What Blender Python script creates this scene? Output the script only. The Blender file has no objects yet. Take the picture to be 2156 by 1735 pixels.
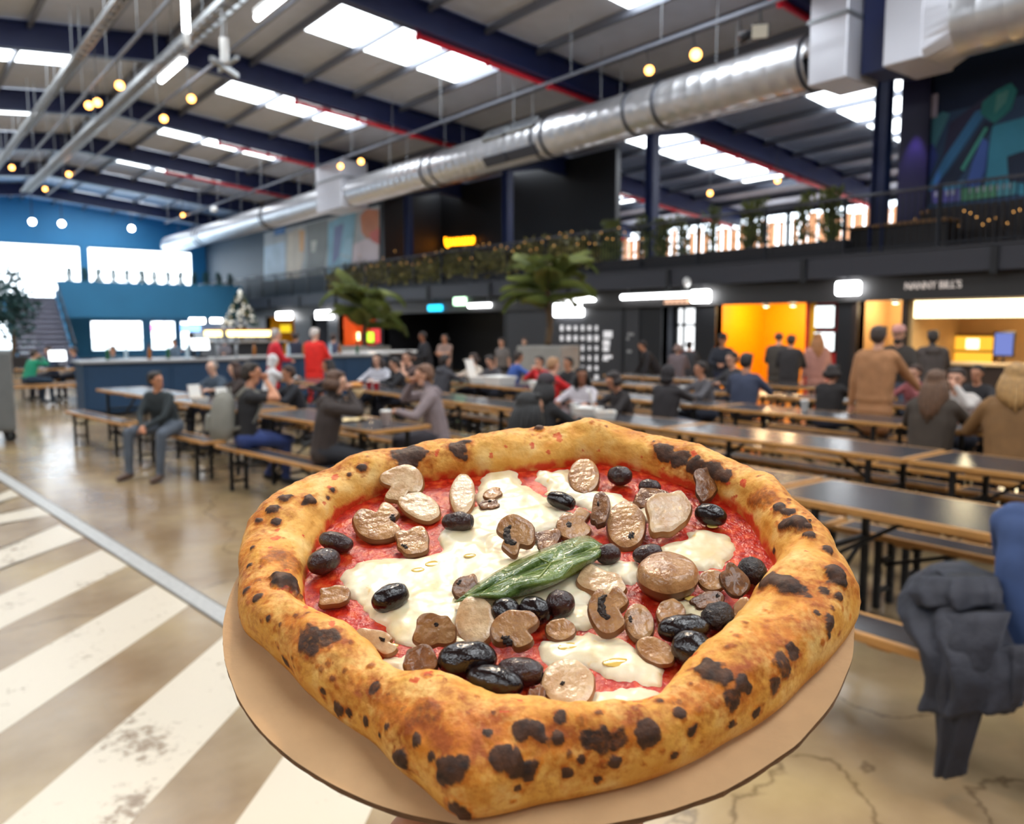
import bpy, bmesh, math, random
import numpy as np
from mathutils import Vector, Matrix, noise
from mathutils.bvhtree import BVHTree

random.seed(7)
SC = bpy.context.scene
COL = SC.collection

# ---------------------------------------------------------------- camera
FPX, CXP, CYP = 1700.0, 1078.0, 867.5
CAM = Vector((0.0, 0.0, 1.68))
YAW = math.radians(38.0)
PITCH = math.atan((CYP - 690.0) / FPX)
FWD = Vector((math.sin(YAW) * math.cos(PITCH), math.cos(YAW) * math.cos(PITCH), -math.sin(PITCH)))
RGT = Vector((math.cos(YAW), -math.sin(YAW), 0.0))
UPV = RGT.cross(FWD)
HF = Vector((math.sin(YAW), math.cos(YAW), 0.0))
cam_data = bpy.data.cameras.new('camera')
cam_data.sensor_fit = 'HORIZONTAL'
cam_data.sensor_width = 36.0
cam_data.lens = FPX / 2156.0 * 36.0
cam_data.clip_start = 0.02
cam_data.clip_end = 300.0
cam_data.dof.use_dof = True
cam_data.dof.focus_distance = 0.43
cam_data.dof.aperture_fstop = 10.5
cam = bpy.data.objects.new('camera', cam_data)
COL.objects.link(cam)
cam.location = CAM
cam.rotation_euler = (math.pi / 2 - PITCH, 0.0, -YAW)
SC.camera = cam

# ---------------------------------------------------------------- world and exposure
SC.view_settings.view_transform = 'Standard'
SC.view_settings.look = 'None'
SC.view_settings.gamma = 1.0
SC.view_settings.use_curve_mapping = False
SC.view_settings.exposure = 0.75
wd = bpy.data.worlds.new('overcast_sky')
SC.world = wd
wd.use_nodes = True
bgn = wd.node_tree.nodes['Background']
bgn.inputs['Color'].default_value = (0.80, 0.91, 1.0, 1.0)
bgn.inputs['Strength'].default_value = 4.5
SKYLIGHT_E = 4.6

def light(kind, name, loc, energy, color, size=0.2, aim=None, spot=60, sizey=None):
    d = bpy.data.lights.new(name, kind)
    d.energy = energy
    d.color = color
    if kind == 'AREA':
        d.size = size
        if sizey:
            d.shape = 'RECTANGLE'
            d.size_y = sizey
    else:
        d.shadow_soft_size = size
    if kind == 'SPOT':
        d.spot_size = math.radians(spot)
        d.spot_blend = 0.6
    o = bpy.data.objects.new(name, d)
    COL.objects.link(o)
    o.location = loc
    if aim is not None:
        o.rotation_euler = (Vector(aim) - Vector(loc)).to_track_quat('-Z', 'Y').to_euler()
    return o

# ---------------------------------------------------------------- pixel -> place
def ray(px, py):
    return FWD + RGT * ((px - CXP) / FPX) - UPV * ((py - CYP) / FPX)
def PZ(px, py, z):
    d = ray(px, py)
    return CAM + d * ((z - CAM.z) / d.z)
def PX(px, py, X):
    d = ray(px, py)
    return CAM + d * (X / d.x)
def PY(px, py, Y):
    d = ray(px, py)
    return CAM + d * (Y / d.y)
def PD(px, py, dep):
    return CAM + ray(px, py) * dep
def depth_of(p):
    return (Vector(p) - CAM).dot(FWD)

# ---------------------------------------------------------------- colours and materials
def lin(c):
    return c / 12.92 if c <= 0.04045 else ((c + 0.055) / 1.055) ** 2.4
def rgb(r, g, b):
    return (lin(r / 255), lin(g / 255), lin(b / 255), 1.0)
MATS = {}
def mat(name, col, rough=0.6, metal=0.0, emit=None, es=0.0, noise_amt=0.0, noise_scale=8.0, bump=0.0,
        bump_scale=40.0, col2=None, spec=0.5, coat=0.0, sss=0.0):
    if name in MATS:
        return MATS[name]
    m = bpy.data.materials.new(name)
    m.use_nodes = True
    nt = m.node_tree
    b = nt.nodes['Principled BSDF']
    b.inputs['Base Color'].default_value = col
    b.inputs['Roughness'].default_value = rough
    b.inputs['Metallic'].default_value = metal
    b.inputs['Specular IOR Level'].default_value = spec
    b.inputs['Coat Weight'].default_value = coat
    if sss:
        b.inputs['Subsurface Weight'].default_value = sss
        b.inputs['Subsurface Radius'].default_value = (0.01, 0.005, 0.003)
        b.inputs['Subsurface Scale'].default_value = 0.3
    if emit:
        b.inputs['Emission Color'].default_value = emit
        b.inputs['Emission Strength'].default_value = es
    tc = None
    if noise_amt or col2 or bump:
        tc = nt.nodes.new('ShaderNodeTexCoord')
    if noise_amt or col2:
        n = nt.nodes.new('ShaderNodeTexNoise')
        n.inputs['Scale'].default_value = noise_scale
        n.inputs['Detail'].default_value = 5.0
        nt.links.new(tc.outputs['Object'], n.inputs['Vector'])
        r = nt.nodes.new('ShaderNodeValToRGB')
        k = noise_amt or 0.5
        c2 = col2 if col2 else (col[0] * (1 - k), col[1] * (1 - k), col[2] * (1 - k), 1)
        r.color_ramp.elements[0].position = 0.35
        r.color_ramp.elements[0].color = c2
        r.color_ramp.elements[1].position = 0.65
        r.color_ramp.elements[1].color = col
        nt.links.new(n.outputs['Fac'], r.inputs['Fac'])
        nt.links.new(r.outputs['Color'], b.inputs['Base Color'])
    if bump:
        n2 = nt.nodes.new('ShaderNodeTexNoise')
        n2.inputs['Scale'].default_value = bump_scale
        n2.inputs['Detail'].default_value = 4.0
        nt.links.new(tc.outputs['Object'], n2.inputs['Vector'])
        bp = nt.nodes.new('ShaderNodeBump')
        bp.inputs['Strength'].default_value = bump
        bp.inputs['Distance'].default_value = 0.02
        nt.links.new(n2.outputs['Fac'], bp.inputs['Height'])
        nt.links.new(bp.outputs['Normal'], b.inputs['Normal'])
    MATS[name] = m
    return m
def emat(name, col, strength):
    if name in MATS:
        return MATS[name]
    m = bpy.data.materials.new(name)
    m.use_nodes = True
    nt = m.node_tree
    for n in list(nt.nodes):
        if n.type != 'OUTPUT_MATERIAL':
            nt.nodes.remove(n)
    e = nt.nodes.new('ShaderNodeEmission')
    e.inputs['Color'].default_value = col
    e.inputs['Strength'].default_value = strength
    nt.links.new(e.outputs[0], nt.nodes['Material Output'].inputs['Surface'])
    MATS[name] = m
    return m
def glass_mat(name, gloss=0.06, tint=(1, 1, 1, 1)):
    if name in MATS:
        return MATS[name]
    m = bpy.data.materials.new(name)
    m.use_nodes = True
    nt = m.node_tree
    for n in list(nt.nodes):
        if n.type != 'OUTPUT_MATERIAL':
            nt.nodes.remove(n)
    t = nt.nodes.new('ShaderNodeBsdfTransparent')
    t.inputs['Color'].default_value = tint
    g = nt.nodes.new('ShaderNodeBsdfGlossy')
    g.inputs['Roughness'].default_value = 0.05
    mx = nt.nodes.new('ShaderNodeMixShader')
    mx.inputs[0].default_value = gloss
    nt.links.new(t.outputs[0], mx.inputs[1])
    nt.links.new(g.outputs[0], mx.inputs[2])
    nt.links.new(mx.outputs[0], nt.nodes['Material Output'].inputs['Surface'])
    MATS[name] = m
    return m

# ---------------------------------------------------------------- mesh collector
class MB:
    def __init__(s):
        s.v = []; s.f = []; s.m = []
    def add(s, vs, fs, mi=0):
        k = len(s.v)
        s.v.extend([tuple(p) for p in vs])
        s.f.extend([tuple(i + k for i in f) for f in fs])
        s.m.extend([mi] * len(fs))
        return s
    def box(s, x0, x1, y0, y1, z0, z1, mi=0, M=None):
        vs = [Vector((x, y, z)) for z in (z0, z1) for y in (y0, y1) for x in (x0, x1)]
        if M is not None:
            vs = [M @ p for p in vs]
        return s.add(vs, [(0, 2, 3, 1), (4, 5, 7, 6), (0, 1, 5, 4), (2, 6, 7, 3), (0, 4, 6, 2), (1, 3, 7, 5)], mi)
    def bbox(s, x0, x1, y0, y1, z0, z1, b=0.01, mi=0, M=None):
        """box with chamfered vertical and top edges"""
        b = min(b, (x1 - x0) * .45, (y1 - y0) * .45, (z1 - z0) * .45)
        def ring(i, z):
            return [(x0 + i + b, y0 + i, z), (x1 - i - b, y0 + i, z), (x1 - i, y0 + i + b, z), (x1 - i, y1 - i - b, z),
                    (x1 - i - b, y1 - i, z), (x0 + i + b, y1 - i, z), (x0 + i, y1 - i - b, z), (x0 + i, y0 + i + b, z)]
        rs = [ring(b * .6, z0), ring(0, z0 + b), ring(0, z1 - b), ring(b * .6, z1)]
        vs = [Vector(p) for r in rs for p in r]
        if M is not None:
            vs = [M @ p for p in vs]
        fs = [tuple(reversed(range(8)))]
        for k in range(3):
            for i in range(8):
                j = (i + 1) % 8
                fs.append((k * 8 + i, k * 8 + j, k * 8 + 8 + j, k * 8 + 8 + i))
        fs.append(tuple(range(24, 32)))
        return s.add(vs, fs, mi)
    def bar(s, p0, p1, w, h=None, mi=0, up=Vector((0, 0, 1))):
        """rectangular bar from p0 to p1"""
        p0 = Vector(p0); p1 = Vector(p1)
        h = h or w
        d = (p1 - p0).normalized()
        a = d.cross(up)
        if a.length < 1e-4:
            a = d.cross(Vector((1, 0, 0)))
        a.normalize()
        c = a.cross(d).normalized()
        vs = []
        for p in (p0, p1):
            for sx, sz in ((-1, -1), (1, -1), (1, 1), (-1, 1)):
                vs.append(p + a * (sx * w / 2) + c * (sz * h / 2))
        return s.add(vs, [(3, 2, 1, 0), (4, 5, 6, 7), (0, 1, 5, 4), (1, 2, 6, 5), (2, 3, 7, 6), (3, 0, 4, 7)], mi)
    def path(s, pts, rad, n=8, mi=0, cap=True, flat=1.0):
        pts = [Vector(p) for p in pts]
        k = len(pts)
        if not hasattr(rad, '__len__'):
            rad = [rad] * k
        base = None
        vs = []
        for i, p in enumerate(pts):
            d = (pts[min(i + 1, k - 1)] - pts[max(i - 1, 0)])
            if d.length < 1e-9:
                d = Vector((0, 0, 1))
            d.normalize()
            if base is None:
                base = d.cross(Vector((0, 0, 1)))
                if base.length < 1e-3:
                    base = d.cross(Vector((0, 1, 0)))
                base.normalize()
            a = (base - d * base.dot(d)).normalized()
            base = a
            c = d.cross(a)
            for j in range(n):
                t = 2 * math.pi * j / n
                vs.append(p + (a * math.cos(t) + c * math.sin(t) * flat) * rad[i])
        fs = []
        for i in range(k - 1):
            for j in range(n):
                j2 = (j + 1) % n
                fs.append((i * n + j, i * n + j2, (i + 1) * n + j2, (i + 1) * n + j))
        if cap:
            fs.append(tuple(reversed(range(n))))
            fs.append(tuple(range((k - 1) * n, k * n)))
        return s.add(vs, fs, mi)
    def tube(s, p0, p1, r, n=10, mi=0, r1=None):
        return s.path([p0, p1], [r, r if r1 is None else r1], n, mi)
    def ell(s, c, r, nu=14, nv=9, mi=0, M=None):
        c = Vector(c)
        vs = [Vector((0, 0, -1))]
        for i in range(1, nv):
            a = -math.pi / 2 + math.pi * i / nv
            for j in range(nu):
                t = 2 * math.pi * j / nu
                vs.append(Vector((math.cos(a) * math.cos(t), math.cos(a) * math.sin(t), math.sin(a))))
        vs.append(Vector((0, 0, 1)))
        out = []
        for p in vs:
            q = Vector((p.x * r[0], p.y * r[1], p.z * r[2]))
            if M is not None:
                q = M @ q
            out.append(q + c)
        fs = []
        for j in range(nu):
            fs.append((0, 1 + (j + 1) % nu, 1 + j))
        for i in range(nv - 2):
            for j in range(nu):
                j2 = (j + 1) % nu
                a = 1 + i * nu
                fs.append((a + j, a + j2, a + nu + j2, a + nu + j))
        t = len(vs) - 1
        a = 1 + (nv - 2) * nu
        for j in range(nu):
            fs.append((t, a + j, a + (j + 1) % nu))
        return s.add(out, fs, mi)
    def lathe(s, prof, n=24, o=(0, 0, 0), mi=0, M=None):
        o = Vector(o)
        k = len(prof)
        vs = []
        for r, z in prof:
            for j in range(n):
                t = 2 * math.pi * j / n
                p = Vector((r * math.cos(t), r * math.sin(t), z))
                if M is not None:
                    p = M @ p
                vs.append(p + o)
        fs = []
        for i in range(k - 1):
            for j in range(n):
                j2 = (j + 1) % n
                fs.append((i * n + j, i * n + j2, (i + 1) * n + j2, (i + 1) * n + j))
        fs.append(tuple(reversed(range(n))))
        fs.append(tuple(range((k - 1) * n, k * n)))
        return s.add(vs, fs, mi)
    def prism(s, poly, t0, t1, fn, mi=0):
        """polygon of 2d points extruded from t0 to t1, fn(u, v, t) -> point"""
        n = len(poly)
        vs = [fn(u, v, t0) for u, v in poly] + [fn(u, v, t1) for u, v in poly]
        fs = [tuple(reversed(range(n))), tuple(range(n, 2 * n))]
        for i in range(n):
            j = (i + 1) % n
            fs.append((i, j, n + j, n + i))
        return s.add(vs, fs, mi)
    def mesh(s, name, mats, smooth=False, off=None):
        me = bpy.data.meshes.new(name)
        vs = s.v if off is None else [(p[0] - off[0], p[1] - off[1], p[2] - off[2]) for p in s.v]
        me.from_pydata(vs, [], s.f)
        if not isinstance(mats, (list, tuple)):
            mats = [mats]
        for m in mats:
            me.materials.append(m)
        if len(mats) > 1:
            me.polygons.foreach_set('material_index', s.m)
        if smooth:
            me.polygons.foreach_set('use_smooth', [True] * len(s.f))
        me.update()
        return me
    def build(s, name, mats, parent=None, smooth=False, world=False, loc=None):
        """world=True: coordinates are world ones, the parent stands unrotated at parent.location"""
        off = None
        if world and parent is not None:
            off = parent.location
        if loc is not None:
            off = loc
        o = bpy.data.objects.new(name, s.mesh(name, mats, smooth, off))
        COL.objects.link(o)
        if parent is not None:
            o.parent = parent
        if loc is not None and parent is None:
            o.location = loc
        return o

def tag(o, label, cat, group=None):
    o['label'] = label
    o['category'] = cat
    if group:
        o['group'] = group
    return o
def thing(name, label, cat, loc=(0, 0, 0), rz=0.0, group=None):
    o = bpy.data.objects.new(name, None)
    o.empty_display_size = 0.1
    COL.objects.link(o)
    o.location = loc
    o.rotation_euler = (0, 0, rz)
    return tag(o, label, cat, group)
def struct(o):
    o['kind'] = 'structure'
    return o
def child(name, me, parent, loc=(0, 0, 0)):
    o = bpy.data.objects.new(name, me)
    COL.objects.link(o)
    o.parent = parent
    o.location = loc
    return o
def dup(root, loc, rz, label=None, group=None):
    r = root.copy()
    COL.objects.link(r)
    r.location = loc
    r.rotation_euler = (0, 0, rz)
    if label:
        r['label'] = label
    if group:
        r['group'] = group
    for ch in list(root.children):
        c = ch.copy()
        COL.objects.link(c)
        c.parent = r
        for g in list(ch.children):
            d = g.copy()
            COL.objects.link(d)
            d.parent = c
    return r
def text_mesh(name, body, size, material, extrude=0.01):
    cu = bpy.data.curves.new(name, 'FONT')
    cu.body = body
    cu.size = size
    cu.extrude = extrude
    cu.align_x = 'CENTER'
    cu.align_y = 'CENTER'
    ob = bpy.data.objects.new(name, cu)
    COL.objects.link(ob)
    bpy.context.view_layer.update()
    me = bpy.data.meshes.new_from_object(ob.evaluated_get(bpy.context.evaluated_depsgraph_get()))
    bpy.data.objects.remove(ob)
    me.name = name
    me.materials.clear()
    me.materials.append(material)
    return me
# ================================================================ the hall
RIDGE_X, RIDGE_Z, SLOPE = 6.1, 8.55, 0.098
XR, XL = 28.0, -13.0
YB, YF = -10.0, 50.0
FRAMES = [-9.8 + 6.1 * k for k in range(10)]
def roof(X):
    return RIDGE_Z - SLOPE * abs(X - RIDGE_X)
m_panel = mat('ceiling_sheet', rgb(196, 202, 216), 0.55, noise_amt=0.08, noise_scale=2)
m_navy = mat('navy_steel', rgb(28, 42, 92), 0.45, noise_amt=0.15, noise_scale=3)
m_purlin = mat('galvanised_purlin', rgb(120, 124, 136), 0.45, 0.4)
m_sky = emat('skylight_daylight', (0.90, 0.96, 1.0, 1), SKYLIGHT_E)
m_red = mat('red_pipe_paint', rgb(226, 24, 52), 0.4)
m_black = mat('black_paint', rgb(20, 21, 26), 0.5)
m_char = mat('charcoal_cladding', rgb(40, 41, 48), 0.5, noise_amt=0.15, noise_scale=1.5)
m_dark2 = mat('dark_grey_wall', rgb(58, 62, 72), 0.6, noise_amt=0.12, noise_scale=1.5)
m_blue = mat('blue_wall_and_flare', rgb(44, 122, 166), 0.6, noise_amt=0.12, noise_scale=0.7)  # blue wall, with bluish window flare mixed into its colour
m_steel = mat('duct_steel', rgb(214, 214, 218), 0.33, 0.75, noise_amt=0.12, noise_scale=3, bump=0.03, bump_scale=6)
m_galv = mat('galvanised_steel', rgb(158, 162, 166), 0.4, 0.6)
m_white = mat('white_gloss', rgb(232, 232, 230), 0.4)
m_lamp = emat('warm_lamp', (1.0, 0.40, 0.09, 1), 6.5)
m_lampw = emat('cool_lamp', (1.0, 0.98, 0.95, 1), 14.0)
m_tube = emat('tube_light', (0.96, 0.98, 1.0, 1), 9.0)

# ---- floor : polished concrete with tan patches, fine cracks
def floor_material():
    m = bpy.data.materials.new('polished_concrete')
    m.use_nodes = True
    nt = m.node_tree
    b = nt.nodes['Principled BSDF']
    tc = nt.nodes.new('ShaderNodeTexCoord')
    n1 = nt.nodes.new('ShaderNodeTexNoise'); n1.inputs['Scale'].default_value = 0.9; n1.inputs['Detail'].default_value = 6
    n2 = nt.nodes.new('ShaderNodeTexNoise'); n2.inputs['Scale'].default_value = 7; n2.inputs['Detail'].default_value = 6
    r1 = nt.nodes.new('ShaderNodeValToRGB')
    r1.color_ramp.elements[0].position = 0.32; r1.color_ramp.elements[0].color = rgb(134, 108, 78)
    r1.color_ramp.elements[1].position = 0.68; r1.color_ramp.elements[1].color = rgb(178, 154, 112)
    e = r1.color_ramp.elements.new(0.5); e.color = rgb(160, 136, 104)
    mx = nt.nodes.new('ShaderNodeMixRGB'); mx.blend_type = 'MULTIPLY'; mx.inputs['Fac'].default_value = 0.35
    r2 = nt.nodes.new('ShaderNodeValToRGB')
    r2.color_ramp.elements[0].position = 0.3; r2.color_ramp.elements[0].color = (0.6, 0.57, 0.53, 1)
    r2.color_ramp.elements[1].position = 0.7; r2.color_ramp.elements[1].color = (1, 1, 1, 1)
    v = nt.nodes.new('ShaderNodeTexVoronoi'); v.feature = 'DISTANCE_TO_EDGE'; v.inputs['Scale'].default_value = 0.32
    dn = nt.nodes.new('ShaderNodeTexNoise'); dn.inputs['Scale'].default_value = 1.5; dn.inputs['Detail'].default_value = 6
    ad = nt.nodes.new('ShaderNodeMixRGB'); ad.blend_type = 'ADD'; ad.inputs['Fac'].default_value = 0.8
    nt.links.new(tc.outputs['Object'], ad.inputs['Color1']); nt.links.new(tc.outputs['Object'], dn.inputs['Vector'])
    nt.links.new(dn.outputs['Color'], ad.inputs['Color2']); nt.links.new(ad.outputs['Color'], v.inputs['Vector'])
    r3 = nt.nodes.new('ShaderNodeValToRGB')
    r3.color_ramp.elements[0].position = 0.0; r3.color_ramp.elements[0].color = (0.3, 0.26, 0.22, 1)
    r3.color_ramp.elements[1].position = 0.004; r3.color_ramp.elements[1].color = (1, 1, 1, 1)
    mx2 = nt.nodes.new('ShaderNodeMixRGB'); mx2.blend_type = 'MULTIPLY'; mx2.inputs['Fac'].default_value = 0.7
    for n in (n1, n2):
        nt.links.new(tc.outputs['Object'], n.inputs['Vector'])
    nt.links.new(n1.outputs['Fac'], r1.inputs['Fac']); nt.links.new(n2.outputs['Fac'], r2.inputs['Fac'])
    nt.links.new(r1.outputs['Color'], mx.inputs['Color1']); nt.links.new(r2.outputs['Color'], mx.inputs['Color2'])
    nt.links.new(v.outputs['Distance'], r3.inputs['Fac'])
    nt.links.new(mx.outputs['Color'], mx2.inputs['Color1']); nt.links.new(r3.outputs['Color'], mx2.inputs['Color2'])
    nt.links.new(mx2.outputs['Color'], b.inputs['Base Color'])
    rr = nt.nodes.new('ShaderNodeMapRange')
    rr.inputs['To Min'].default_value = 0.10; rr.inputs['To Max'].default_value = 0.27
    nt.links.new(n2.outputs['Fac'], rr.inputs['Value']); nt.links.new(rr.outputs['Result'], b.inputs['Roughness'])
    bp = nt.nodes.new('ShaderNodeBump'); bp.inputs['Strength'].default_value = 0.05; bp.inputs['Distance'].default_value = 0.02
    nt.links.new(n2.outputs['Fac'], bp.inputs['Height']); nt.links.new(bp.outputs['Normal'], b.inputs['Normal'])
    return m
def stripe_material():
    m = bpy.data.materials.new('worn_white_floor_paint')
    m.use_nodes = True
    nt = m.node_tree
    b = nt.nodes['Principled BSDF']
    tc = nt.nodes.new('ShaderNodeTexCoord')
    n1 = nt.nodes.new('ShaderNodeTexNoise'); n1.inputs['Scale'].default_value = 22; n1.inputs['Detail'].default_value = 9; n1.inputs['Roughness'].default_value = 0.7
    n2 = nt.nodes.new('ShaderNodeTexNoise'); n2.inputs['Scale'].default_value = 2.2; n2.inputs['Detail'].default_value = 3
    mu = nt.nodes.new('ShaderNodeMath'); mu.operation = 'MULTIPLY'
    r = nt.nodes.new('ShaderNodeValToRGB')
    r.color_ramp.elements[0].position = 0.135; r.color_ramp.elements[0].color = rgb(140, 118, 94)
    r.color_ramp.elements[1].position = 0.185; r.color_ramp.elements[1].color = rgb(214, 200, 178)
    for n in (n1, n2):
        nt.links.new(tc.outputs['Object'], n.inputs['Vector'])
    nt.links.new(n1.outputs['Fac'], mu.inputs[0]); nt.links.new(n2.outputs['Fac'], mu.inputs[1])
    nt.links.new(mu.outputs[0], r.inputs['Fac']); nt.links.new(r.outputs['Color'], b.inputs['Base Color'])
    b.inputs['Roughness'].default_value = 0.26
    return m
fl = MB().box(XL, XR, YB, YF + 1, -0.2, 0.0).build('floor', floor_material())
struct(fl)
m_stripe = stripe_material()
def cp8(x, y):
    return (x * 0.5275, 820 + y * 0.5274)
def floor_poly(px):
    return [PZ(x, y, 0.0) for x, y in px]
def edge_at(a, b, x):
    t = (x - a[0]) / (b[0] - a[0])
    return (x, a[1] + (b[1] - a[1]) * t)
stripes = [((42, 400), (0, 418), (78, 424), (0, 448)), ((150, 468), (0, 500), (205, 500), (0, 536)), ((238, 540), (0, 640), (335, 590), (0, 715)), ((405, 640), (0, 822), (512, 703), (0, 955)),
           ((622, 780), (0, 1128), (755, 862), (0, 1372)), ((900, 980), (20, 1730), (1080, 1130), (518, 1735)), ((1230, 1330), (1015, 1735), (1440, 1530), (1320, 1735))]
for a, a2, b, b2 in stripes:
    a, a2, b, b2 = cp8(*a), cp8(*a2), cp8(*b), cp8(*b2)
    A, A2, B, B2 = (PZ(p[0], p[1], 0) for p in (a, a2, b, b2))
    dA = (A2 - A).normalized(); dB = (B2 - B).normalized()
    if a[0] > 600:
        dA = dB = prev[0]; B = A + prev[1]
    prev = (dB, B - A)
    L = 4.5
    vs = [A, B, B + dB * L, A + dA * L]
    mb = MB().prism([(p.x, p.y) for p in vs], 0.0002, 0.001, lambda u, v, t: Vector((u, v, t)))
    mb.build('painted_stripe', m_stripe, fl)
m_chan = mat('drain_steel', rgb(196, 194, 190), 0.38, 0.3, noise_amt=0.2, noise_scale=30)
d0, d1 = PZ(0, 1002, 0), PZ(472, 1300, 0)
dd = (d1 - d0).normalized()
nn = Vector((-dd.y, dd.x, 0))
a, b = d0 - dd * 8, d1 + dd * 5
dr = MB()
dr.bar(a + Vector((0, 0, .004)), b + Vector((0, 0, .004)), 0.11, 0.008)
dr = dr.build('drain_channel', m_chan, fl)
lp = MB()
for s_ in (-1, 1):
    lp.bar(a + nn * s_ * .062 + Vector((0, 0, .003)), b + nn * s_ * .062 + Vector((0, 0, .003)), 0.012, 0.01)
lp.build('drain_lip', mat('drain_lip', rgb(110, 104, 98), .5), fl)

# ---- roof : deck, sheets between purlins, purlins, rafters, skylights
deck = MB()
for x0, x1 in ((XL, RIDGE_X), (RIDGE_X, XR + .2)):
    za, zb = roof(x0) + 0.12, roof(x1) + 0.12
    vs = [(x0, YB, za), (x1, YB, zb), (x1, YF + 1, zb), (x0, YF + 1, za), (x0, YB, za + .15), (x1, YB, zb + .15), (x1, YF + 1, zb + .15), (x0, YF + 1, za + .15)]
    deck.add(vs, [(0, 1, 2, 3), (7, 6, 5, 4), (0, 4, 5, 1), (1, 5, 6, 2), (2, 6, 7, 3), (3, 7, 4, 0)])
ceil = struct(deck.build('ceiling', m_panel))
PUR = 1.4333
def strip_mesh(name, w, ly, th, m, slope):
    """panel centred in x, from y=0 to ly, following the roof slope"""
    mb = MB()
    h = w / 2
    z = slope * h
    vs = [(-h, 0, -z * -1), (h, 0, -z), (h, ly, -z), (-h, ly, z), (-h, 0, z + th), (h, 0, -z + th), (h, ly, -z + th), (-h, ly, z + th)]
    mb.add(vs, [(0, 3, 2, 1), (4, 5, 6, 7), (0, 1, 5, 4), (1, 2, 6, 5), (2, 3, 7, 6), (3, 0, 4, 7)])
    return mb.mesh(name, m)
SKY_X = [(7.8, 12.1), (18.0, 24.3), (0.1, 4.4), (-10.5, -5.6)]
def in_sky(x):
    return any(a < x < b for a, b in SKY_X)
SK0, SK1 = 0.16, 3.2
pm = {}
def panel_me(ly, sl):
    k = (round(ly, 2), sl)
    if k not in pm:
        pm[k] = strip_mesh('ceiling_sheet', PUR - 0.012, ly, 0.05, m_panel, SLOPE * sl)
    return pm[k]
purl = {1: [7.8 + PUR * (k) - PUR for k in range(0, 16)], -1: [4.4 - PUR * k + PUR for k in range(0, 9)]}
nwin = 1
for fi, fy in enumerate(FRAMES):
    y0, y1 = fy, fy + 6.1
    for sd in (1, -1):
        xs = purl[sd]
        for k, x in enumerate(xs):
            xc = x + sd * PUR / 2
            if xc > XR + .3 or xc < XL:
                continue
            s2 = in_sky(xc)
            if fy < -8 and sd < 0:
                continue
            if s2:
                o = child('ceiling_sheet', panel_me(6.1 - SK1 - 0.01, sd), ceil, (xc, y0 + SK1, roof(xc)))
            else:
                o = child('ceiling_sheet', panel_me(6.1 - 0.01, sd), ceil, (xc, y0, roof(xc)))
skm = {}
for fi, fy in enumerate(FRAMES):
    for (a, b) in SKY_X:
        if (fy > 45 and a > 16):
            continue
        w = thing('window_%d' % nwin, '', '', (0, 0, 0))
        for k_ in ('label', 'category'):
            del w[k_]
        struct(w)
        nwin += 1
        sd = 1 if a > RIDGE_X else -1
        w.location = ((a + b) / 2, fy + SK0, roof((a + b) / 2) - .02)
        n = int(round((b - a) / PUR))
        for k in range(n):
            x = a + (k + .5) * (b - a) / n
            key = (sd, round((b - a) / n, 3))
            if key not in skm:
                skm[key] = strip_mesh('skylight_pane', (b - a) / n - 0.09, SK1 - SK0, 0.03, m_sky, SLOPE * sd)
            child('skylight_pane', skm[key], w, (x - w.location.x, 0, roof(x) - w.location.z - 0.03))
tn = 1
pmb = MB().box(-.025, .025, YB, YF, -.17, 0).box(-.025, .05, YB, YF, -.17, -.16).mesh('purlin', m_purlin)
for sd in (1, -1):
    for x in purl[sd]:
        if XL < x < XR:
            child('purlin', pmb, ceil, (x, 0, roof(x) - .0))
ZRF = 0.03
def rafter(fy):
    mb = MB()
    for x0, x1 in ((XL, RIDGE_X), (RIDGE_X, XR)):
        p0 = Vector((x0, fy, roof(x0) - ZRF)); p1 = Vector((x1, fy, roof(x1) - ZRF))
        for dz0, dz1, hw in ((0, -.04, .12), (-.04, -.52, .03), (-.52, -.58, .12)):
            vs = []
            for p in (p0, p1):
                for dy in (-hw, hw):
                    for dz in (dz0, dz1):
                        vs.append(p + Vector((0, dy, dz)))
            mb.add(vs, [(0, 2, 3, 1), (4, 5, 7, 6), (0, 1, 5, 4), (2, 6, 7, 3), (0, 4, 6, 2), (1, 3, 7, 5)])
    # haunches at the columns
    for xc, sg in ((16.0, -1), (16.0, 1), (-4.0, 1)):
        za = roof(xc) - ZRF - .5
        vs = []
        for dy in (-.09, .09):
            vs += [Vector((xc, fy + dy, za)), Vector((xc + sg * 1.7, fy + dy, roof(xc + sg * 1.7) - ZRF - .5)), Vector((xc, fy + dy, za - .5))]
        mb.add(vs, [(0, 1, 2), (5, 4, 3), (0, 3, 4, 1), (1, 4, 5, 2), (2, 5, 3, 0)])
    return mb.build('trim_%d' % (tn), m_navy)
for fy in FRAMES:
    struct(rafter(fy)); tn += 1
# steel columns of the inner line
for fy in FRAMES:
    for xc in (16.0, -4.0):
        if xc < 0 and fy > 12:
            continue
        mb = MB()
        z0c = 3.06 if xc > 0 and fy > 1 else 0
        mb.box(xc - .12, xc + .12, fy - .14, fy - .11, z0c, roof(xc) - .3)
        mb.box(xc - .12, xc + .12, fy + .11, fy + .14, z0c, roof(xc) - .3)
        mb.box(xc - .02, xc + .02, fy - .11, fy + .11, z0c, roof(xc) - .3)
        struct(mb.build('trim_%d' % tn, m_navy)); tn += 1
# eaves tie beams along the hall
for xc in (16.0,):
    mb = MB().box(xc - .09, xc + .09, -6, YF, roof(xc) - ZRF - .9, roof(xc) - ZRF - .55)
    struct(mb.build('trim_%d' % tn, m_navy)); tn += 1
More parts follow.
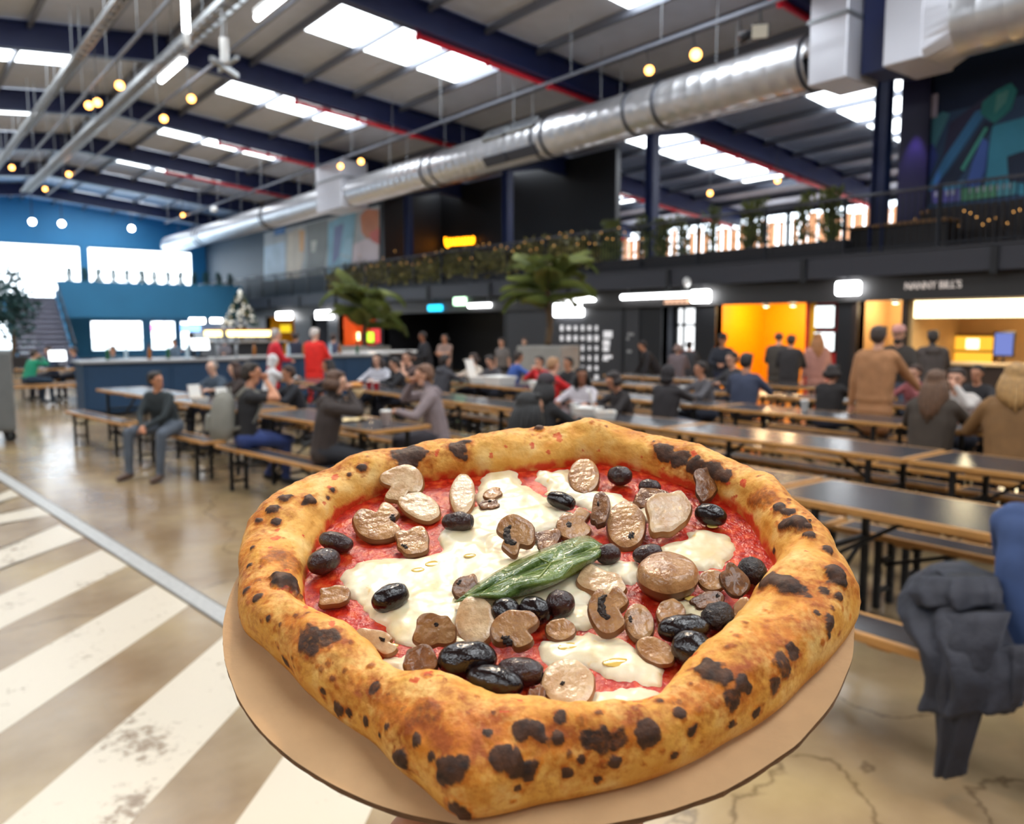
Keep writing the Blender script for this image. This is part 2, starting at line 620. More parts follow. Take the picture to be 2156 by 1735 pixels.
# red pipes along the rafters
for fy in FRAMES[2:8]:
    for a, b in ((9.0, 12.3 if 26 < fy < 27.5 else 14.4), (18.7 if fy > 18 else 18.0, 27.6)):
        mb = MB()
        mb.path([(a, fy + .10, roof(a) - .68), (b, fy + .10, roof(b) - .68)], .06, 8)
        n = int((b - a) / 1.5)
        for k in range(n + 1):
            x = a + .05 + (b - a - .1) * k / n
            mb.box(x - .03, x + .03, fy + .04, fy + .16, roof(x) - .76, roof(x) - .6)
        o = mb.build('sprinkler_pipe', m_red, smooth=True, loc=Vector(((a + b) / 2, fy + .10, roof((a + b) / 2) - .68)))
        tag(o, 'long red pipe along the rafter %s' % ('over the open hall' if a < 15 else 'over the upper gallery'), 'pipe', 'red pipes over the open hall' if a < 15 else 'red pipes over the gallery')

# ---- side and back walls
wb = MB().box(XL, XR, YB - .2, YB, 0, RIDGE_Z + .2)
struct(wb.build('wall_back', m_char))
wl = MB().box(XL - .2, XL, YB, YF + 1, 0, roof(XL) + .2)
struct(wl.build('wall_left', mat('pale_side_wall', rgb(120, 112, 104), .7)))
# right wall with the gallery window band
m_reveal = mat('window_frame_dark', rgb(30, 34, 44), .5)
WZ0, WZ1 = 4.15, 6.15
wr = MB()
wr.box(XR, XR + .25, YB, YF + 1, 0, WZ0)
wr.box(XR, XR + .25, YB, YF + 1, WZ1, roof(XR) + .3)
wr.box(XR, XR + .25, YB, 6.0, WZ0, WZ1)
wr.box(XR, XR + .25, 27.5, YF + 1, WZ0, WZ1)
struct(wr.build('wall_right', m_char))
m_pane = glass_mat('window_glass')
for k in range(12):
    ya = 6.0 + k * 21.5 / 12
    yb = ya + 21.5 / 12
    w = thing('window_%d' % nwin, '', '', (XR + .1, ya, WZ0))
    for k_ in ('label', 'category'):
        del w[k_]
    struct(w); nwin += 1
    fr = MB()
    fr.box(-.05, .05, 0, .07, 0, WZ1 - WZ0).box(-.05, .05, yb - ya - .07, yb - ya, 0, WZ1 - WZ0)
    fr.box(-.05, .05, 0, yb - ya, 0, .07).box(-.05, .05, 0, yb - ya, WZ1 - WZ0 - .07, WZ1 - WZ0)
    fr.box(-.04, .04, 0, yb - ya, 1.55, 1.6)
    fr.build('window_frame', m_reveal, w)
    MB().box(-.006, .006, .07, yb - ya - .07, .07, WZ1 - WZ0 - .07).build('pane', m_pane, w)
    # pale blind slats half closed behind the pane
    bl = MB()
    for j in range(4):
        y_ = .12 + j * (yb - ya - .2) / 4
        bl.box(-.12, -.10, y_, y_ + random.uniform(.2, .36), .25, WZ1 - WZ0 - random.uniform(.1, .5))
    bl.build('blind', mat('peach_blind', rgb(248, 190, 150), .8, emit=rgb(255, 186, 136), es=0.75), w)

# ---- far wall with upper glazing, doors, balcony
FY = YF
def fy_rect(x0, y0, x1, y1, Y=FY):
    a = PY(x0, y0, Y); b = PY(x1, y1, Y)
    return min(a.x, b.x), max(a.x, b.x), min(a.z, b.z), max(a.z, b.z)
GL0, GL1 = 3.15, 6.15
holes = [(2.0, 9.05, GL0, GL1), (9.35, 15.0, GL0, GL1), (2.4, 6.7, .25, 2.15), (9.3, 12.1, .35, 2.1), (12.45, 13.9, .35, 2.1), (14.1, 15.6, .35, 2.1), (16.0, 17.6, .35, 2.1), (16.5, 20.4, 3.2, 5.6)]
xs = sorted(set([XL, XR] + [h[0] for h in holes] + [h[1] for h in holes]))
zs = sorted(set([0, RIDGE_Z + .2] + [h[2] for h in holes] + [h[3] for h in holes]))
wf = MB()
for i in range(len(xs) - 1):
    run = None
    for j in range(len(zs) - 1):
        xc, zc = (xs[i] + xs[i + 1]) / 2, (zs[j] + zs[j + 1]) / 2
        if any(h[0] < xc < h[1] and h[2] < zc < h[3] for h in holes):
            continue
        wf.box(xs[i], xs[i + 1], FY, FY + .25, zs[j], zs[j + 1])
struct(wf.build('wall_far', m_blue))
for hi, (a, b, c, d) in enumerate(holes):
    nm = ('window_%d' % nwin)
    nwin += 1
    w = thing(nm, '', '', (a, FY + .1, c))
    for k_ in ('label', 'category'):
        del w[k_]
    struct(w)
    fr = MB()
    t = .08
    fr.box(0, t, -.06, .06, 0, d - c).box(b - a - t, b - a, -.06, .06, 0, d - c).box(0, b - a, -.06, .06, 0, t).box(0, b - a, -.06, .06, d - c - t, d - c)
    fr.build('window_frame', mat('blue_grey_frame', rgb(60, 110, 140), .5), w)
    np_ = 1 if hi in (0, 1) else (2 if b - a < 2.5 else 3)
    for q in range(np_):
        u0, u1 = t + (b - a - 2 * t) * q / np_, t + (b - a - 2 * t) * (q + 1) / np_
        MB().box(u0, u1 - .04, -.008, .008, t, d - c - t).build('pane', m_pane, w)
# ground, hedge and street lamp outside
m_out = mat('outside_paving', rgb(200, 205, 205), .8)
g = MB().box(-30, 60, FY + 1.2, 140, -.25, -.05).build('ground_outside', m_out)
struct(g)
m_shrub = mat('far_shrub', rgb(60, 104, 104), .8, noise_amt=.4, noise_scale=2)
# ================================================================ gallery and shop fronts on the right
GX = 15.0            # gallery edge
GZ = 3.06            # gallery floor level
SX = 15.35           # shop front plane
def wy(px, X=SX):
    return PX(px, 690, X).y
gal = MB().box(GX + .06, XR, 1.0, FY, 2.74, GZ).build('gallery_floor', m_char)
struct(gal)
fa = MB().box(GX, GX + .06, 1.0, FY, 2.66, GZ + .02)
fa.box(GX - .03, GX + .09, 1.0, FY, GZ + .02, GZ + .06)
struct(fa.build('trim_%d' % tn, mat('fascia_grey', rgb(52, 52, 60), .45))); tn += 1
# fascia stiffeners
st = MB()
y = 2.3
while y < FY:
    st.box(GX - .05, GX, y - .06, y + .06, 2.6, GZ); y += 3.6
struct(st.build('trim_%d' % tn, m_black)); tn += 1
# sign band above the shops
sb = MB().box(SX - .12, SX + .02, 1.0, FY, 2.2, 2.66)
struct(sb.build('trim_%d' % tn, mat('sign_band', rgb(46, 44, 44), .5))); tn += 1
# railing : one panel per bay
m_rail = mat('rail_steel', rgb(34, 36, 44), .4, .3)
def rail_panel():
    me = {}
    L = 1.8
    me['handrail'] = MB().path([(0, 0, 1.1), (0, L, 1.1)], .028, 8).mesh('handrail', mat('handrail_grey', rgb(96, 98, 108), .35, .6), True)
    me['post'] = MB().box(-.03, .03, -.025, .025, 0, 1.1).box(-.05, .05, -.05, .05, 0, .02).mesh('post', m_rail)
    b = MB().bar((0, 0, .1), (0, L, .1), .03)
    k = .1
    while k < L - .02:
        b.bar((0, k, .1), (0, k, 1.08), .014, .014); k += .11
    me['baluster'] = b.mesh('balusters', m_rail)
    return me
rpm = rail_panel()
y = 1.5
ri = 0
while y < FY - 1:
    t = thing('railing_panel', 'black steel railing panel with thin bars along the gallery edge', 'railing', (GX + .06, y, GZ + .03), 0, 'railing panels along the gallery')
    for k in ('handrail', 'post', 'baluster'):
        o = child('balusters' if k == 'baluster' else k, rpm[k], t)
    y += 1.8
# ---------------- shop fronts
m_yel = mat('yellow_alcove_paint', rgb(246, 178, 0), .5)
m_redp = mat('red_shop_panel', rgb(190, 26, 22), .45)
m_beige = mat('beige_shop_wall', rgb(206, 172, 120), .6, noise_amt=.08)
m_brown = mat('dark_brown_cladding', rgb(44, 30, 24), .5)
def seg(px0, px1):
    a, b = wy(px0), wy(px1)
    return min(a, b), max(a, b)
# solid dark parts of the front
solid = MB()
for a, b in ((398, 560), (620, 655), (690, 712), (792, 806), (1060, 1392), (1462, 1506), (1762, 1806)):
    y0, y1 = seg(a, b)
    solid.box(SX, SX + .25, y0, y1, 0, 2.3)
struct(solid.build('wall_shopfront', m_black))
# black recess (big dark opening)
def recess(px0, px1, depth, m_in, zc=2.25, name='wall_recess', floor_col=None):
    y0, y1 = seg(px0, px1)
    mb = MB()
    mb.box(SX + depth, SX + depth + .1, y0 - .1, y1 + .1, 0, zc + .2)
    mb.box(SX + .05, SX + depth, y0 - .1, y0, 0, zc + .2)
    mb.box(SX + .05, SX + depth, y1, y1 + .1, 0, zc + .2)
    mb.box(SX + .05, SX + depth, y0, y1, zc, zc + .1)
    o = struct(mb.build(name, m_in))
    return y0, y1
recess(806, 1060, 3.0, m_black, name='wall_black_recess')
ay0, ay1 = recess(1506, 1702, 1.9, m_yel, name='wall_yellow_alcove')
recess(1702, 1762, .14, m_redp, name='wall_red_booth')
recess(1806, 1908, 1.2, m_beige, name='wall_lit_booth')
by0, by1 = seg(1908, 2330)
recess(1908, 2330, 2.2, m_beige, name='wall_burger_shop')
recess(560, 620, 1.5, mat('mustard_back', rgb(214, 160, 20), .5), name='wall_mustard_kiosk')
recess(655, 690, 1.0, m_dark2, name='wall_grey_kiosk')
recess(712, 792, 1.6, mat('orange_kiosk_wall', rgb(214, 96, 30), .5), name='wall_orange_kiosk')
# alcove and shop lamps (the lights those stalls have)
def down_lamp(loc, e, col, label, r=.06):
    t = thing('downlight', label, 'light', loc)
    MB().lathe([(r, 0), (r * 1.25, .01), (r * 1.25, .05), (r * .6, .09)], 14).build('housing', m_black, t)
    MB().lathe([(r * .2, -.012), (r * .95, -.006), (r * .95, 0.002)], 14).build('lens', emat('stall_lens', (1, .8, .5, 1), 8), t)
    l = light('POINT', 'stall_light', (loc[0], loc[1], loc[2] - .1), e, col, .08)
    return t
down_lamp((SX + .8, ay0 + .9, 2.16), 22, (1, .75, .4), 'small round downlight in the yellow alcove ceiling by the red booth')
down_lamp((SX + .8, ay1 - .8, 2.16), 22, (1, .75, .4), 'small round downlight in the yellow alcove ceiling by the passage')
ly0, ly1 = seg(1806, 1908)
down_lamp((SX + .5, (ly0 + ly1) / 2, 2.16), 16, (1, .8, .5), 'small round downlight in the narrow lit booth')
down_lamp((SX + 1.0, by0 + 1.2, 2.16), 16, (1, .8, .5), 'small round downlight at the back of the burger shop')
ky0, ky1 = seg(712, 792)
down_lamp((SX + .7, (ky0 + ky1) / 2, 2.16), 30, (1, .7, .4), 'small round downlight in the orange kiosk')
# passage to the far exit
py0, py1 = seg(1392, 1462)
mb = MB()
mb.box(SX + .05, SX + .9, py0 - .12, py0, 0, 2.3).box(SX + .05, SX + .9, py1, py1 + .12, 0, 2.3).box(SX, SX + .9, py0, py1, 2.25, 2.35)
struct(mb.build('wall_passage', m_dark2))
dw = thing('door_1', '', '', (SX + .55, py0, 0))
for k_ in ('label', 'category'):
    del dw[k_]
struct(dw)
W = py1 - py0
fr = MB().box(-.05, .05, 0, .08, 0, 2.25).box(-.05, .05, W - .08, W, 0, 2.25).box(-.05, .05, 0, W, 2.15, 2.25).box(-.05, .05, W * .72, W * .76, 0, 2.15).box(-.05, .05, 0, W, 1.72, 1.78)
fr.build('door_frame', m_black, dw)
m_exit = emat('daylit_door_glass', (.95, .98, 1, 1), 1.3)
MB().box(.02, .03, .08, W * .72, .1, 1.72).build('pane', m_exit, dw)
MB().box(.02, .03, W * .76, W - .08, .1, 1.72).build('pane', m_exit, dw)
MB().box(.02, .03, .08, W - .08, 1.78, 2.15).build('pane', m_exit, dw)
MB().box(-.03, .02, .08, W - .08, .95, 1.12).build('red_band', m_redp, dw)
MB().path([(-.08, W * .68, .95), (-.08, W * .68, 1.25)], .015, 8).build('door_handle', m_galv, dw)
# red booth screens
m_screen = emat('menu_screen', (.90, .97, .97, 1), 1.6)
def screen(px0, py0, px1, py1, X, name, label, cat, m=m_screen, th=.05, frame=True, group=None):
    a = PX(px0, py0, X); b = PX(px1, py1, X)
    yc = (a.y + b.y) / 2; hw = abs(a.y - b.y) / 2
    z1 = PX((px0 + px1) / 2, py0, X).z; z0 = PX((px0 + px1) / 2, py1, X).z
    t = thing(name, label, cat, (X, yc, (z0 + z1) / 2), 0, group)
    hh = (z1 - z0) / 2
    if frame:
        MB().bbox(-.002, th, -hw - .025, hw + .025, -hh - .025, hh + .025, .012).build('casing', m_black, t)
    MB().box(-.012, -.002, -hw, hw, -hh, hh).build('display', m, t)
    return t, hw, hh
screen(1708, 645, 1755, 689, SX + .085, 'menu_screen', 'upper white menu screen on the red booth wall', 'screen')
screen(1708, 700, 1755, 738, SX + .085, 'menu_screen', 'lower white menu screen on the red booth wall', 'screen')
# burger shop
nb = text_mesh('shop_letters', "NANNY BILL'S", .20, mat('pale_letters', rgb(226, 214, 206), .5, emit=rgb(226, 214, 206), es=.25), .012)
pc = PX(1963, 601, SX - .14)
t = thing('shop_name_sign', 'pale capital lettering of the burger shop on the dark sign band', 'sign', pc)
o = child('letters', nb, t)
o.rotation_euler = (math.pi / 2, 0, -math.pi / 2)
bb = [Vector(v.co) for v in nb.vertices]
wdt = max(v.x for v in bb) - min(v.x for v in bb)
want = abs(PX(1903, 601, SX - .14).y - PX(2021, 599, SX - .14).y)
o.scale = (want / wdt, .95, 1)
# lightbox
m_lbox = emat('cream_lightbox', (1.0, .86, .50, 1), 3.0)
a = PX(1912, 632, SX + .1)
a.y = min(a.y, by1 - .01)
lb = thing('light_box', 'long glowing cream menu light box above the burger shop counter', 'sign', (SX + .1, (by0 + .02 + a.y) / 2, 2.02))
hl = (a.y - by0 - .02) / 2
MB().bbox(.0, .16, -hl, hl, -.165, .165, .015).build('casing', m_black, lb)
MB().box(-.02, .0, -hl + .02, hl - .02, -.155, .155).build('light_panel', m_lbox, lb)
e_ = PX(2105, 652, SX + .08)
em = MB()
em.path([(-.03, e_.y - lb.location.y + .07 * math.cos(q), .08 * math.sin(q)) for q in [math.pi * (0.15 - 1.3 * k / 12) for k in range(13)]], .008, 6)
em.box(-.03, -.022, e_.y - lb.location.y - .08, e_.y - lb.location.y + .08, .05, .065)
em.build('emblem', mat('emblem_brown', rgb(150, 120, 60), .6), lb)
light('AREA', 'light_box_glow', (SX + .15, lb.location.y, 1.84), 40, (1, .82, .5), .3, (SX - .5, lb.location.y, 0), sizey=2 * hl)
# counter of the burger shop
ct = thing('shop_counter', 'dark counter with pale worktop in front of the burger shop', 'counter', (SX + .2, (by0 + by1) / 2 - .2, 0))
hl2 = (by1 - by0) / 2 - .3
MB().bbox(-.1, .5, -hl2, hl2, 0, 1.0, .01).build('body', m_brown, ct)
MB().bbox(-.16, .55, -hl2 - .03, hl2 + .03, 1.0, 1.05, .01).build('worktop', mat('pale_worktop', rgb(196, 168, 130), .4), ct)
# gold framed hatch and tablet on the back wall
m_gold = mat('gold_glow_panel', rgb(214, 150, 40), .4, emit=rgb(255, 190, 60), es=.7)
def wall_item(px0, py0, px1, py1, X, name, label, cat):
    a = PX(px0, py0, X); b = PX(px1, py1, X)
    t = thing(name, label, cat, (X, (a.y + b.y) / 2, (a.z + b.z) / 2))
    return t, abs(a.y - b.y) / 2, abs(a.z - b.z) / 2
t, hw, hh = wall_item(2010, 708, 2088, 772, SX + 2.1, 'serving_hatch', 'warm glowing serving hatch with a wooden frame in the burger shop', 'hatch')
MB().bbox(0, .08, -hw - .05, hw + .05, -hh - .05, hh + .05, .01).build('frame', mat('hatch_wood', rgb(110, 70, 34), .5), t)
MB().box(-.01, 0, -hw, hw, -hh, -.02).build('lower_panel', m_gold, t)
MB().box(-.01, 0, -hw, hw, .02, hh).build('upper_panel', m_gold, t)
MB().box(-.03, 0, -hw, hw, -.02, .02).build('shelf', mat('hatch_wood', rgb(110, 70, 34)), t)
MB().box(-.02, -.01, -hw * .3, hw * .35, .05, hh - .05).build('lit_card', emat('lit_card', (1, .9, .6, 1), 1.6), t)
t, hw, hh = wall_item(2095, 718, 2130, 765, SX + .55, 'order_tablet', 'dark framed tablet with a blue screen standing on the burger shop counter', 'tablet')
t.location.z = 1.06
MB().bbox(0, .03, -hw - .03, hw + .03, .1, .1 + 2 * hh + .06, .012).build('casing', m_black, t)
MB().box(-.004, 0, -hw, hw, .13, .13 + 2 * hh).build('display', emat('blue_screen', (.16, .2, .5, 1), .8), t)
MB().path([(.02, 0, .0), (.02, 0, .12)], .02, 8).bbox(-.05, .1, -.08, .08, -.012, .004, .004).build('stand', m_black, t)
# light frames of the narrow booth
for px in (1800, 1905):
    yy = wy(px)
    struct(MB().box(SX - .04, SX + .1, yy - .05, yy + .05, 0, 2.25).build('trim_%d' % tn, m_brown)); tn += 1
# menu boards in the black front
MX = SX - .03
bd = thing('menu_wall', 'tall black menu wall with rows of white squares beside the palm', 'menu', (MX, wy(1235, MX), 0))
y0, y1 = sorted((wy(1068, MX), wy(1345, MX)))
MB().bbox(0, .03, y0 - bd.location.y, y1 - bd.location.y, .2, 2.2, .004).build('board', mat('slate_board', rgb(52, 52, 56), .5), bd)
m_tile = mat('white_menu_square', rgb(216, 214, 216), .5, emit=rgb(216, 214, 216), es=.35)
for r in range(6):
    for c in range(6):
        if (r >= 2 and c < 2) or (r == 4 and c < 3) or (r == 5 and c < 5):
            continue
        px = 1183 + c * 14.6; py = 691 + r * 21
        q = PX(px, py, MX)
        w_, h_ = random.uniform(.05, .08), random.uniform(.055, .085)
        MB().bbox(-.01, 0, q.y - bd.location.y - w_, q.y - bd.location.y + w_, q.z - h_, q.z + h_, .02).build('menu_square', m_tile, bd)
for py, hpx, wpx in ((704, 9, 13), (722, 8, 10), (735, 6, 9), (751, 4, 13), (757, 3, 8)):
    q = PX(1280 - (13 - wpx), py, MX)
    k = q.y - bd.location.y
    d_ = depth_of(q) / FPX
    MB().bbox(-.01, 0, k - wpx * d_, k + wpx * d_, q.z - hpx * d_ * .8, q.z + hpx * d_ * .8, .01).build('text_block', m_tile, bd)
for px, py, wpx in ((1328, 704, 9), (1322, 713, 4), (1325, 740, 7)):
    q = PX(px, py, MX); d_ = depth_of(q) / FPX; k = q.y - bd.location.y
    MB().bbox(-.01, 0, k - wpx * d_, k + wpx * d_, q.z - 3 * d_, q.z + 3 * d_, .006).build('text_block', mat('dim_text', rgb(150, 150, 150), .5), bd)
struct(MB().box(MX - .02, MX, wy(1312, MX) - .05, wy(1312, MX) + .05, .2, 2.2).build('trim_%d' % tn, m_black)); tn += 1
# tube lights and light boxes under the gallery
def tube_light(px0, px1, py0, X, label):
    a = PX(px0, py0, X); b = PX(px1, py0, X)
    z = (a.z + b.z) / 2
    t = thing('tube_light', label, 'light', (X, (a.y + b.y) / 2, z))
    h = abs(a.y - b.y) / 2
    MB().path([(0, -h, 0), (0, h, 0)], .06, 10).build('tube', m_tube, t, True)
    MB().box(-.05, .05, -h, h, .055, .1).box(-.01, .01, -h * .8 - .01, -h * .8 + .01, .1, 2.75 - z).box(-.01, .01, h * .8 - .01, h * .8 + .01, .1, 2.75 - z).build('housing', m_galv, t)
tube_light(1310, 1452, 623, GX + .2, 'long white tube light under the gallery beside the passage')
tube_light(1180, 1252, 631, GX + .2, 'white tube light under the gallery above the menu wall')
tube_light(988, 1032, 643, GX + .2, 'short white tube light under the gallery above the black recess')
def light_box(px0, py0, px1, py1, X, label, m=m_tube, name='light_box', cat='sign', drop=True):
    a = PX(px0, py0, X); b = PX(px1, py1, X)
    z0, z1 = min(a.z, b.z), max(a.z, b.z)
    t = thing(name, label, cat, (X, (a.y + b.y) / 2, (z0 + z1) / 2))
    hw = abs(a.y - b.y) / 2; hh = (z1 - z0) / 2
    MB().bbox(-.1, .1, -hw, hw, -hh, hh, .03).build('lit_box', m, t)
    if drop:
        MB().box(-.015, .015, -.02, .02, hh, 2.75 - t.location.z).build('hanger', m_black, t)
    return t
light_box(1459, 612, 1492, 636, GX + .1, 'small glowing white box sign by the passage')
light_box(1170, 640, 1228, 666, GX + .3, 'square glowing white box sign in front of the menu wall')
light_box(1764, 594, 1808, 620, GX + .1, 'small glowing white box sign on the dark post by the red booth')
light_box(668, 655, 698, 671, GX + .1, 'glowing white box sign above the grey kiosk')
light_box(585, 658, 612, 672, GX + .1, 'glowing white box sign above the mustard kiosk')
light_box(770, 655, 797, 668, GX + .1, 'glowing white box sign above the orange kiosk')
light_box(402, 664, 428, 681, 14.0, 'glowing white box sign above the far dark shop front')
light_box(446, 664, 464, 679, GX + .1, 'small glowing white box sign beside the christmas tree')
light_box(905, 643, 930, 654, GX + .2, 'flat blue glowing sign above the black recess', emat('blue_sign', (.02, .55, .95, 1), 2.4))
light_box(959, 627, 980, 642, GX + .2, 'small pale green exit sign above the black recess', emat('exit_green', (.55, 1.0, .6, 1), 3.0), 'exit_sign', 'sign')
# globe lamp
q = PX(1446, 594, GX - .05)
t = thing('wall_lamp', 'small round white lamp on the gallery edge above the passage', 'light', q)
MB().ell((0, 0, 0), (.09, .09, .12), 12, 8).build('globe', m_white, t, True)
MB().tube((0, 0, 0), (.1, 0, 0), .02).build('bracket', m_black, t)
# warm strip sign behind the tube
q0, q1 = PX(1398, 635, SX - .14), PX(1452, 635, SX - .14)
t = thing('strip_sign', 'dim peach strip sign above the passage opening', 'sign', (SX - .14, (q0.y + q1.y) / 2, 2.31))
hw = abs(q0.y - q1.y) / 2
MB().bbox(-.02, .02, -hw, hw, -.05, .05, .01).build('panel', emat('peach_strip', (1, .6, .4, 1), 1.0), t)
for k in range(5):
    MB().box(-.03, -.02, -hw + .1 + k * hw * .38, -hw + .1 + k * hw * .38 + hw * .2, -.03, .03).build('letter_block', mat('strip_dark', rgb(120, 70, 50), .6), t)
# orange stall details
def glow(px0, py0, px1, py1, X, col, s, name, label, cat):
    a = PX(px0, py0, X); b = PX(px1, py1, X)
    t = thing(name, label, cat, (X, (a.y + b.y) / 2, (a.z + b.z) / 2))
    hw = abs(a.y - b.y) / 2; hh = abs(a.z - b.z) / 2
    MB().bbox(-.02, .02, -hw, hw, -hh, hh, .015).build('panel', emat(name + '_glow', col, s), t)
    MB().box(.02, .05, -hw - .03, hw + .03, -hh - .03, hh + .03).build('backing', m_black, t)
glow(781, 692, 800, 722, SX - .05, (.75, .06, .06, 1), .9, 'red_banner', 'upright red glowing banner at the edge of the orange kiosk', 'banner')
glow(774, 700, 786, 720, SX - .16, (.45, .9, .04, 1), 1.6, 'green_sign', 'small lime green upright sign beside the red banner', 'sign')
glow(730, 700, 757, 716, SX + .9, (1, .85, .4, 1), 3.0, 'warm_display', 'warm glowing food display in the orange kiosk', 'display')
glow(590, 684, 612, 700, SX + .4, (.9, .6, .02, 1), .8, 'mustard_board', 'mustard yellow lit board in the kiosk behind the red coats', 'sign')

# ---------------- gallery level : walls, murals, rooms
def shapes_on(parent, X, polys):
    for i, (col, pts) in enumerate(polys):
        mb = MB()
        P = [PX(x, y, X) for x, y in pts]
        xo = -.004 - .003 * i
        mb.prism([(p.y, p.z) for p in P], X + xo, X, lambda u, v, t: Vector((t, u, v)))
        br = tuple(min(255, int(255 * ((c_ / 255) ** .72))) for c_ in col)
        o = mb.build('painted_shape', mat('mural_%d_%d_%d' % col, rgb(*br), .6, noise_amt=.18, noise_scale=1.2), parent, world=True)
# right mural wall
MXR = 17.4
y_end = PX(1905, 300, MXR).y
wm = MB().box(MXR, MXR + .25, 1.0, y_end, GZ, roof(MXR) - .1)
struct(wm.build('wall_mural', mat('mural_wall_navy', rgb(24, 44, 78), .6, noise_amt=.2, noise_scale=.8)))
cp = MB().box(MXR - .14, MXR + .1, y_end - .55, y_end + .05, GZ, roof(MXR) - .4)
struct(cp.build('trim_%d' % tn, mat('purple_lit_column', rgb(34, 30, 70), .4))); tn += 1
o = thing('mural', 'large blue and teal painted mural of crossing ribbons on the gallery wall', 'mural', PX(2040, 300, MXR))
shapes_on(o, MXR, [((38, 62, 100), [(1933, 250), (2156, 200), (2200, 200), (2200, 425), (1933, 440)]),
    ((60, 130, 150), [(1935, 270), (1985, 235), (2000, 240), (1960, 330), (1938, 400)]),
    ((50, 148, 186), [(2090, 265), (2200, 235), (2200, 420), (2075, 395), (2082, 320)]),
    ((44, 60, 150), [(1938, 330), (1965, 300), (1975, 330), (1945, 400), (1934, 400)]),
    ((40, 40, 70), [(2000, 260), (2080, 200), (2100, 205), (2010, 330), (1960, 420), (1940, 425), (1985, 330)]),
    ((48, 120, 190), [(2055, 235), (2085, 225), (2000, 350), (1965, 400), (1950, 405), (1990, 330)]),
    ((36, 130, 128), [(2070, 215), (2100, 190), (2130, 175), (2142, 190), (2130, 230), (2095, 260), (2065, 240)]),
    ((80, 160, 150), [(2100, 200), (2125, 190), (2118, 215), (2095, 240)]),
    ((24, 34, 56), [(2075, 255), (2095, 260), (2010, 390), (1960, 432), (1945, 430), (2000, 360)]),
    ((60, 170, 150), [(2075, 268), (2082, 270), (2030, 360), (2024, 356)]),
    ((56, 90, 190), [(2070, 290), (2082, 300), (2075, 360), (2060, 395), (2035, 392), (2050, 340)]),
    ((26, 36, 60), [(2122, 330), (2150, 320), (2200, 310), (2200, 390), (2125, 382)]),
    ((70, 150, 210), [(1985, 392), (2030, 380), (2032, 392), (1990, 402)])])
o = thing('mural_caption', 'blue to green painted caption band below the mural', 'mural', PX(2050, 415, MXR - .02))
shapes_on(o, MXR - .045, [((84, 84, 170), [(1962, 404), (2022, 397), (2022, 424), (1964, 428)]), ((70, 140, 100), [(2022, 398), (2100, 388), (2100, 414), (2022, 424)]),
    ((70, 150, 170), [(2100, 388), (2140, 383), (2136, 410), (2100, 414)])] + [((196, 206, 222), [(x, 404 - (x - 1966) * .11), (x + 5, 403 - (x - 1966) * .11), (x + 5, 414 - (x - 1966) * .11), (x, 415 - (x - 1966) * .11)]) for x in (1968, 1980, 1992, 2004, 2040, 2056, 2070, 2084, 2098, 2112, 2126)])
t, hw, hh = wall_item(1936, 205, 1972, 246, MXR - .06, 'wall_notice', 'small white square notice on the wall beside the mural', 'notice')
MB().bbox(0, .03, -hw, hw, -hh, hh, .006).build('plate', mat('pale_notice', rgb(200, 190, 206), .5), t)
MB().box(-.004, 0, -hw * .25, hw * .3, -hh * .15, hh * .2).build('mark', m_navy, t)
light('SPOT', 'purple_uplight', (MXR - .35, y_end - .3, GZ + 2.9), 60, (.6, .4, 1.0), .05, (MXR - .05, y_end - .3, GZ), 50)
# dark timber boards behind the rail below the mural
cb = thing('timber_screen', 'dark vertical timber boards behind the railing under the mural', 'screen', (MXR - .4, 1.2, GZ))
k = 0.0
bme = MB().bbox(-.012, .012, -.065, .065, 0, 1.02, .005).mesh('board', mat('dark_timber', rgb(50, 42, 40), .6, noise_amt=.3, noise_scale=6))
while 1.2 + k < y_end - .6:
    child('board', bme, cb, (0, k, random.uniform(0, .015))); k += .15
# bench top rail left of it
q0, q1 = PX(1800, 500, GX + 1.2), PX(2005, 492, GX + 1.2)
t = thing('gallery_bench', 'long low dark bench with wooden top on the gallery', 'bench', (GX + 1.2, (q0.y + q1.y) / 2, GZ))
hw = abs(q0.y - q1.y) / 2
MB().bbox(-.25, .25, -hw, hw, .02, .62, .02).build('body', mat('bench_dark', rgb(42, 38, 38), .6), t)
MB().bbox(-.3, .3, -hw - .03, hw + .03, .62, .68, .01).build('seat', mat('bench_wood', rgb(150, 110, 70), .5), t)
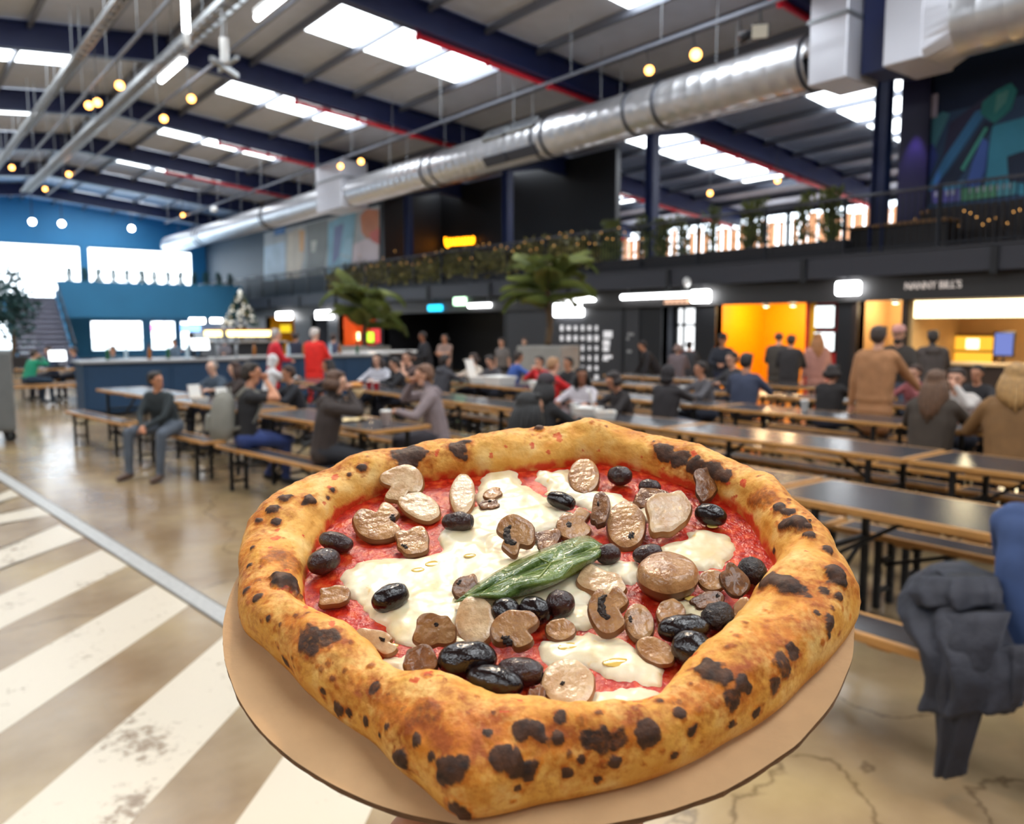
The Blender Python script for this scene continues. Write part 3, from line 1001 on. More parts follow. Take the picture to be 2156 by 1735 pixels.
# far mural on the gallery
FMX = 15.75
a = PX(556, 500, FMX); b = PX(800, 450, FMX)
wz0, wz1 = PX(680, 590, FMX).z, roof(FMX) - .8
struct(MB().box(FMX, FMX + .3, b.y, FY, GZ, roof(FMX) - .2).build('wall_gallery', mat('teal_dark_wall', rgb(30, 50, 66), .6)))
o = thing('wall_painting', 'wide pastel abstract painting on the gallery wall beyond the black room', 'painting', (FMX, (a.y + b.y) / 2, GZ))
shapes_on(o, FMX, [((150, 156, 160), [(556, 492), (800, 432), (800, 568), (556, 590)]), ((150, 178, 200), [(556, 520), (600, 508), (600, 588), (556, 592)]),
    ((196, 184, 164), [(606, 492), (635, 478), (640, 540), (630, 585), (604, 586)]), ((206, 150, 96), [(630, 486), (642, 484), (640, 530), (631, 530)]),
    ((104, 110, 110), [(645, 474), (690, 462), (690, 520), (680, 578), (644, 582), (648, 530)]), ((186, 190, 182), [(656, 508), (668, 506), (664, 530), (656, 532)]),
    ((112, 168, 196), [(692, 470), (730, 450), (750, 445), (745, 500), (735, 570), (690, 577)]), ((96, 110, 160), [(705, 478), (725, 470), (715, 540), (700, 560)]),
    ((140, 190, 216), [(728, 505), (745, 500), (738, 568), (715, 570)]), ((178, 100, 66), [(760, 455), (772, 440), (798, 442), (798, 480), (775, 505), (763, 490)]),
    ((200, 80, 70), [(780, 490), (799, 480), (799, 516), (784, 514)]), ((206, 188, 196), [(745, 515), (775, 502), (799, 515), (799, 566), (742, 572)]),
    ((52, 96, 160), [(580, 484), (602, 478), (600, 492), (578, 496)])])
# black room on the gallery with the orange stall
RX = 18.4
ra, rb = PX(806, 500, FMX).y, PX(1052, 500, RX).y
struct(MB().box(RX, RX + .2, rb - 6, FY - 4, GZ, roof(RX) - .1).build('wall_gallery_room', m_black))
struct(MB().box(FMX, RX, ra - .1, ra + .1, GZ, roof(RX) - .1).build('wall_gallery_return', m_black))
t, hw, hh = wall_item(842, 488, 925, 556, RX - .02, 'stall_front', 'orange tiled stall front with a pale menu sheet on the gallery', 'stall')
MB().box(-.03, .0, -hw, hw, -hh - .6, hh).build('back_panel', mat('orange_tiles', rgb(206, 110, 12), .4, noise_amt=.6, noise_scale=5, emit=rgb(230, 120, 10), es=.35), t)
q = PX(888, 535, RX - .06)
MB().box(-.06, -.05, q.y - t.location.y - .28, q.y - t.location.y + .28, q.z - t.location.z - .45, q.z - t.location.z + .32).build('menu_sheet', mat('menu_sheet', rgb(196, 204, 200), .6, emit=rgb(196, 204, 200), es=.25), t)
q = PX(886, 492, RX - .3)
lp_ = thing('globe_lamp', 'small bright globe lamp hanging in front of the orange stall', 'light', q)
MB().ell((0, 0, 0), (.1, .1, .1), 12, 8).build('globe', m_lampw, lp_, True)
MB().tube((0, 0, .1), (0, 0, roof(q.x) - q.z - .02), .008, 6).build('cord', m_black, lp_)
# orange neon script
q0 = PX(938, 502, RX - .1); q1 = PX(998, 512, RX - .1)
t = thing('neon_sign', 'glowing orange neon script sign on the black gallery wall', 'sign', (RX - .1, (q0.y + q1.y) / 2, (q0.z + q1.z) / 2))
hw = abs(q0.y - q1.y) / 2
pts = []
for k in range(90):
    u = k / 89
    pts.append((0, hw - 2 * hw * u + .07 * math.sin(u * 58), .02 + .12 * math.sin(u * 58 + 1.3) * (1 if u > .1 else 1.5) - .08 * u))
MB().path(pts, .035, 6).build('script', emat('orange_neon', (1.0, .30, .005, 1), 5.0), t)
MB().box(.04, .07, -hw * 1.05, hw * 1.05, -.22, .2).build('backplate', m_black, t)
# grey block further along the gallery
q0, q1 = PX(1062, 480, 21.0), PX(1176, 480, 21.0)
struct(MB().box(21.0, 21.3, q1.y, q0.y, GZ, PX(1120, 448, 21.0).z).build('wall_gallery_block', mat('blue_grey_block', rgb(74, 84, 104), .6)))
# ================================================================ ducts, trays, lamps under the roof
DX, DZ, DR = 12.9, 6.18, 0.455
def duct_run(y0, y1, r, label, seams=True):
    t = thing('air_duct', label, 'duct', (DX, y0, DZ))
    L = y1 - y0
    n = max(2, int(L / .35))
    mb = MB()
    pts, rr = [], []
    for k in range(n + 1):
        yk = L * k / n
        pts += [(0, max(0, yk - .012), 0), (0, yk, 0), (0, min(L, yk + .012), 0)]
        rr += [r, r * 1.008, r]
    mb.path(pts, rr, 32)
    mb.build('spiral_pipe', m_steel, t, True)
    hg = 1.9
    while hg < L:
        fl_ = MB()
        for s_ in (-1, 1):
            fl_.tube((s_ * .3, hg, r * .85), (s_ * .3, hg, roof(DX) - DZ - .2), .008, 6)
        fl_.build('hanger', m_galv, t)
        hg += 3.05
    return t
def flange(t, yk, r, w=.03):
    MB().lathe([(r * .98, -w), (r * 1.06, -w), (r * 1.06, w), (r * .98, w)], 32, (0, yk, 0), M=Matrix.Rotation(math.pi / 2, 3, 'X')).build('flange_ring', mat('dark_flange', rgb(70, 72, 82), .4, .6), t, True)
def dy(px):
    return PX(px, 690, DX).y
d1_ = duct_run(dy(1700), dy(755), DR, 'shiny round metal air duct between the two square plenum boxes')
for px in (1690, 1395, 1335, 1145, 1165, 915, 935):
    flange(d1_, dy(px) - d1_.location.y, DR)
d2_ = duct_run(dy(700), 47.0, DR, 'shiny round metal air duct running on to the far blue wall')
for px in (580, 575, 440, 432):
    flange(d2_, dy(px) - d2_.location.y, DR)
d3_ = duct_run(2.5, dy(1995), DR * 1.12, 'wide round metal air duct beyond the tapered collar')
flange(d3_, 1.2, DR * 1.12)
# grilles on the first run
for px0, px1, py in ((1046, 1090, 309), (1094, 1152, 296)):
    a_, b_ = dy(px0), dy(px1)
    g_ = MB()
    yc, hw = (a_ + b_) / 2 - d1_.location.y, abs(a_ - b_) / 2
    for s1, s2 in ((-1, -1), (-1, 1)):
        pass
    M_ = Matrix.Translation((-DR * .72, yc, DR * .72)) @ Matrix.Rotation(math.radians(-45), 4, 'Y')
    g_.box(-.16, .16, -hw, -hw + .06, -.03, .06, 0, M_).box(-.16, .16, hw - .06, hw, -.03, .06, 0, M_).box(-.16, -.11, -hw, hw, -.03, .06, 0, M_).box(.11, .16, -hw, hw, -.03, .06, 0, M_)
    go = g_.build('grille_frame', m_galv, d1_)
    MB().box(-.11, .11, -hw + .06, hw - .06, -.02, .012, 0, M_).build('grille_mesh', mat('grille_dark', rgb(60, 62, 72), .6), d1_)
    M2 = Matrix.Translation((-DR * .8, yc, -DR * .62)) @ Matrix.Rotation(math.radians(-128), 4, 'Y')
    MB().box(-.13, .13, -hw, hw, -.03, .05, 0, M2).build('lower_grille', mat('grille_dark', rgb(60, 62, 72), .6), d1_)
# plenum boxes
def plenum(y0, y1, w, z0, z1, label, up):
    t = thing('plenum_box', label, 'duct', (DX, (y0 + y1) / 2, DZ))
    h = (y1 - y0) / 2
    MB().bbox(-w, w, -h, h, z0, z1, .015).build('box', mat('plenum_sheet', rgb(214, 214, 222), .35, .35), t)
    if up:
        MB().bbox(-w, w, -h, h, z1, up, .015).build('riser', mat('plenum_sheet', rgb(214, 214, 222)), t)
        MB().box(-w - .03, w + .03, -h - .03, h + .03, z1 - .03, z1 + .03).build('joint_band', m_galv, t)
    return t
plenum(dy(1792), dy(1716), .5, -.52, .48, 'tall square metal plenum box with riser on the duct', roof(DX) - DZ - .3)
plenum(dy(1945), dy(1868), .53, -.53, .53, 'square metal plenum box next to the tapered duct collar', None)
plenum(dy(752), dy(700), .5, -.5, .5, 'square metal plenum box on the duct above the gallery painting', roof(DX) - DZ - .66)
t = thing('duct_collar', 'tapered metal collar joining the square box to the wide duct', 'duct', (DX, dy(1995), DZ))
L_ = dy(1945) - dy(1995)
mb = MB()
n = 32
vs = []
for j in range(n):
    a_ = 2 * math.pi * (j + .5) / n
    vs.append((DR * 1.12 * math.cos(a_), 0, DR * 1.12 * math.sin(a_)))
for j in range(n):
    a_ = 2 * math.pi * (j + .5) / n
    c_, s_ = math.cos(a_), math.sin(a_)
    k_ = .525 / max(abs(c_), abs(s_))
    vs.append((k_ * c_, L_, k_ * s_))
mb.add(vs, [(j, (j + 1) % n, n + (j + 1) % n, n + j) for j in range(n)])
mb.build('taper', mat('plenum_sheet', rgb(214, 214, 222)), t)
# short vertical duct column in front of the mural
q = PX(1826, 60, DX - .2)
struct(MB().box(DX - .1, DX + .55, dy(1862), dy(1796), 5.75, roof(DX) - .25).build('trim_%d' % tn, mat('navy_duct_cover', rgb(22, 34, 80), .5))); tn += 1

# ---- cable trays and light tracks along the ridge
def tray(X, z, y0, y1, w, label, h=.1):
    t = thing('cable_tray', label, 'cable tray', (X, y0, z))
    L = y1 - y0
    mb = MB()
    for s_ in (-1, 1):
        mb.box(s_ * w / 2 - .012, s_ * w / 2 + .012, 0, L, 0, h)
    mb.build('side_rail', m_galv, t)
    rg = MB()
    k = .15
    while k < L:
        rg.box(-w / 2, w / 2, k - .03, k + .03, 0, .02); k += .35
    rg.build('rungs', m_galv, t)['kind'] = 'stuff'
    MB().path([(-.05, 0, .05), (-.03, L / 3, .06), (-.06, L * .66, .05), (-.04, L, .05)], .04, 8).path([(.06, 0, .05), (.04, L / 2, .06), (.05, L, .05)], .03, 8).build('cables', mat('grey_cable', rgb(150, 150, 152), .6), t, True)
    hg = MB()
    k = 1.0
    while k < L:
        for s_ in (-1, 1):
            hg.tube((s_ * w / 2, k, 0), (s_ * w / 2, k, roof(X) - z - .1), .008, 6)
        k += 3.0
    hg.build('hanger_rods', m_galv, t)['kind'] = 'stuff'
    return t
tray(5.0, 7.05, 5, 38, .32, 'wide galvanised cable tray hanging under the roof ridge')
tray(3.55, 7.1, 6, 34, .16, 'narrow galvanised cable tray hanging left of the ridge')
def track(X, z, y0, y1, label):
    t = thing('light_track', label, 'light track', (X, y0, z))
    L = y1 - y0
    MB().box(-.025, .025, 0, L, -.02, .03).build('rail', m_purlin, t)
    hg = MB()
    k = .8
    while k < L:
        hg.tube((0, k, .03), (0, k, roof(X) - z - .1), .006, 6); k += 2.4
    hg.build('hanger_rods', m_galv, t)['kind'] = 'stuff'
track(5.45, 6.75, 10, 36, 'black light track right of the ridge tray')
track(3.9, 6.75, 10, 30, 'black light track left of the ridge tray')
track(11.35, 6.75, 7, 42, 'black light track in front of the round duct')
m_barrel = mat('lamp_barrel', rgb(40, 40, 46), .4)
def spot_lamp(px, py, Z, label, m=m_lamp, r=.085, X=None, group=None, aim=(0, -.5, -1)):
    q = PX(px, py, X) if X else PZ(px, py, Z)
    t = thing('spotlight', label, 'spotlight', q, 0, group)
    d = Vector((CAM.x - q.x, CAM.y - q.y, -3.5)).normalized()
    rot = d.to_track_quat('Z', 'Y').to_matrix()
    MB().lathe([(r * .45, -.24), (r * .8, -.22), (r, -.03), (r * 1.04, 0), (r * .98, .0)], 16, (0, 0, 0), M=rot).build('barrel', m_barrel, t, True)
    MB().lathe([(r * .3, .02), (r * .7, .014), (r * .93, .004), (r * .93, -.004)], 16, (0, 0, 0), M=rot).build('lens', m, t, True)
    zt = {11.35: 6.75, 5.45: 6.75, 3.9: 6.75}.get(X, 0)
    if zt < q.z + .05:
        zt = roof(q.x) - .02
    MB().path([-d * .12, Vector((0, -d.y * .12, zt - q.z))], .012, 6).build('yoke', m_barrel, t)
for i, (px, py, X) in enumerate([(1465, 115, 11.35), (1367, 148, 11.35), (760, 340, 11.35), (717, 350, 11.35), (385, 453, 11.22), (403, 208, 5.45), (345, 250, 5.45), (145, 367, 5.32), (95, 398, 5.45), (252, 180, 3.9), (187, 222, 3.9), (205, 216, 3.95), (25, 353, 3.9)]):
    r_ = .10 if px == 1465 else .085
    where = 'in front of the round duct' if X > 11 else ('right of the ridge cable tray' if X > 5 else 'left of the ridge cable tray')
    if px == 1465:
        lab = 'brightest warm spotlight glaring on the track in front of the duct'
        g_ = None
    else:
        lab, g_ = 'small warm track spotlight ' + where, 'warm track spotlights ' + where
    spot_lamp(px, py, 0, lab, X=X, r=r_, group=g_)
for px, py, X in ((1495, 407, 21.0), (1637, 380, 21.0)):
    spot_lamp(px, py, 0, 'warm spotlight under the gallery roof in front of the windows', X=X, group='warm gallery spotlights')
for px, py in ((68, 467), (130, 471), (277, 481)):
    q = PY(px, py, 46.5)
    t = thing('far_lamp', 'round white lamp high on the far blue wall', 'light', q, 0, 'white lamps on the far wall')
    MB().ell((0, 0, 0), (.15, .15, .15), 12, 8).build('globe', m_lampw, t, True)
    MB().tube((0, 0, .1), (0, 0, roof(q.x) - q.z - .18), .02).build('stem', m_black, t)
for px, py, m_, lab in ((1138, 431, m_lampw, 'white'), (1033, 420, emat('violet_lamp', (.5, .35, 1, 1), 4), 'violet'), (1152, 463, emat('violet_lamp', (.5, .35, 1, 1), 4), 'violet')):
    spot_lamp(px, py, 0, 'small %s spotlight under the gallery roof by the black room%s' % (lab, ' corner' if px == 1152 else ''), m_, X=19.5, r=.075)
# floodlight, projector
q = PX(1600, 66, 11.35)
t = thing('floodlight', 'square white faced floodlight on the track in front of the duct', 'floodlight', q)
rot = (CAM - q).to_track_quat('Z', 'Y').to_matrix().to_4x4()
MB().bbox(-.14, .14, -.12, .12, -.1, .02, .02, 0, rot).build('housing', m_barrel, t)
MB().bbox(-.12, .12, -.1, .1, .02, .03, .004, 0, rot).build('glass', mat('flood_glass', rgb(212, 206, 190), .3), t)
MB().path([(0, 0, .1), (0, 0, .3)], .02, 6).build('bracket', m_barrel, t)
q = PX(1558, 82, 11.35)
t = thing('spotlight', 'dark unlit spotlight beside the square floodlight', 'spotlight', q)
MB().lathe([(.05, -.2), (.08, -.18), (.09, 0), (.07, .01)], 16, M=(Vector((-1, .6, -.5))).to_track_quat('Z', 'Y').to_matrix()).build('barrel', m_barrel, t, True)
MB().path([(0, 0, 0), (0, 0, .3)], .014, 6).build('yoke', m_barrel, t)
q = PX(450, 432, 11.35)
q.z = 6.58
t = thing('camera_dome', 'small white surveillance camera on the track near the far wall', 'camera', q)
MB().bbox(-.09, .09, -.2, .2, -.1, .1, .05).build('housing', m_white, t)
MB().path([(0, 0, .09), (0, 0, .16)], .02, 6).build('bracket', m_white, t)
# upright and sloping tube lamps by the ridge
q0, q1 = PD(389, -30, 13.2), PD(393, 82, 13.2)
t = thing('tube_lamp', 'bright upright tube lamp hanging beside the ridge cable tray', 'light', q1)
MB().path([(0, 0, .12), (0, 0, q0.z - q1.z)], .055, 10).build('tube', m_tube, t, True)
MB().lathe([(.03, -.12), (.05, -.1), (.055, .0), (.04, .12)], 12).build('socket', m_white, t, True)
MB().tube((0, 0, q0.z - q1.z), (0, 0, roof(q1.x) - q1.z - .1), .01, 6).build('cord', m_galv, t)
for px, py, l_ in ((572, 12, 1.2), (362, 150, 1.6)):
    q = PX(px, py, 5.0)
    t = thing('batten_light', 'white batten tube light fixed to the ridge cable tray', 'light', q, 0, 'batten lights on the ridge tray')
    MB().path([(0, -l_ / 2, 0), (0, l_ / 2, 0)], .05, 10).build('tube', m_tube, t, True)
    MB().box(-.06, .06, -l_ / 2, l_ / 2, .05, .12).build('housing', m_white, t)
# sensor cluster by the first ridge joint
q = PX(470, 125, 4.9)
t = thing('sensor_cluster', 'white antenna bracket with two upright rods under the ridge', 'fixture', q)
MB().tube((0, 0, -.1), (0, 0, .35), .05).tube((0, -.16, -.1), (0, -.16, .3), .05).build('rods', m_white, t)
MB().bar((-.3, -.3, -.12), (.35, .35, -.12), .08).bar((.1, -.4, -.05), (.1, .5, -.05), .06).build('bracket', m_galv, t)
MB().tube((0, 0, .3), (0, 0, roof(q.x) - q.z - .1), .015, 6).build('hanger', m_galv, t)

# ================================================================ plants
m_leaf = mat('shrub_leaf', rgb(132, 138, 72), .5, col2=rgb(78, 92, 46), noise_scale=3)
m_leaf2 = mat('shrub_leaf_warm', rgb(160, 146, 82), .5, col2=rgb(100, 104, 54), noise_scale=3)
m_soil = mat('planter_box_dark', rgb(40, 38, 42), .6)
def leaf_cloud(n, fn, size, ar=.35, droop=0.0, up=.3):
    mb = MB()
    for _ in range(n):
        p, d = fn()
        d = Vector(d).normalized()
        s_ = size * random.uniform(.6, 1.3)
        a_ = d.cross(Vector((random.uniform(-1, 1), random.uniform(-1, 1), random.uniform(-1, 1)))).normalized() * s_ * ar
        p = Vector(p)
        tip = p + d * s_ - Vector((0, 0, droop * s_))
        mid = p + d * s_ * .5 + d.cross(a_).normalized() * s_ * .06
        mb.add([p, mid + a_, tip, mid - a_], [(0, 1, 2), (0, 2, 3)])
    return mb
def hedge_meshes(kind):
    if kind == 0:      # upright bamboo-like tufts with gaps
        cs = [random.uniform(-.75, .75) for _ in range(4)]
        def fn():
            c = random.choice(cs)
            z = random.uniform(.0, .95)
            return (random.gauss(0, .07), c + random.gauss(0, .09), .3 + z), (random.gauss(0, .4), random.gauss(0, .4), random.uniform(.4, 1))
        return leaf_cloud(800, fn, .17, .16).mesh('foliage', m_leaf)
    def fn():
        y_ = random.uniform(-.88, .88)
        return (random.gauss(0, .12), y_, .3 + random.uniform(-.12, .68 + .12 * math.sin(y_ * 7))), (random.gauss(-.2, .5), random.gauss(0, .5), random.uniform(-.2, 1))
    return leaf_cloud(1150, fn, .18, .22).mesh('foliage', m_leaf2)
hm = [hedge_meshes(0), hedge_meshes(0), hedge_meshes(1), hedge_meshes(1)]
pbox = MB().bbox(-.16, .16, -.86, .86, .0, .36, .02).mesh('planter_box', m_soil)
stem = MB()
for k in range(6):
    stem.tube((0, -.7 + k * .28, .3), (random.uniform(-.05, .05), -.7 + k * .28, .95), .01, 5)
stem = stem.mesh('stems', mat('green_stem', rgb(70, 70, 36), .7))
y = PX(1795, 480, GX + .3).y
i = 0
y_lim = PX(700, 580, GX + .3).y
while y < y_lim:
    px_y = y
    tuft = y < PX(1360, 500, GX + .3).y
    t = thing('planter', 'planter with %s on the gallery edge' % ('upright bamboo tufts, gaps between, in front of the windows' if tuft else 'dense olive green trailing hedge'), 'planter',
              (GX + .3, y + .9, GZ), 0, 'bamboo planters by the gallery windows' if tuft else 'hedge planters on the gallery edge')
    child('planter_box', pbox, t)
    child('stems', stem, t)
    f_ = child('foliage', hm[(0 if tuft else 2) + i % 2], t)
    if i % 4 > 1:
        f_.rotation_euler = (0, 0, math.pi)
    f_.scale = (1, 1, random.uniform(.9, 1.1))
    i += 1
    y += 1.8
# fairy lights twined through the hedge and below the mural
m_fairy = emat('fairy_bulb', (1.0, .50, .14, 1), 2.2)
def fairy(name_pts, label, n_sub=1):
    q = name_pts[0]
    t = thing('fairy_lights', label, 'fairy lights', q)
    MB().path([p - q for p in name_pts], .004, 4).build('wire', m_black, t)
    bm_ = MB().ell((0, 0, 0), (.010, .010, .014), 8, 6).mesh('bulb', m_fairy, True)
    for p in name_pts:
        child('bulb', bm_, t, p - q)
pts = []
for k in range(52):
    px = 720 + k * 12.4
    q = PX(px, 560 - k * 1.35 + random.uniform(-22, 14), GX - .1)
    pts.append(q)
fairy(pts, 'string of tiny warm fairy lights twined through the gallery hedge')
pts = [PX(1900 + k * 13, random.uniform(432, 482), MXR - .43) for k in range(20)]
fairy(pts, 'string of tiny warm fairy lights in front of the dark timber boards')
# potted palms
m_frond = mat('palm_frond', rgb(122, 128, 60), .5, col2=rgb(74, 88, 40), noise_scale=2)
m_trunk = mat('palm_trunk', rgb(104, 82, 58), .8, noise_amt=.4, noise_scale=14)
m_pot = mat('concrete_planter', rgb(150, 146, 140), .7, noise_amt=.1, noise_scale=4)
def frond_mesh(L, droop):
    mb = MB()
    pts = []
    for k in range(9):
        u = k / 8
        pts.append(Vector((L * u * (1 - .12 * u), 0, L * (.55 * u - droop * u * u))))
    mb.path(pts, [.016 * (1 - .8 * k / 8) for k in range(9)], 5)
    for k in range(1, 26):
        u = k / 26
        i0 = int(u * 8); f_ = u * 8 - i0
        p = pts[i0].lerp(pts[min(8, i0 + 1)], f_)
        ln = L * .30 * math.sin(math.pi * min(.97, u * .9 + .1)) + .05
        for s_ in (-1, 1):
            d = Vector((.55, s_ * .8, -.22)).normalized() * ln
            w_ = Vector((.03, 0, .006))
            mb.add([p - w_ * .5, p + d * .5 + w_ + Vector((0, 0, .02)), p + d + Vector((0, 0, -.05)), p + d * .5 - w_ + Vector((0, 0, .02))], [(0, 1, 2), (0, 2, 3)])
    return mb.mesh('frond', m_frond)
fms = [frond_mesh(1.15, .5), frond_mesh(1.3, .72), frond_mesh(1.0, .3)]
def palm(px, d, pot_py, top_z, crown_r, label, nf=15):
    q = PD(px, 700, d); q.z = 0
    t = thing('potted_palm', label, 'palm', q, random.uniform(0, 3))
    hp = CAM.z - (pot_py - 690) / FPX * d
    w = .55
    vs = MB().bbox(-w, w, -w, w, 0, hp, .03)
    vs.build('planter', m_pot, t)
    MB().bbox(-w + .06, w - .06, -w + .06, w - .06, hp - .02, hp + .005, .01).build('soil', mat('soil', rgb(50, 38, 28), .9), t)
    zt = top_z
    mb = MB()
    n = 16
    mb.path([(.03 * math.sin(k * .5), .02 * math.cos(k * .7), hp - .02 + (zt - hp) * k / n) for k in range(n + 1)], [(.085 if k % 2 else .07) * (1 - .25 * k / n) for k in range(n + 1)], 10)
    mb.build('trunk', m_trunk, t, True)
    for k in range(nf):
        o = child('frond', fms[k % 3], t, (0, 0, zt - random.uniform(0, 1.15)))
        o.rotation_euler = (0, random.uniform(-.5, .35), k * 2.4 + random.uniform(-.2, .2))
        s_ = crown_r * random.uniform(.85, 1.1)
        o.scale = (s_, s_, s_)
palm(1155, 18.5, 727, 3.2, 1.05, 'palm in a big grey planter in front of the menu wall', 26)
palm(768, 24.0, 728, 2.85, 1.2, 'palm in a grey planter beside the orange kiosk', 26)
# ---------------- christmas tree on the far bar island
tq = PD(508, 700, 31.0); tq.z = 0
isl = thing('bar_island', 'square bar island with a glowing golden shelf under the christmas tree', 'bar', tq)
MB().bbox(-1.2, 1.2, -1.2, 1.2, 0, 1.12, .03).build('body', m_char, isl)
MB().bbox(-1.35, 1.35, -1.35, 1.35, 1.12, 1.18, .02).build('worktop', mat('grey_worktop', rgb(150, 146, 146), .4), isl)
MB().box(-.05, .05, -.05, .05, 1.18, 1.62).box(-1.0, -.94, -1.0, -.94, 1.18, 1.62).box(.94, 1.0, -1.0, -.94, 1.18, 1.62).box(.94, 1.0, .94, 1.0, 1.18, 1.62).box(-1.0, -.94, .94, 1.0, 1.18, 1.62).build('posts', m_black, isl)
MB().bbox(-1.05, 1.05, -1.05, 1.05, 1.56, 1.62, .01).build('shelf', mat('shelf_wood', rgb(150, 110, 60), .5), isl)
MB().box(-.9, .9, -1.10, -1.05, 1.36, 1.56).box(-1.10, -1.05, -.9, .9, 1.36, 1.56).build('glow_panel', emat('golden_shelf', (1, .72, .25, 1), 4.0), isl)
t = thing('christmas_tree', 'christmas tree thick with white baubles standing on the bar island', 'christmas tree', tq + Vector((0, 0, 1.62)))
MB().lathe([(.2, 0), (.24, .03), (.22, .16), (.05, .18), (.04, 1.0), (.02, 1.6)], 12).build('stand_and_stem', m_trunk, t)
def fnt():
    z = random.uniform(.14, 1.75)
    r_ = (1.85 - z) / 1.85 * .85 * random.uniform(.3, 1)
    a_ = random.uniform(0, 6.283)
    return (r_ * math.cos(a_), r_ * math.sin(a_), z), (math.cos(a_), math.sin(a_), random.uniform(-.3, .3))
t.scale = (.88, .88, .78)
leaf_cloud(1500, fnt, .16, .18).build('needles', mat('fir_green', rgb(30, 78, 62), .7, col2=rgb(18, 48, 42), noise_scale=4), t)
bme = MB().ell((0, 0, 0), (.062, .062, .062), 10, 7).mesh('bauble', mat('white_bauble', rgb(236, 234, 224), .3, emit=rgb(236, 230, 214), es=.25), True)
gme = MB().ell((0, 0, 0), (.045, .045, .045), 10, 7).mesh('bauble', mat('gold_bauble', rgb(220, 180, 90), .25, .6), True)
for k in range(95):
    z = random.uniform(.12, 1.72)
    r_ = (1.86 - z) / 1.86 * .85
    a_ = random.uniform(0, 6.283)
    child('bauble', bme if k % 4 else gme, t, (r_ * math.cos(a_), r_ * math.sin(a_), z))
MB().lathe([(.01, 0), (.12, .1), (.01, .28)], 8, (0, 0, 1.68)).build('topper', mat('white_bauble', rgb(236, 234, 224)), t)

# ================================================================ bar, far stair, balcony
def bar_counter(x0, x1, y0, y1, h, label, m_body, top_m):
    t = thing('bar_counter', label, 'bar', ((x0 + x1) / 2, (y0 + y1) / 2, 0))
    a, b = (x1 - x0) / 2, (y1 - y0) / 2
    MB().bbox(-a, a, -b, b, .08, h - .05, .01).build('body', m_body, t)
    MB().box(-a + .05, a - .05, -b + .06, b - .06, 0, .08).build('plinth', m_black, t)
    MB().bbox(-a - .06, a + .06, -b - .08, b + .06, h - .05, h, .012).build('worktop', top_m, t)
    n = int(2 * a / 1.1)
    for k in range(n):
        MB().bbox(-a + .05 + k * 2 * a / n, -a - .0 + (k + 1) * 2 * a / n - .03, -b - .02, -b, .14, h - .12, .01).build('panel', m_body, t)
    return t
m_barblue = mat('bar_blue_front', rgb(24, 60, 92), .5, noise_amt=.1)
m_bartop = mat('bar_top_grey', rgb(150, 150, 152), .3)
bar_counter(2.95, 6.0, 16.7, 17.5, 1.06, 'long dark blue bar counter with a pale top beyond the left benches', m_barblue, m_bartop)
bar_counter(6.2, 9.6, 17.2, 18.0, 1.06, 'dark blue bar counter section behind the man with the backpack', m_barblue, m_bartop)
q = PD(770, 700, 21.5)
bar_counter(q.x - 1.0, q.x + 1.0, q.y - 1.2, q.y - .5, 1.08, 'short black service counter with white top near the orange kiosk', m_black, mat('pale_top', rgb(214, 210, 206), .4))
# bar clutter : bottles, jugs, tills on the blue bar
m_bot = [mat('bottle_green', rgb(40, 90, 60), .15), mat('bottle_clear', rgb(180, 200, 210), .12), mat('bottle_amber', rgb(150, 90, 30), .15)]
bprof = [(.034, 0), (.036, .01), (.036, .17), (.03, .2), (.013, .23), (.012, .29), (.015, .295), (.015, .305)]
bmes = [MB().lathe(bprof, 12).mesh('glass_body', m, True) for m in m_bot]
capme = MB().lathe([(.016, .295), (.016, .315), (.012, .318)], 10).mesh('cap', m_black)
bx = [(3.5 + .33 * k + random.uniform(-.1, .1), 17.1 + random.uniform(-.25, .25), 1.06) for k in range(5)] + [(6.6 + .35 * k, 17.7 + random.uniform(-.2, .2), 1.06) for k in range(8)]
for k, p in enumerate(bx):
    c = ('green', 'clear', 'amber')[k % 3]
    t = thing('bottle', '%s glass bottle standing on the %s' % (c, 'left blue bar counter' if p[0] < 6.1 else 'right blue bar counter'), 'bottle', p, 0, c + ' bottles on the blue bar' + (' left' if p[0] < 6.1 else ' right'))
    child('glass_body', bmes[k % 3], t); child('cap', capme, t)
def till(p, rz, label):
    t = thing('till', label, 'till', p, rz)
    MB().bbox(-.12, .12, -.1, .1, 0, .05, .01).tube((0, .02, .05), (0, .04, .18), .02).build('stand', m_black, t)
    M_ = Matrix.Translation((0, .03, .28)) @ Matrix.Rotation(math.radians(-15), 4, 'X')
    MB().bbox(-.19, .19, -.012, .02, -.13, .13, .01, 0, M_).build('casing', m_black, t)
    MB().box(-.175, .175, -.016, -.012, -.115, .115, 0, M_).build('display', emat('white_till', (.9, .95, 1, 1), 2.5), t)
till((5.2, 17.05, 1.06), 0, 'lit white till screen on the left blue bar counter')
till((3.2, 20.95, .762), .1, 'bright tablet menu standing behind the green shirt table')
q = PD(360, 735, 16.2)
hb = thing('bar_pump', 'grey tap tower with three handles on the left blue bar counter', 'beer tap', (5.75, 17.1, 1.06))
MB().tube((-.2, 0, 0), (-.2, 0, .3), .03).tube((.2, 0, 0), (.2, 0, .3), .03).path([(-.28, 0, .32), (.28, 0, .32)], .04, 10).build('tower', m_galv, hb, True)
for k in range(3):
    MB().tube((-.18 + .18 * k, -.05, .32), (-.18 + .18 * k, -.08, .46), .014).build('handle', m_black, hb)
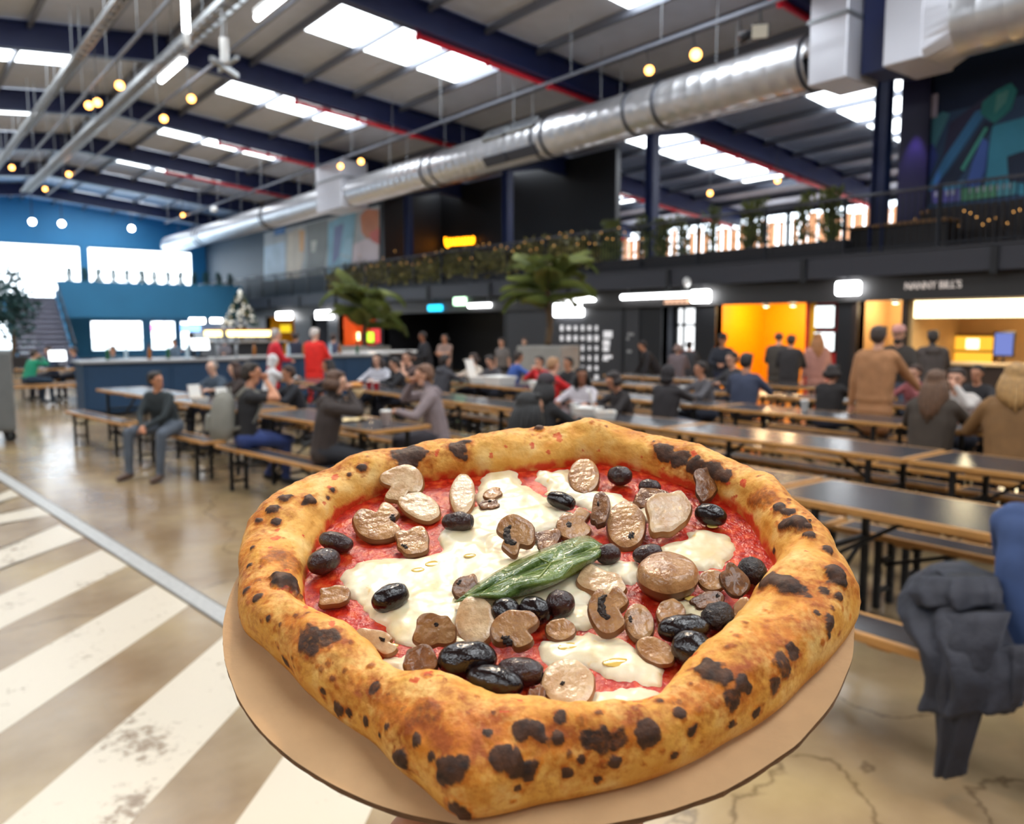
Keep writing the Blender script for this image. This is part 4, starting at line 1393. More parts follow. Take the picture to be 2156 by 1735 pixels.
# far stair
s0 = PY(98, 700, 38.0)
t = thing('staircase', 'wide grey staircase rising to the far balcony', 'staircase', (s0.x, 38.0, 0))
m_step = mat('stair_grey', rgb(150, 152, 170), .6)
ns = 14
stp = MB().bbox(-1.0, 1.0, 0, .3, -.05, 0, .008).box(-1.0, 1.0, .27, .29, -.22, -.03).mesh('step', m_step)
for k in range(ns):
    child('step', stp, t, (0, k * .29, (k + 1) * GZ / ns))
for s_ in (-1, 1):
    MB().bar((s_ * 1.04, 0, .02), (s_ * 1.04, ns * .29, GZ - .05), .06, .3).build('stringer', m_blue, t)
    MB().path([(s_ * 1.04, 0, 1.0), (s_ * 1.04, ns * .29, GZ + .95)], .03, 8).build('handrail', m_rail, t)
    pb = MB()
    for k in range(0, ns + 1, 2):
        pb.tube((s_ * 1.04, k * .29, k * GZ / ns), (s_ * 1.04, k * .29, .98 + k * GZ / ns), .018, 6)
    pb.build('rail_posts', m_rail, t)
# far balcony : slab across, glass railing, shrubs, fascia
struct(MB().box(s0.x + 1.1, 15.0, 42.0, FY, 2.6, GZ).box(0, s0.x + 1.1, 42.1, FY, 2.6, GZ).build('balcony_floor', m_blue))
struct(MB().box(s0.x + 1.1, 15.0, 41.9, 42.0, 2.15, GZ + .75).build('trim_%d' % tn, m_blue)); tn += 1
shr = []
for k in range(3):
    def fs():
        z = random.random()
        return (random.gauss(0, .11 * (1.2 - z)), random.gauss(0, .12 * (1.2 - z)), .25 + z * .8), (random.gauss(0, 1), random.gauss(0, 1), random.gauss(.4, .6))
    shr.append(leaf_cloud(240, fs, .13, .3).mesh('foliage', m_shrub))
pot = MB().lathe([(.16, 0), (.22, .3), (.24, .34), (.2, .34)], 14).mesh('pot', m_soil)
x = s0.x + 1.7
k = 0
while x < 14.8:
    t = thing('balcony_shrub', 'small dark shrub in a pot along the far balcony front', 'shrub', (x, 42.4, GZ + .32), 0, 'shrubs on the far balcony')
    child('pot', pot, t); child('foliage', shr[k % 3], t).rotation_euler = (0, 0, k)
    x += .62; k += 1
# slim dark pillar standing for the shelf under the pots
struct(MB().box(s0.x + 1.1, 15.0, 42.0, 42.8, GZ, GZ + .32).build('trim_%d' % tn, m_blue)); tn += 1
q = PY(305, 600, 44)
t = thing('balcony_lamp_post', 'thin dark lamp post on the far balcony in front of the glazing', 'lamp post', (q.x, 44, GZ))
MB().path([(0, 0, 0), (0, 0, 2.2), (-.05, 0, 2.3), (-.25, 0, 2.32)], [.05, .03, .03, .025], 8).build('post', m_dark2, t)
MB().bbox(-.4, -.2, -.05, .05, 2.27, 2.33, .01).build('head', m_dark2, t)
# pink and blue glowing headers above the far doors
for px0, px1, py0, py1, c, nm in ((20, 60, 682, 694, (1, .25, .85, 1), 'pink'), (318, 352, 684, 697, (.85, .35, .8, 1), 'lilac'), (380, 422, 684, 698, (.2, .42, .95, 1), 'blue')):
    a = PY(px0, py0, FY - .11); b = PY(px1, py1, FY - .11)
    t = thing('neon_header', '%s glowing header sign above the far doors' % nm, 'sign', ((a.x + b.x) / 2, FY - .11, (a.z + b.z) / 2))
    hw, hh = abs(a.x - b.x) / 2, abs(a.z - b.z) / 2
    MB().bbox(-hw, hw, -.03, .03, -hh, hh, .02).build('lit_panel', emat(nm + '_header', c, 2.2), t)
    MB().box(-hw - .03, hw + .03, .03, .1, -hh - .03, hh + .03).build('casing', m_black, t)
    MB().box(-hw * .7, -hw * .7 + .03, .04, .1, hh, 2.5 - t.location.z).box(hw * .7, hw * .7 + .03, .04, .1, hh, 2.5 - t.location.z).build('bracket', m_black, t)
# leafy tree by the stair
q = PD(25, 700, 30); q.z = 0
t = thing('indoor_tree', 'dark leafy tree in a tub left of the far staircase', 'tree', q)
MB().lathe([(.4, 0), (.5, .6), (.46, .62)], 16).build('tub', m_soil, t)
MB().path([(0, 0, .5), (.05, 0, 1.5), (-.03, .05, 2.6)], [.08, .06, .03], 8).build('trunk', m_trunk, t)
def ft():
    a_ = random.gauss(0, .42), random.gauss(0, .42), random.gauss(2.6, .65)
    return a_, (random.gauss(0, 1), random.gauss(0, 1), random.gauss(0, .6))
leaf_cloud(1300, ft, .22, .25).build('foliage', mat('dark_foliage', rgb(40, 84, 84), .6, col2=rgb(20, 50, 56), noise_scale=2), t)
# added track and warm spots out of view, lighting the pizza and walkway
track(2.2, 6.6, -6.0, 9.0, 'added black light track out of view over the striped walkway')
def added_spot(x, y, z, aim, e, label, col=(1, .74, .46), ang_=70, size=.16):
    t = thing('spotlight', label, 'spotlight', (x, y, z), 0, 'added warm spots over the striped walkway')
    d = (Vector(aim) - Vector((x, y, z))).normalized()
    rot = d.to_track_quat('Z', 'Y').to_matrix()
    r = .1
    MB().lathe([(r * .45, -.24), (r * .8, -.22), (r, -.03), (r * 1.04, 0), (r * .98, .0)], 16, (0, 0, 0), M=rot).build('barrel', m_barrel, t, True)
    MB().lathe([(r * .3, .02), (r * .7, .014), (r * .93, .004), (r * .93, -.004)], 16, (0, 0, 0), M=rot).build('lens', m_lamp, t, True)
    MB().path([-d * .12, Vector((0, 0, 6.6 - z))], .012, 6).build('yoke', m_barrel, t)
    light('SPOT', 'added_spot_light', Vector((x, y, z)) + d * .12, e, col, size, aim, ang_)
for k, (y_, ax, ay) in enumerate(((3.4, .3, .35), (-1.5, 3.0, -1.2), (7.5, 1.6, 7.0), (-4.0, 2.5, -3.0))):
    added_spot(2.2, y_, 6.22, (ax, ay, 1.5 if k == 0 else 0), (290, 120, 110, 110)[k], 'added warm spotlight out of view over the striped walkway')
# ================================================================ beer tables and benches
m_top = mat('dark_table_laminate', rgb(62, 60, 64), .24, noise_amt=.25, noise_scale=6, bump=.02, bump_scale=60)
m_tan = mat('varnished_pine', rgb(196, 140, 76), .42, noise_amt=.18, noise_scale=9)
m_leg = mat('black_folding_leg', rgb(28, 28, 30), .45, .3)
def folding(name, L, W, H, label, cat):
    t = thing(name, label, cat)
    hl, hw = L / 2, W / 2
    e = .03
    MB().bbox(-hw + e, hw - e, -hl + e, hl - e, H - .026, H + .001, .003).build('tabletop' if cat == 'table' else 'seat', m_top, t)
    for s_ in (-1, 1):
        MB().bbox(min(s_ * hw, s_ * (hw - e)), max(s_ * hw, s_ * (hw - e)), -hl, hl, H - .035, H, .004).build('edge_trim', m_tan, t)
        MB().bbox(-hw + e, hw - e, min(s_ * hl, s_ * (hl - e)), max(s_ * hl, s_ * (hl - e)), H - .035, H, .004).build('edge_trim', m_tan, t)
    for yb in (-.62 * hl, 0, .62 * hl):
        MB().bbox(-hw + .04, hw - .04, yb - .05, yb + .05, H - .06, H - .026, .005).build('batten', m_tan, t)
    lx = hw - .07 if cat == 'table' else hw - .045
    for s_ in (-1, 1):
        y_ = s_ * (hl - .28)
        for sx in (-1, 1):
            MB().bar((sx * lx, y_, 0), (sx * lx, y_, H - .03), .034, .034).build('leg', m_leg, t)
        for zb in (.1, H * .62, H - .05):
            MB().bar((-lx, y_, zb), (lx, y_, zb), .026).build('crossbar', m_leg, t)
        if cat == 'table':
            MB().bar((-lx, y_, .1), (lx, y_, H * .62), .02).build('diagonal_bar', m_leg, t)
        MB().bar((0, y_, H * .55), (0, y_ - s_ * .42, H - .06), .022).build('brace', m_leg, t)
    return t
TAB = folding('beer_table', 2.2, .68, .76, 'x', 'table')
BEN = folding('beer_bench', 2.2, .25, .46, 'x', 'bench')
used = {'t': False, 'b': False}
TABLES = []
def place(kind, x, y, rz, label, group):
    if kind == 't':
        TABLES.append((x, y, rz))
    src = TAB if kind == 't' else BEN
    if not used[kind]:
        used[kind] = True
        src.location = (x, y, 0); src.rotation_euler = (0, 0, rz)
        src['label'] = label; src['group'] = group
        return src
    o = dup(src, (x, y, 0), rz, label, group)
    if not group and 'group' in o:
        del o['group']
    return o
# rows parallel to the hall; x = near edge of the table top
ROWS = [(3.86, [1.55, 3.79], 'row beside the jacket'), (5.62, [-.62, 1.60, 3.84, 6.08, 8.32, 10.56, 12.8], 'second row'),
        (7.62, [.4, 2.62, 4.86, 7.1, 9.34, 11.58], 'third row'), (9.45, [3.3, 5.54, 7.78, 10.02, 12.26], 'fourth row'), (11.2, [8.08, 10.32], 'row before the shops')]
NEAR = {3.86: 3.15, 5.62: 5.17, 7.62: 7.15, 9.45: 9.0, 11.2: 10.75}
FAR = {3.86: 4.72, 5.62: 6.47, 7.62: 8.52, 9.45: 10.35, 11.2: 12.1}
ORD = ['first', 'second', 'third', 'fourth', 'fifth', 'sixth', 'seventh']
for X, ys, nm in ROWS:
    for k, y in enumerate(ys):
        place('t', X + .34, y, random.uniform(-.006, .006), '%s dark beer table of the %s, counted from the jacket end' % (ORD[k], nm), 'beer tables, ' + nm)
        place('b', NEAR[X], y, random.uniform(-.01, .01), '%s near-side bench of the %s, counted from the jacket end' % (ORD[k], nm), 'near benches, ' + nm)
        place('b', FAR[X], y, random.uniform(-.01, .01), '%s far-side bench of the %s, counted from the jacket end' % (ORD[k], nm), 'far benches, ' + nm)
# row by the walkway, slightly turned
o0 = Vector((2.09, 13.4, 0)); dr_ = Vector((.125, -.992, 0)).normalized(); pr_ = Vector((.992, .125, 0))
rz_ = math.atan2(.125, .992)
LN = ['beside the walkway, end next to the bar', 'beside the walkway, middle of its row', 'beside the walkway, next to the quilted coat']
def lrow(s, off):
    return o0 + dr_ * s + pr_ * off
for k in range(3):
    s_ = 1.1 + 2.45 * k
    p = lrow(s_, .125); place('b', p.x, p.y, rz_, 'narrow bench on the walkway side, table ' + LN[k], None)
    p = lrow(s_, .45 + .34); place('t', p.x, p.y, rz_, 'dark folding beer table ' + LN[k], None)
    p = lrow(s_, 1.62); place('b', p.x, p.y, rz_, 'narrow bench on the inner side, table ' + LN[k], None)
p = lrow(8.0, 1.55)
place('b', 4.62, 5.72, .02, 'short narrow bench in front of the man in the grey hoodie', None).scale = (1, .69, 1)
# far left picnic set
for kind, px, py, z, nm in (('t', 118, 775, .76, 'table'), ('b', 100, 803, .46, 'bench')):
    q = PZ(px, py, z)
    place(kind, q.x + (.3 if kind == 't' else -.15), q.y - (0 if kind == 't' else .8), math.radians(80), 'dark folding beer %s at the far left by the green shirt' % nm, None)
place('b', 3.4, 21.78, math.radians(80), 'dark bench behind the far left table under the two people in navy', None)
q = PZ(60, 800, .46)
place('b', q.x - .1, q.y - 2.3, math.radians(80), 'short seen bench near the steel cabinet, before the green shirt', None)

# ================================================================ steel cabinet on castors at the left edge
q = PZ(34, 925, 0.0)
cb = thing('steel_cabinet', 'tall grey steel cabinet on black castors at the walkway edge', 'cabinet', q + Vector((-.42, .0, 0)), math.radians(-4))
m_cab = mat('cabinet_grey', rgb(128, 130, 130), .4, .5, noise_amt=.08)
zc = CAM.z - (735 - 690) / FPX * depth_of(q)
MB().bbox(-.42, .42, -.3, .3, .16, zc, .015).build('body', m_cab, cb)
for s_ in (-1, 1):
    d_ = MB().bbox(min(s_ * .01, s_ * .4), max(s_ * .01, s_ * .4), -.32, -.3, .2, zc - .04, .008).build('door', m_cab, cb)
    MB().path([(s_ * .06, -.36, zc * .6), (s_ * .06, -.36, zc * .75)], .01, 6).build('handle', m_galv, d_)
MB().bbox(.42, .425, -.08, -.02, zc * .62, zc * .7, .002).build('label_plate', m_white, cb)
for sx in (-1, 1):
    for sy in (-1, 1):
        c_ = MB()
        c_.lathe([(.03, -.02), (.075, -.02), (.08, -.01), (.08, .01), (.075, .02), (.03, .02)], 18, (sx * .34, sy * .22, .08), M=Matrix.Rotation(math.pi / 2, 3, 'X'))
        c_ = c_.build('castor', mat('rubber', rgb(24, 24, 24), .7), cb)
        MB().bar((sx * .34, sy * .22 - .03, .08), (sx * .34, sy * .22 - .03, .17), .03, .008).bar((sx * .34, sy * .22 + .03, .08), (sx * .34, sy * .22 + .03, .17), .03, .008).box(sx * .34 - .04, sx * .34 + .04, sy * .22 - .04, sy * .22 + .04, .155, .17).build('fork', m_galv, c_)

# ================================================================ things on the tables
m_card = mat('white_takeaway_card', rgb(236, 232, 226), .6)
def takeaway(p, rz, label, s=1.0, open_=True):
    t = thing('takeaway_box', label, 'takeaway box', p, rz)
    a, h = .1 * s, .07 * s
    mb = MB()
    lo = [(-a * .8, -a * .8, 0), (a * .8, -a * .8, 0), (a * .8, a * .8, 0), (-a * .8, a * .8, 0)]
    hi = [(-a, -a, h), (a, -a, h), (a, a, h), (-a, a, h)]
    hi2 = [(-a * .95, -a * .95, h), (a * .95, -a * .95, h), (a * .95, a * .95, h), (-a * .95, a * .95, h)]
    lo2 = [(-a * .77, -a * .77, .004), (a * .77, -a * .77, .004), (a * .77, a * .77, .004), (-a * .77, a * .77, .004)]
    mb.add(lo + hi + hi2 + lo2, [(3, 2, 1, 0)] + [(i, (i + 1) % 4, 4 + (i + 1) % 4, 4 + i) for i in range(4)] + [(4 + i, 4 + (i + 1) % 4, 8 + (i + 1) % 4, 8 + i) for i in range(4)] + [(8 + i, 8 + (i + 1) % 4, 12 + (i + 1) % 4, 12 + i) for i in range(4)] + [(12, 13, 14, 15)])
    mb.build('tray', m_card, t)
    M_ = Matrix.Translation((0, a, h)) @ Matrix.Rotation(math.radians(75 if open_ else 4), 4, 'X')
    l_ = MB().box(-a, a, (0 if open_ else -2 * a), (2 * a if open_ else 0), 0, .006, 0, M_)
    l_.box(-a, a, (1.9 * a if open_ else -2 * a), (2 * a if open_ else -1.9 * a), -.02, .006, 0, M_)
    l_.build('lid', m_card, t)
    if open_:
        f_ = MB()
        for k in range(14):
            p0 = Vector((random.uniform(-.06, .06) * s, random.uniform(-.06, .06) * s, .01))
            f_.bar(p0, p0 + Vector((random.uniform(-.04, .04), random.uniform(-.04, .04), random.uniform(.03, .06))) * s, .009)
        f_.build('chips', mat('chips', rgb(226, 170, 70), .6), t)
    return t
def OT(px, X):
    q = PX(px, 690, X)
    return Vector((X, q.y, .762))
def cup(p, label, c=(236, 232, 226), s=1.0):
    t = thing('paper_cup', label, 'cup', p)
    MB().lathe([(.028 * s, 0), (.03 * s, .002), (.04 * s, .1 * s), (.042 * s, .102 * s), (.042 * s, .107 * s), (.037 * s, .105 * s), (.027 * s, .006)], 16).build('cup_body', mat('cup_%d_%d_%d' % c, rgb(*c), .5), t, True)
    MB().lathe([(.0425 * s, .103 * s), (.043 * s, .112 * s), (.036 * s, .116 * s), (.002, .116 * s)], 16).build('lid', mat('cup_lid', rgb(230, 228, 224), .4), t, True)
    return t
takeaway(lrow(3.2, .62) + Vector((0, 0, .762)), .3, 'open white takeaway box on the walkway table beside the grey jacket', .8)
takeaway(lrow(3.75, .7) + Vector((0, 0, .762)), .2, 'second open white takeaway box on the walkway table', .75)
takeaway(OT(1240, 5.82), .4, 'white takeaway box before the woman with long black hair', 1.25, False)
takeaway(OT(1276, 5.76), .9, 'open white box of chips on the second row table', 1.1)
cup(OT(1210, 5.8), 'white paper cup with a lid before the woman with long black hair')
cup(OT(1700, 8.0), 'white paper cup on the third row table', s=1.1)
takeaway(OT(1052, 7.85), .1, 'large closed white takeaway box beside the blue sweater', 2.0, False)
takeaway(OT(1012, 7.86), .5, 'open white takeaway box beside the woman in white', 1.5)
takeaway(OT(1146, 7.8), .2, 'flat white takeaway box before the red sweaters', 1.7, False)
for k, (px, py) in enumerate(((757, 800), (775, 803), (790, 800))):
    cup(OT(px, 5.76), 'red paper cup on the table before the couple in white and black', (190, 30, 40), 1.1)['group'] = 'red paper cups'
cup(lrow(6.9, .75) + Vector((0, 0, .762)), 'tall pale cup on the table before the man in the grey hoodie', (214, 196, 190), 1.3)
q = PZ(845, 885, .762)
t = thing('food_wrap', 'crumpled pale paper wrap on the table by the grey hoodie', 'wrapper', lrow(6.3, .8) + Vector((0, 0, .762)))
mb = MB()
n = 10
vs = []
for i in range(n):
    for j in range(n):
        u, v = (i / (n - 1) - .5) * .3, (j / (n - 1) - .5) * .2
        vs.append((u, v, .006 + .035 * abs(noise.noise(Vector((u * 14, v * 14, 3))))))
mb.add(vs, [(i * n + j, (i + 1) * n + j, (i + 1) * n + j + 1, i * n + j + 1) for i in range(n - 1) for j in range(n - 1)])
mb.build('paper_sheet', mat('wrap_paper', rgb(226, 200, 150), .7), t)
t2 = thing('condiment_bottle', 'small yellow sauce bottle by the crumpled wrap', 'bottle', lrow(6.1, 1.0) + Vector((0, 0, .762)))
MB().lathe([(.025, 0), (.027, .01), (.027, .1), (.015, .125), (.006, .16)], 14).build('bottle_body', mat('mustard_plastic', rgb(206, 150, 20), .35), t2, True)
MB().lathe([(.012, .125), (.013, .14), (.004, .168)], 10).build('nozzle', m_redp, t2, True)

# ================================================================ jacket draped over the bench end
m_jack = mat('navy_jacket_cloth', rgb(44, 46, 58), .75, noise_amt=.25, noise_scale=12, bump=.35, bump_scale=26)
# cloth : outline in the plane of the bench side, thickness and folds in depth
jb = PZ(2010, 1632, 0.0)
JX = 3.05
jac = thing('jacket', 'dark navy jacket draped over the bench end with one sleeve touching the floor', 'jacket', (JX, PX(2010, 1400, JX).y, 0))
def jm(px, py, X):
    return PX(px, py, X)
def cloth(rows, name, thick, seed, fold=.02):
    """rows: list of (left px, right px, py, X) from top to bottom; a closed puffy sheet"""
    mb = MB()
    n = 22
    R = []
    for (l, r, py, X) in rows:
        ring = []
        for s_ in (0, 1):
            for j in range(n):
                u = j / (n - 1)
                u_ = u if s_ == 0 else 1 - u
                p = jm(l + (r - l) * u_, py, X)
                bul = math.sin(math.pi * min(1, max(0, u_))) ** .6
                f_ = fold * noise.noise(Vector((u_ * 7 + seed, py * .012, seed))) + fold * .7 * math.sin(u_ * 16 + py * .01 + seed)
                off = (-1 if s_ == 0 else 1) * thick * bul + (f_ if s_ == 0 else 0) * bul
                ring.append(p + Vector((off, 0, .3 * fold * noise.noise(Vector((u_ * 9, py * .02, 9 + seed))))))
        R.append(ring)
    m_ = 2 * n
    vs = [p for r in R for p in r]
    fs = []
    for i in range(len(R) - 1):
        for j in range(m_):
            fs.append((i * m_ + j, (i + 1) * m_ + j, (i + 1) * m_ + (j + 1) % m_, i * m_ + (j + 1) % m_))
    fs.append(tuple(range(m_)))
    fs.append(tuple(reversed(range((len(R) - 1) * m_, len(R) * m_))))
    mb.add(vs, fs)
    return mb.build(name, m_jack, jac, True, world=True)
def interp_rows(rows, k=4):
    out = []
    for a, b in zip(rows[:-1], rows[1:]):
        for i in range(k):
            t_ = i / k
            out.append(tuple(a[q] + (b[q] - a[q]) * t_ for q in range(4)))
    out.append(rows[-1])
    return out
cloth(interp_rows([(1960, 2030, 1190, 3.2), (1915, 2105, 1215, 3.17), (1890, 2118, 1255, 3.1), (1888, 2116, 1290, 3.02), (1905, 2122, 1325, 2.96), (1935, 2140, 1365, 2.92), (1948, 2155, 1420, 2.9), (1945, 2158, 1455, 2.9), (1932, 2155, 1488, 2.9)]), 'jacket_body', .11, 1.3, .03)
cloth(interp_rows([(1990, 2130, 1290, 2.93), (1965, 2110, 1350, 2.87), (1960, 2090, 1420, 2.85), (1968, 2070, 1500, 2.85), (1972, 2052, 1560, 2.86), (1968, 2040, 1600, 2.87), (1965, 2036, 1630, 2.88)]), 'sleeve', .045, 4.1, .012)
cloth(interp_rows([(1925, 2100, 1212, 3.06), (1905, 2112, 1245, 3.0), (1930, 2110, 1275, 2.98)]), 'hood', .05, 7.7, .03)
cloth(interp_rows([(2060, 2160, 1360, 2.9), (2060, 2165, 1420, 2.88), (2065, 2158, 1470, 2.88), (2075, 2135, 1500, 2.88)]), 'front_flap', .03, 2.2, .02)
# ================================================================ people
def skinmat(c):
    return mat('skin_%d_%d_%d' % c, rgb(*c), .5, sss=.1)
def clothmat(c):
    return mat('cloth_%d_%d_%d' % c, rgb(*c), .8, noise_amt=.18, noise_scale=9, bump=.07, bump_scale=14)
m_eye = mat('eye_dark', rgb(30, 22, 18), .2)
m_lip = mat('lip', rgb(160, 84, 76), .5)
SKIN = {'a': (214, 160, 132), 'b': (196, 136, 104), 'c': (150, 98, 72), 'd': (226, 178, 152)}
def cone_capsule(mb, p0, r0, p1, r1, n=10):
    p0 = Vector(p0); p1 = Vector(p1)
    d = p1 - p0
    L = d.length
    d = d / L if L > 1e-6 else Vector((0, 0, 1))
    pts, rr = [], []
    for a in (-1.35, -.9, -.45):
        pts.append(p0 + d * (r0 * math.sin(a))); rr.append(r0 * math.cos(a))
    pts.append(p0); rr.append(r0)
    pts.append(p1); rr.append(r1)
    for a in (.45, .9, 1.35):
        pts.append(p1 + d * (r1 * math.sin(a))); rr.append(r1 * math.cos(a))
    mb.path(pts, rr, n)
def ik(a, b, l1, l2, pole):
    a = Vector(a); b = Vector(b)
    d = b - a
    L = min(d.length, (l1 + l2) * .995)
    d.normalize()
    b = a + d * L
    x = (l1 * l1 - l2 * l2 + L * L) / (2 * L)
    h = math.sqrt(max(0, l1 * l1 - x * x))
    p = Vector(pole) - d * Vector(pole).dot(d)
    p.normalize()
    return a + d * x + p * h, b
PEOPLE = []
def person(label, px, py, pose='sit', X=None, d=None, face=52, head=None, lean=10, arms='table', top=(40, 40, 44), bottom=(40, 44, 60), hair=(40, 30, 24), hs='short', skin='a',
           short=False, nod=0, shoe=(30, 28, 28), hood=False, cap=None, group=None, beard=False, legs=None, coat=False, side=0, apron=False):
    PEOPLE.append(dict(label=label, px=px, py=py, pose=pose, X=X, d=d, face=face, head=head, lean=lean, arms=arms, top=top, bottom=bottom, hair=hair, hs=hs, skin=skin, short=short, nod=nod,
                       shoe=shoe, hood=hood, cap=cap, group=group, beard=beard, legs=legs, coat=coat, side=side, apron=apron))
BENCH_Z = .46
def make_person(P):
    q = PX(P['px'], P['py'], P['X']) if P['X'] else PD(P['px'], P['py'], P['d'])
    ztop = q.z
    h = math.radians(P['face'])
    hv = HF * math.cos(h) + RGT * math.sin(h)
    rz = math.atan2(-hv.x, hv.y)
    sit = P['pose'] == 'sit'
    lean = math.radians(P['lean'])
    seg = []      # (p0, r0, p1, r1, tag)
    def S(p0, r0, p1, r1, tg):
        seg.append((Vector(p0), r0, Vector(p1), r1, tg))
    hz = BENCH_Z + (.122 if P['coat'] else .108) if sit else .93
    tor = .50
    # solve the scale of the upper body from the head top in the picture
    nom = hz + (tor + .10) * math.cos(lean) + .235 * math.cos(lean * .4)
    if sit:
        s = max(.82, min(1.14, (ztop - hz) / (nom - hz)))
        sl = 1.0
    else:
        s = sl = max(.62, min(1.18, ztop / nom))
    hz *= sl
    up = Vector((math.sin(math.radians(P['side'])), math.sin(lean), math.cos(lean))).normalized()
    fwd = Vector((0, math.cos(lean), -math.sin(lean)))
    pel = Vector((0, 0, hz))
    def T(x, u, f=0):
        return pel + Vector((x * s, 0, 0)) + up * (u * s) + fwd * (f * s)
    tk = 1.12 if P['coat'] else 1.0
    # torso
    S(T(-.075, -.02), .118 * s * tk, T(.075, -.02), .118 * s * tk, 'bottom' if not P['coat'] else 'top')
    S(T(-.07, .14), .115 * s * tk, T(.07, .14), .115 * s * tk, 'top')
    S(T(-.085, .30, .01), .12 * s * tk, T(.085, .30, .01), .12 * s * tk, 'top')
    S(T(-.11, .42, 0), .095 * s * tk, T(.11, .42, 0), .095 * s * tk, 'top')
    S(T(0, .05), .122 * s * tk, T(0, .38), .117 * s * tk, 'top')
    for sx in (-1, 1):
        S(T(sx * .068, .02), .116 * s * tk, T(sx * .088, .32, .005), .117 * s * tk, 'top')
        S(T(sx * .088, .32, .005), .117 * s * tk, T(sx * .11, .42), .094 * s * tk, 'top')
    S(T(-.15, .475), .062 * s * tk, T(.15, .475), .062 * s * tk, 'top')
    nb = T(0, .50, .0)
    hd = (math.radians(P['head'] - P['face']) if P['head'] is not None else 0)
    nod = math.radians(P['nod'])
    hup = (up * .5 + Vector((0, 0, 1)) * .5).normalized()
    hf = Vector((math.sin(hd), math.cos(hd), 0))
    hup = (hup + hf * math.sin(nod) * .6).normalized()
    hf = (hf - hup * hf.dot(hup) - Vector((0, 0, math.sin(nod))) * .9)
    hf = (hf - hup * hf.dot(hup)).normalized()
    hr = hf.cross(hup)
    S(nb - up * .02, .056 * s, nb + hup * (.09 * s) + hf * (.01 * s), .052 * s, 'skin' if not P['hood'] else 'top')
    hc = nb + hup * (.185 * s) + hf * (.022 * s)
    def Hd(x, y, z):
        return hc + hr * (x * s) + hf * (y * s) + hup * (z * s)
    # head : cranium, face, jaw, nose, ears
    S(Hd(0, -.022, .030), .083 * s, Hd(0, .012, .030), .080 * s, 'skin')
    S(Hd(0, .022, -.02), .068 * s, Hd(0, .030, -.055), .050 * s, 'skin')
    S(Hd(-.02, .045, -.075), .036 * s, Hd(.02, .045, -.075), .036 * s, 'skin')
    S(Hd(0, .088, .018), .012 * s, Hd(0, .104, -.016), .015 * s, 'skin')
    S(Hd(-.016, .09, .03), .012 * s, Hd(.016, .09, .03), .012 * s, 'skin')
    for sx in (-1, 1):
        S(Hd(sx * .082, -.012, .012), .015 * s, Hd(sx * .080, -.006, -.02), .011 * s, 'skin')
    # where the thing stands
    base = Vector((q.x, q.y, 0))
    RM = Matrix.Rotation(rz, 3, 'Z')
    hx = RM @ Vector((hc.x, hc.y, 0))
    if sit and P['X']:
        base = Vector((P['X'], q.y, 0))
        wpt = base + hx
        tt = (P['px'] - CXP) / FPX
        best = min((abs(((Vector((wpt.x, wpt.y + dy_, 1.2)) - CAM).dot(RGT) / (Vector((wpt.x, wpt.y + dy_, 1.2)) - CAM).dot(FWD)) - tt), dy_) for dy_ in [k * .02 for k in range(-60, 61)])
        base.y += best[1]
    else:
        base = base - hx
    # legs, knees kept clear of the folding table legs
    for k, sx in enumerate((-1, 1)):
        if sit:
            hip = pel + Vector((sx * .09 * sl, .0, -.005))
            if P['legs'] == 'wide':
                kn = Vector((sx * .22, .40, .50)); an = Vector((sx * .20, .43, .09))
            elif P['legs'] == 'tuck':
                kn = Vector((sx * .12, .42, .49)); an = Vector((sx * .12, .05 + .1 * k, .09))
            elif P['legs'] == 'side':
                kn = Vector((-.18 + sx * .1, .40, .47)); an = Vector((-.42 + sx * .1, .22 + .12 * k, .09))
            else:
                kn = Vector((sx * .12, .42, .50)); an = Vector((sx * .12, .36 + .08 * k, .09))
        else:
            hip = pel + Vector((sx * .088 * sl, 0, -.01))
            fo = (.06 if k else -.04) * sl
            kn = Vector((sx * .095 * sl, fo * .6 + .02, .49 * sl)); an = Vector((sx * .10 * sl, fo - .01, .09 * sl))
        if sit:
            kn.z += .02
            hW, kW, aW = (base + RM @ v_ for v_ in (hip, kn, an))
            for tx, ty, tr in TABLES:
                Ri = Matrix.Rotation(-tr, 3, 'Z')
                c_ = Vector((tx, ty, 0))
                hl_, kl_, al_ = (Ri @ (v_ - c_) for v_ in (hW, kW, aW))
                for f_ in (-.82, .82):
                    sd_ = 1 if hl_.y > f_ else -1
                    if abs(kl_.x) < .5 and abs(kl_.y - f_) < .15:
                        kl_.y = f_ + sd_ * .15
                    if abs(kl_.x) < .5 and abs(al_.y - f_) < .13:
                        al_.y = f_ + sd_ * .13
                Rf = Matrix.Rotation(tr, 3, 'Z')
                kW, aW = c_ + Rf @ kl_, c_ + Rf @ al_
            kn, an = RM.inverted() @ (kW - base), RM.inverted() @ (aW - base)
        S(hip, .098 * sl, kn, .062 * sl, 'bottom')
        S(kn, .062 * sl, an, .044 * sl, 'bottom')
        S(an + Vector((0, -.02, -.03)), .045 * sl, an + Vector((sx * .01, .05, -.045)), .042 * sl, 'shoe')
        S(an + Vector((sx * .01, .05, -.047)), .042 * sl, an + Vector((sx * .02, .15 * sl, -.055)), .034 * sl, 'shoe')
    # arms
    hands = []
    mouth = Hd(0, .13, -.07)
    tz = .84
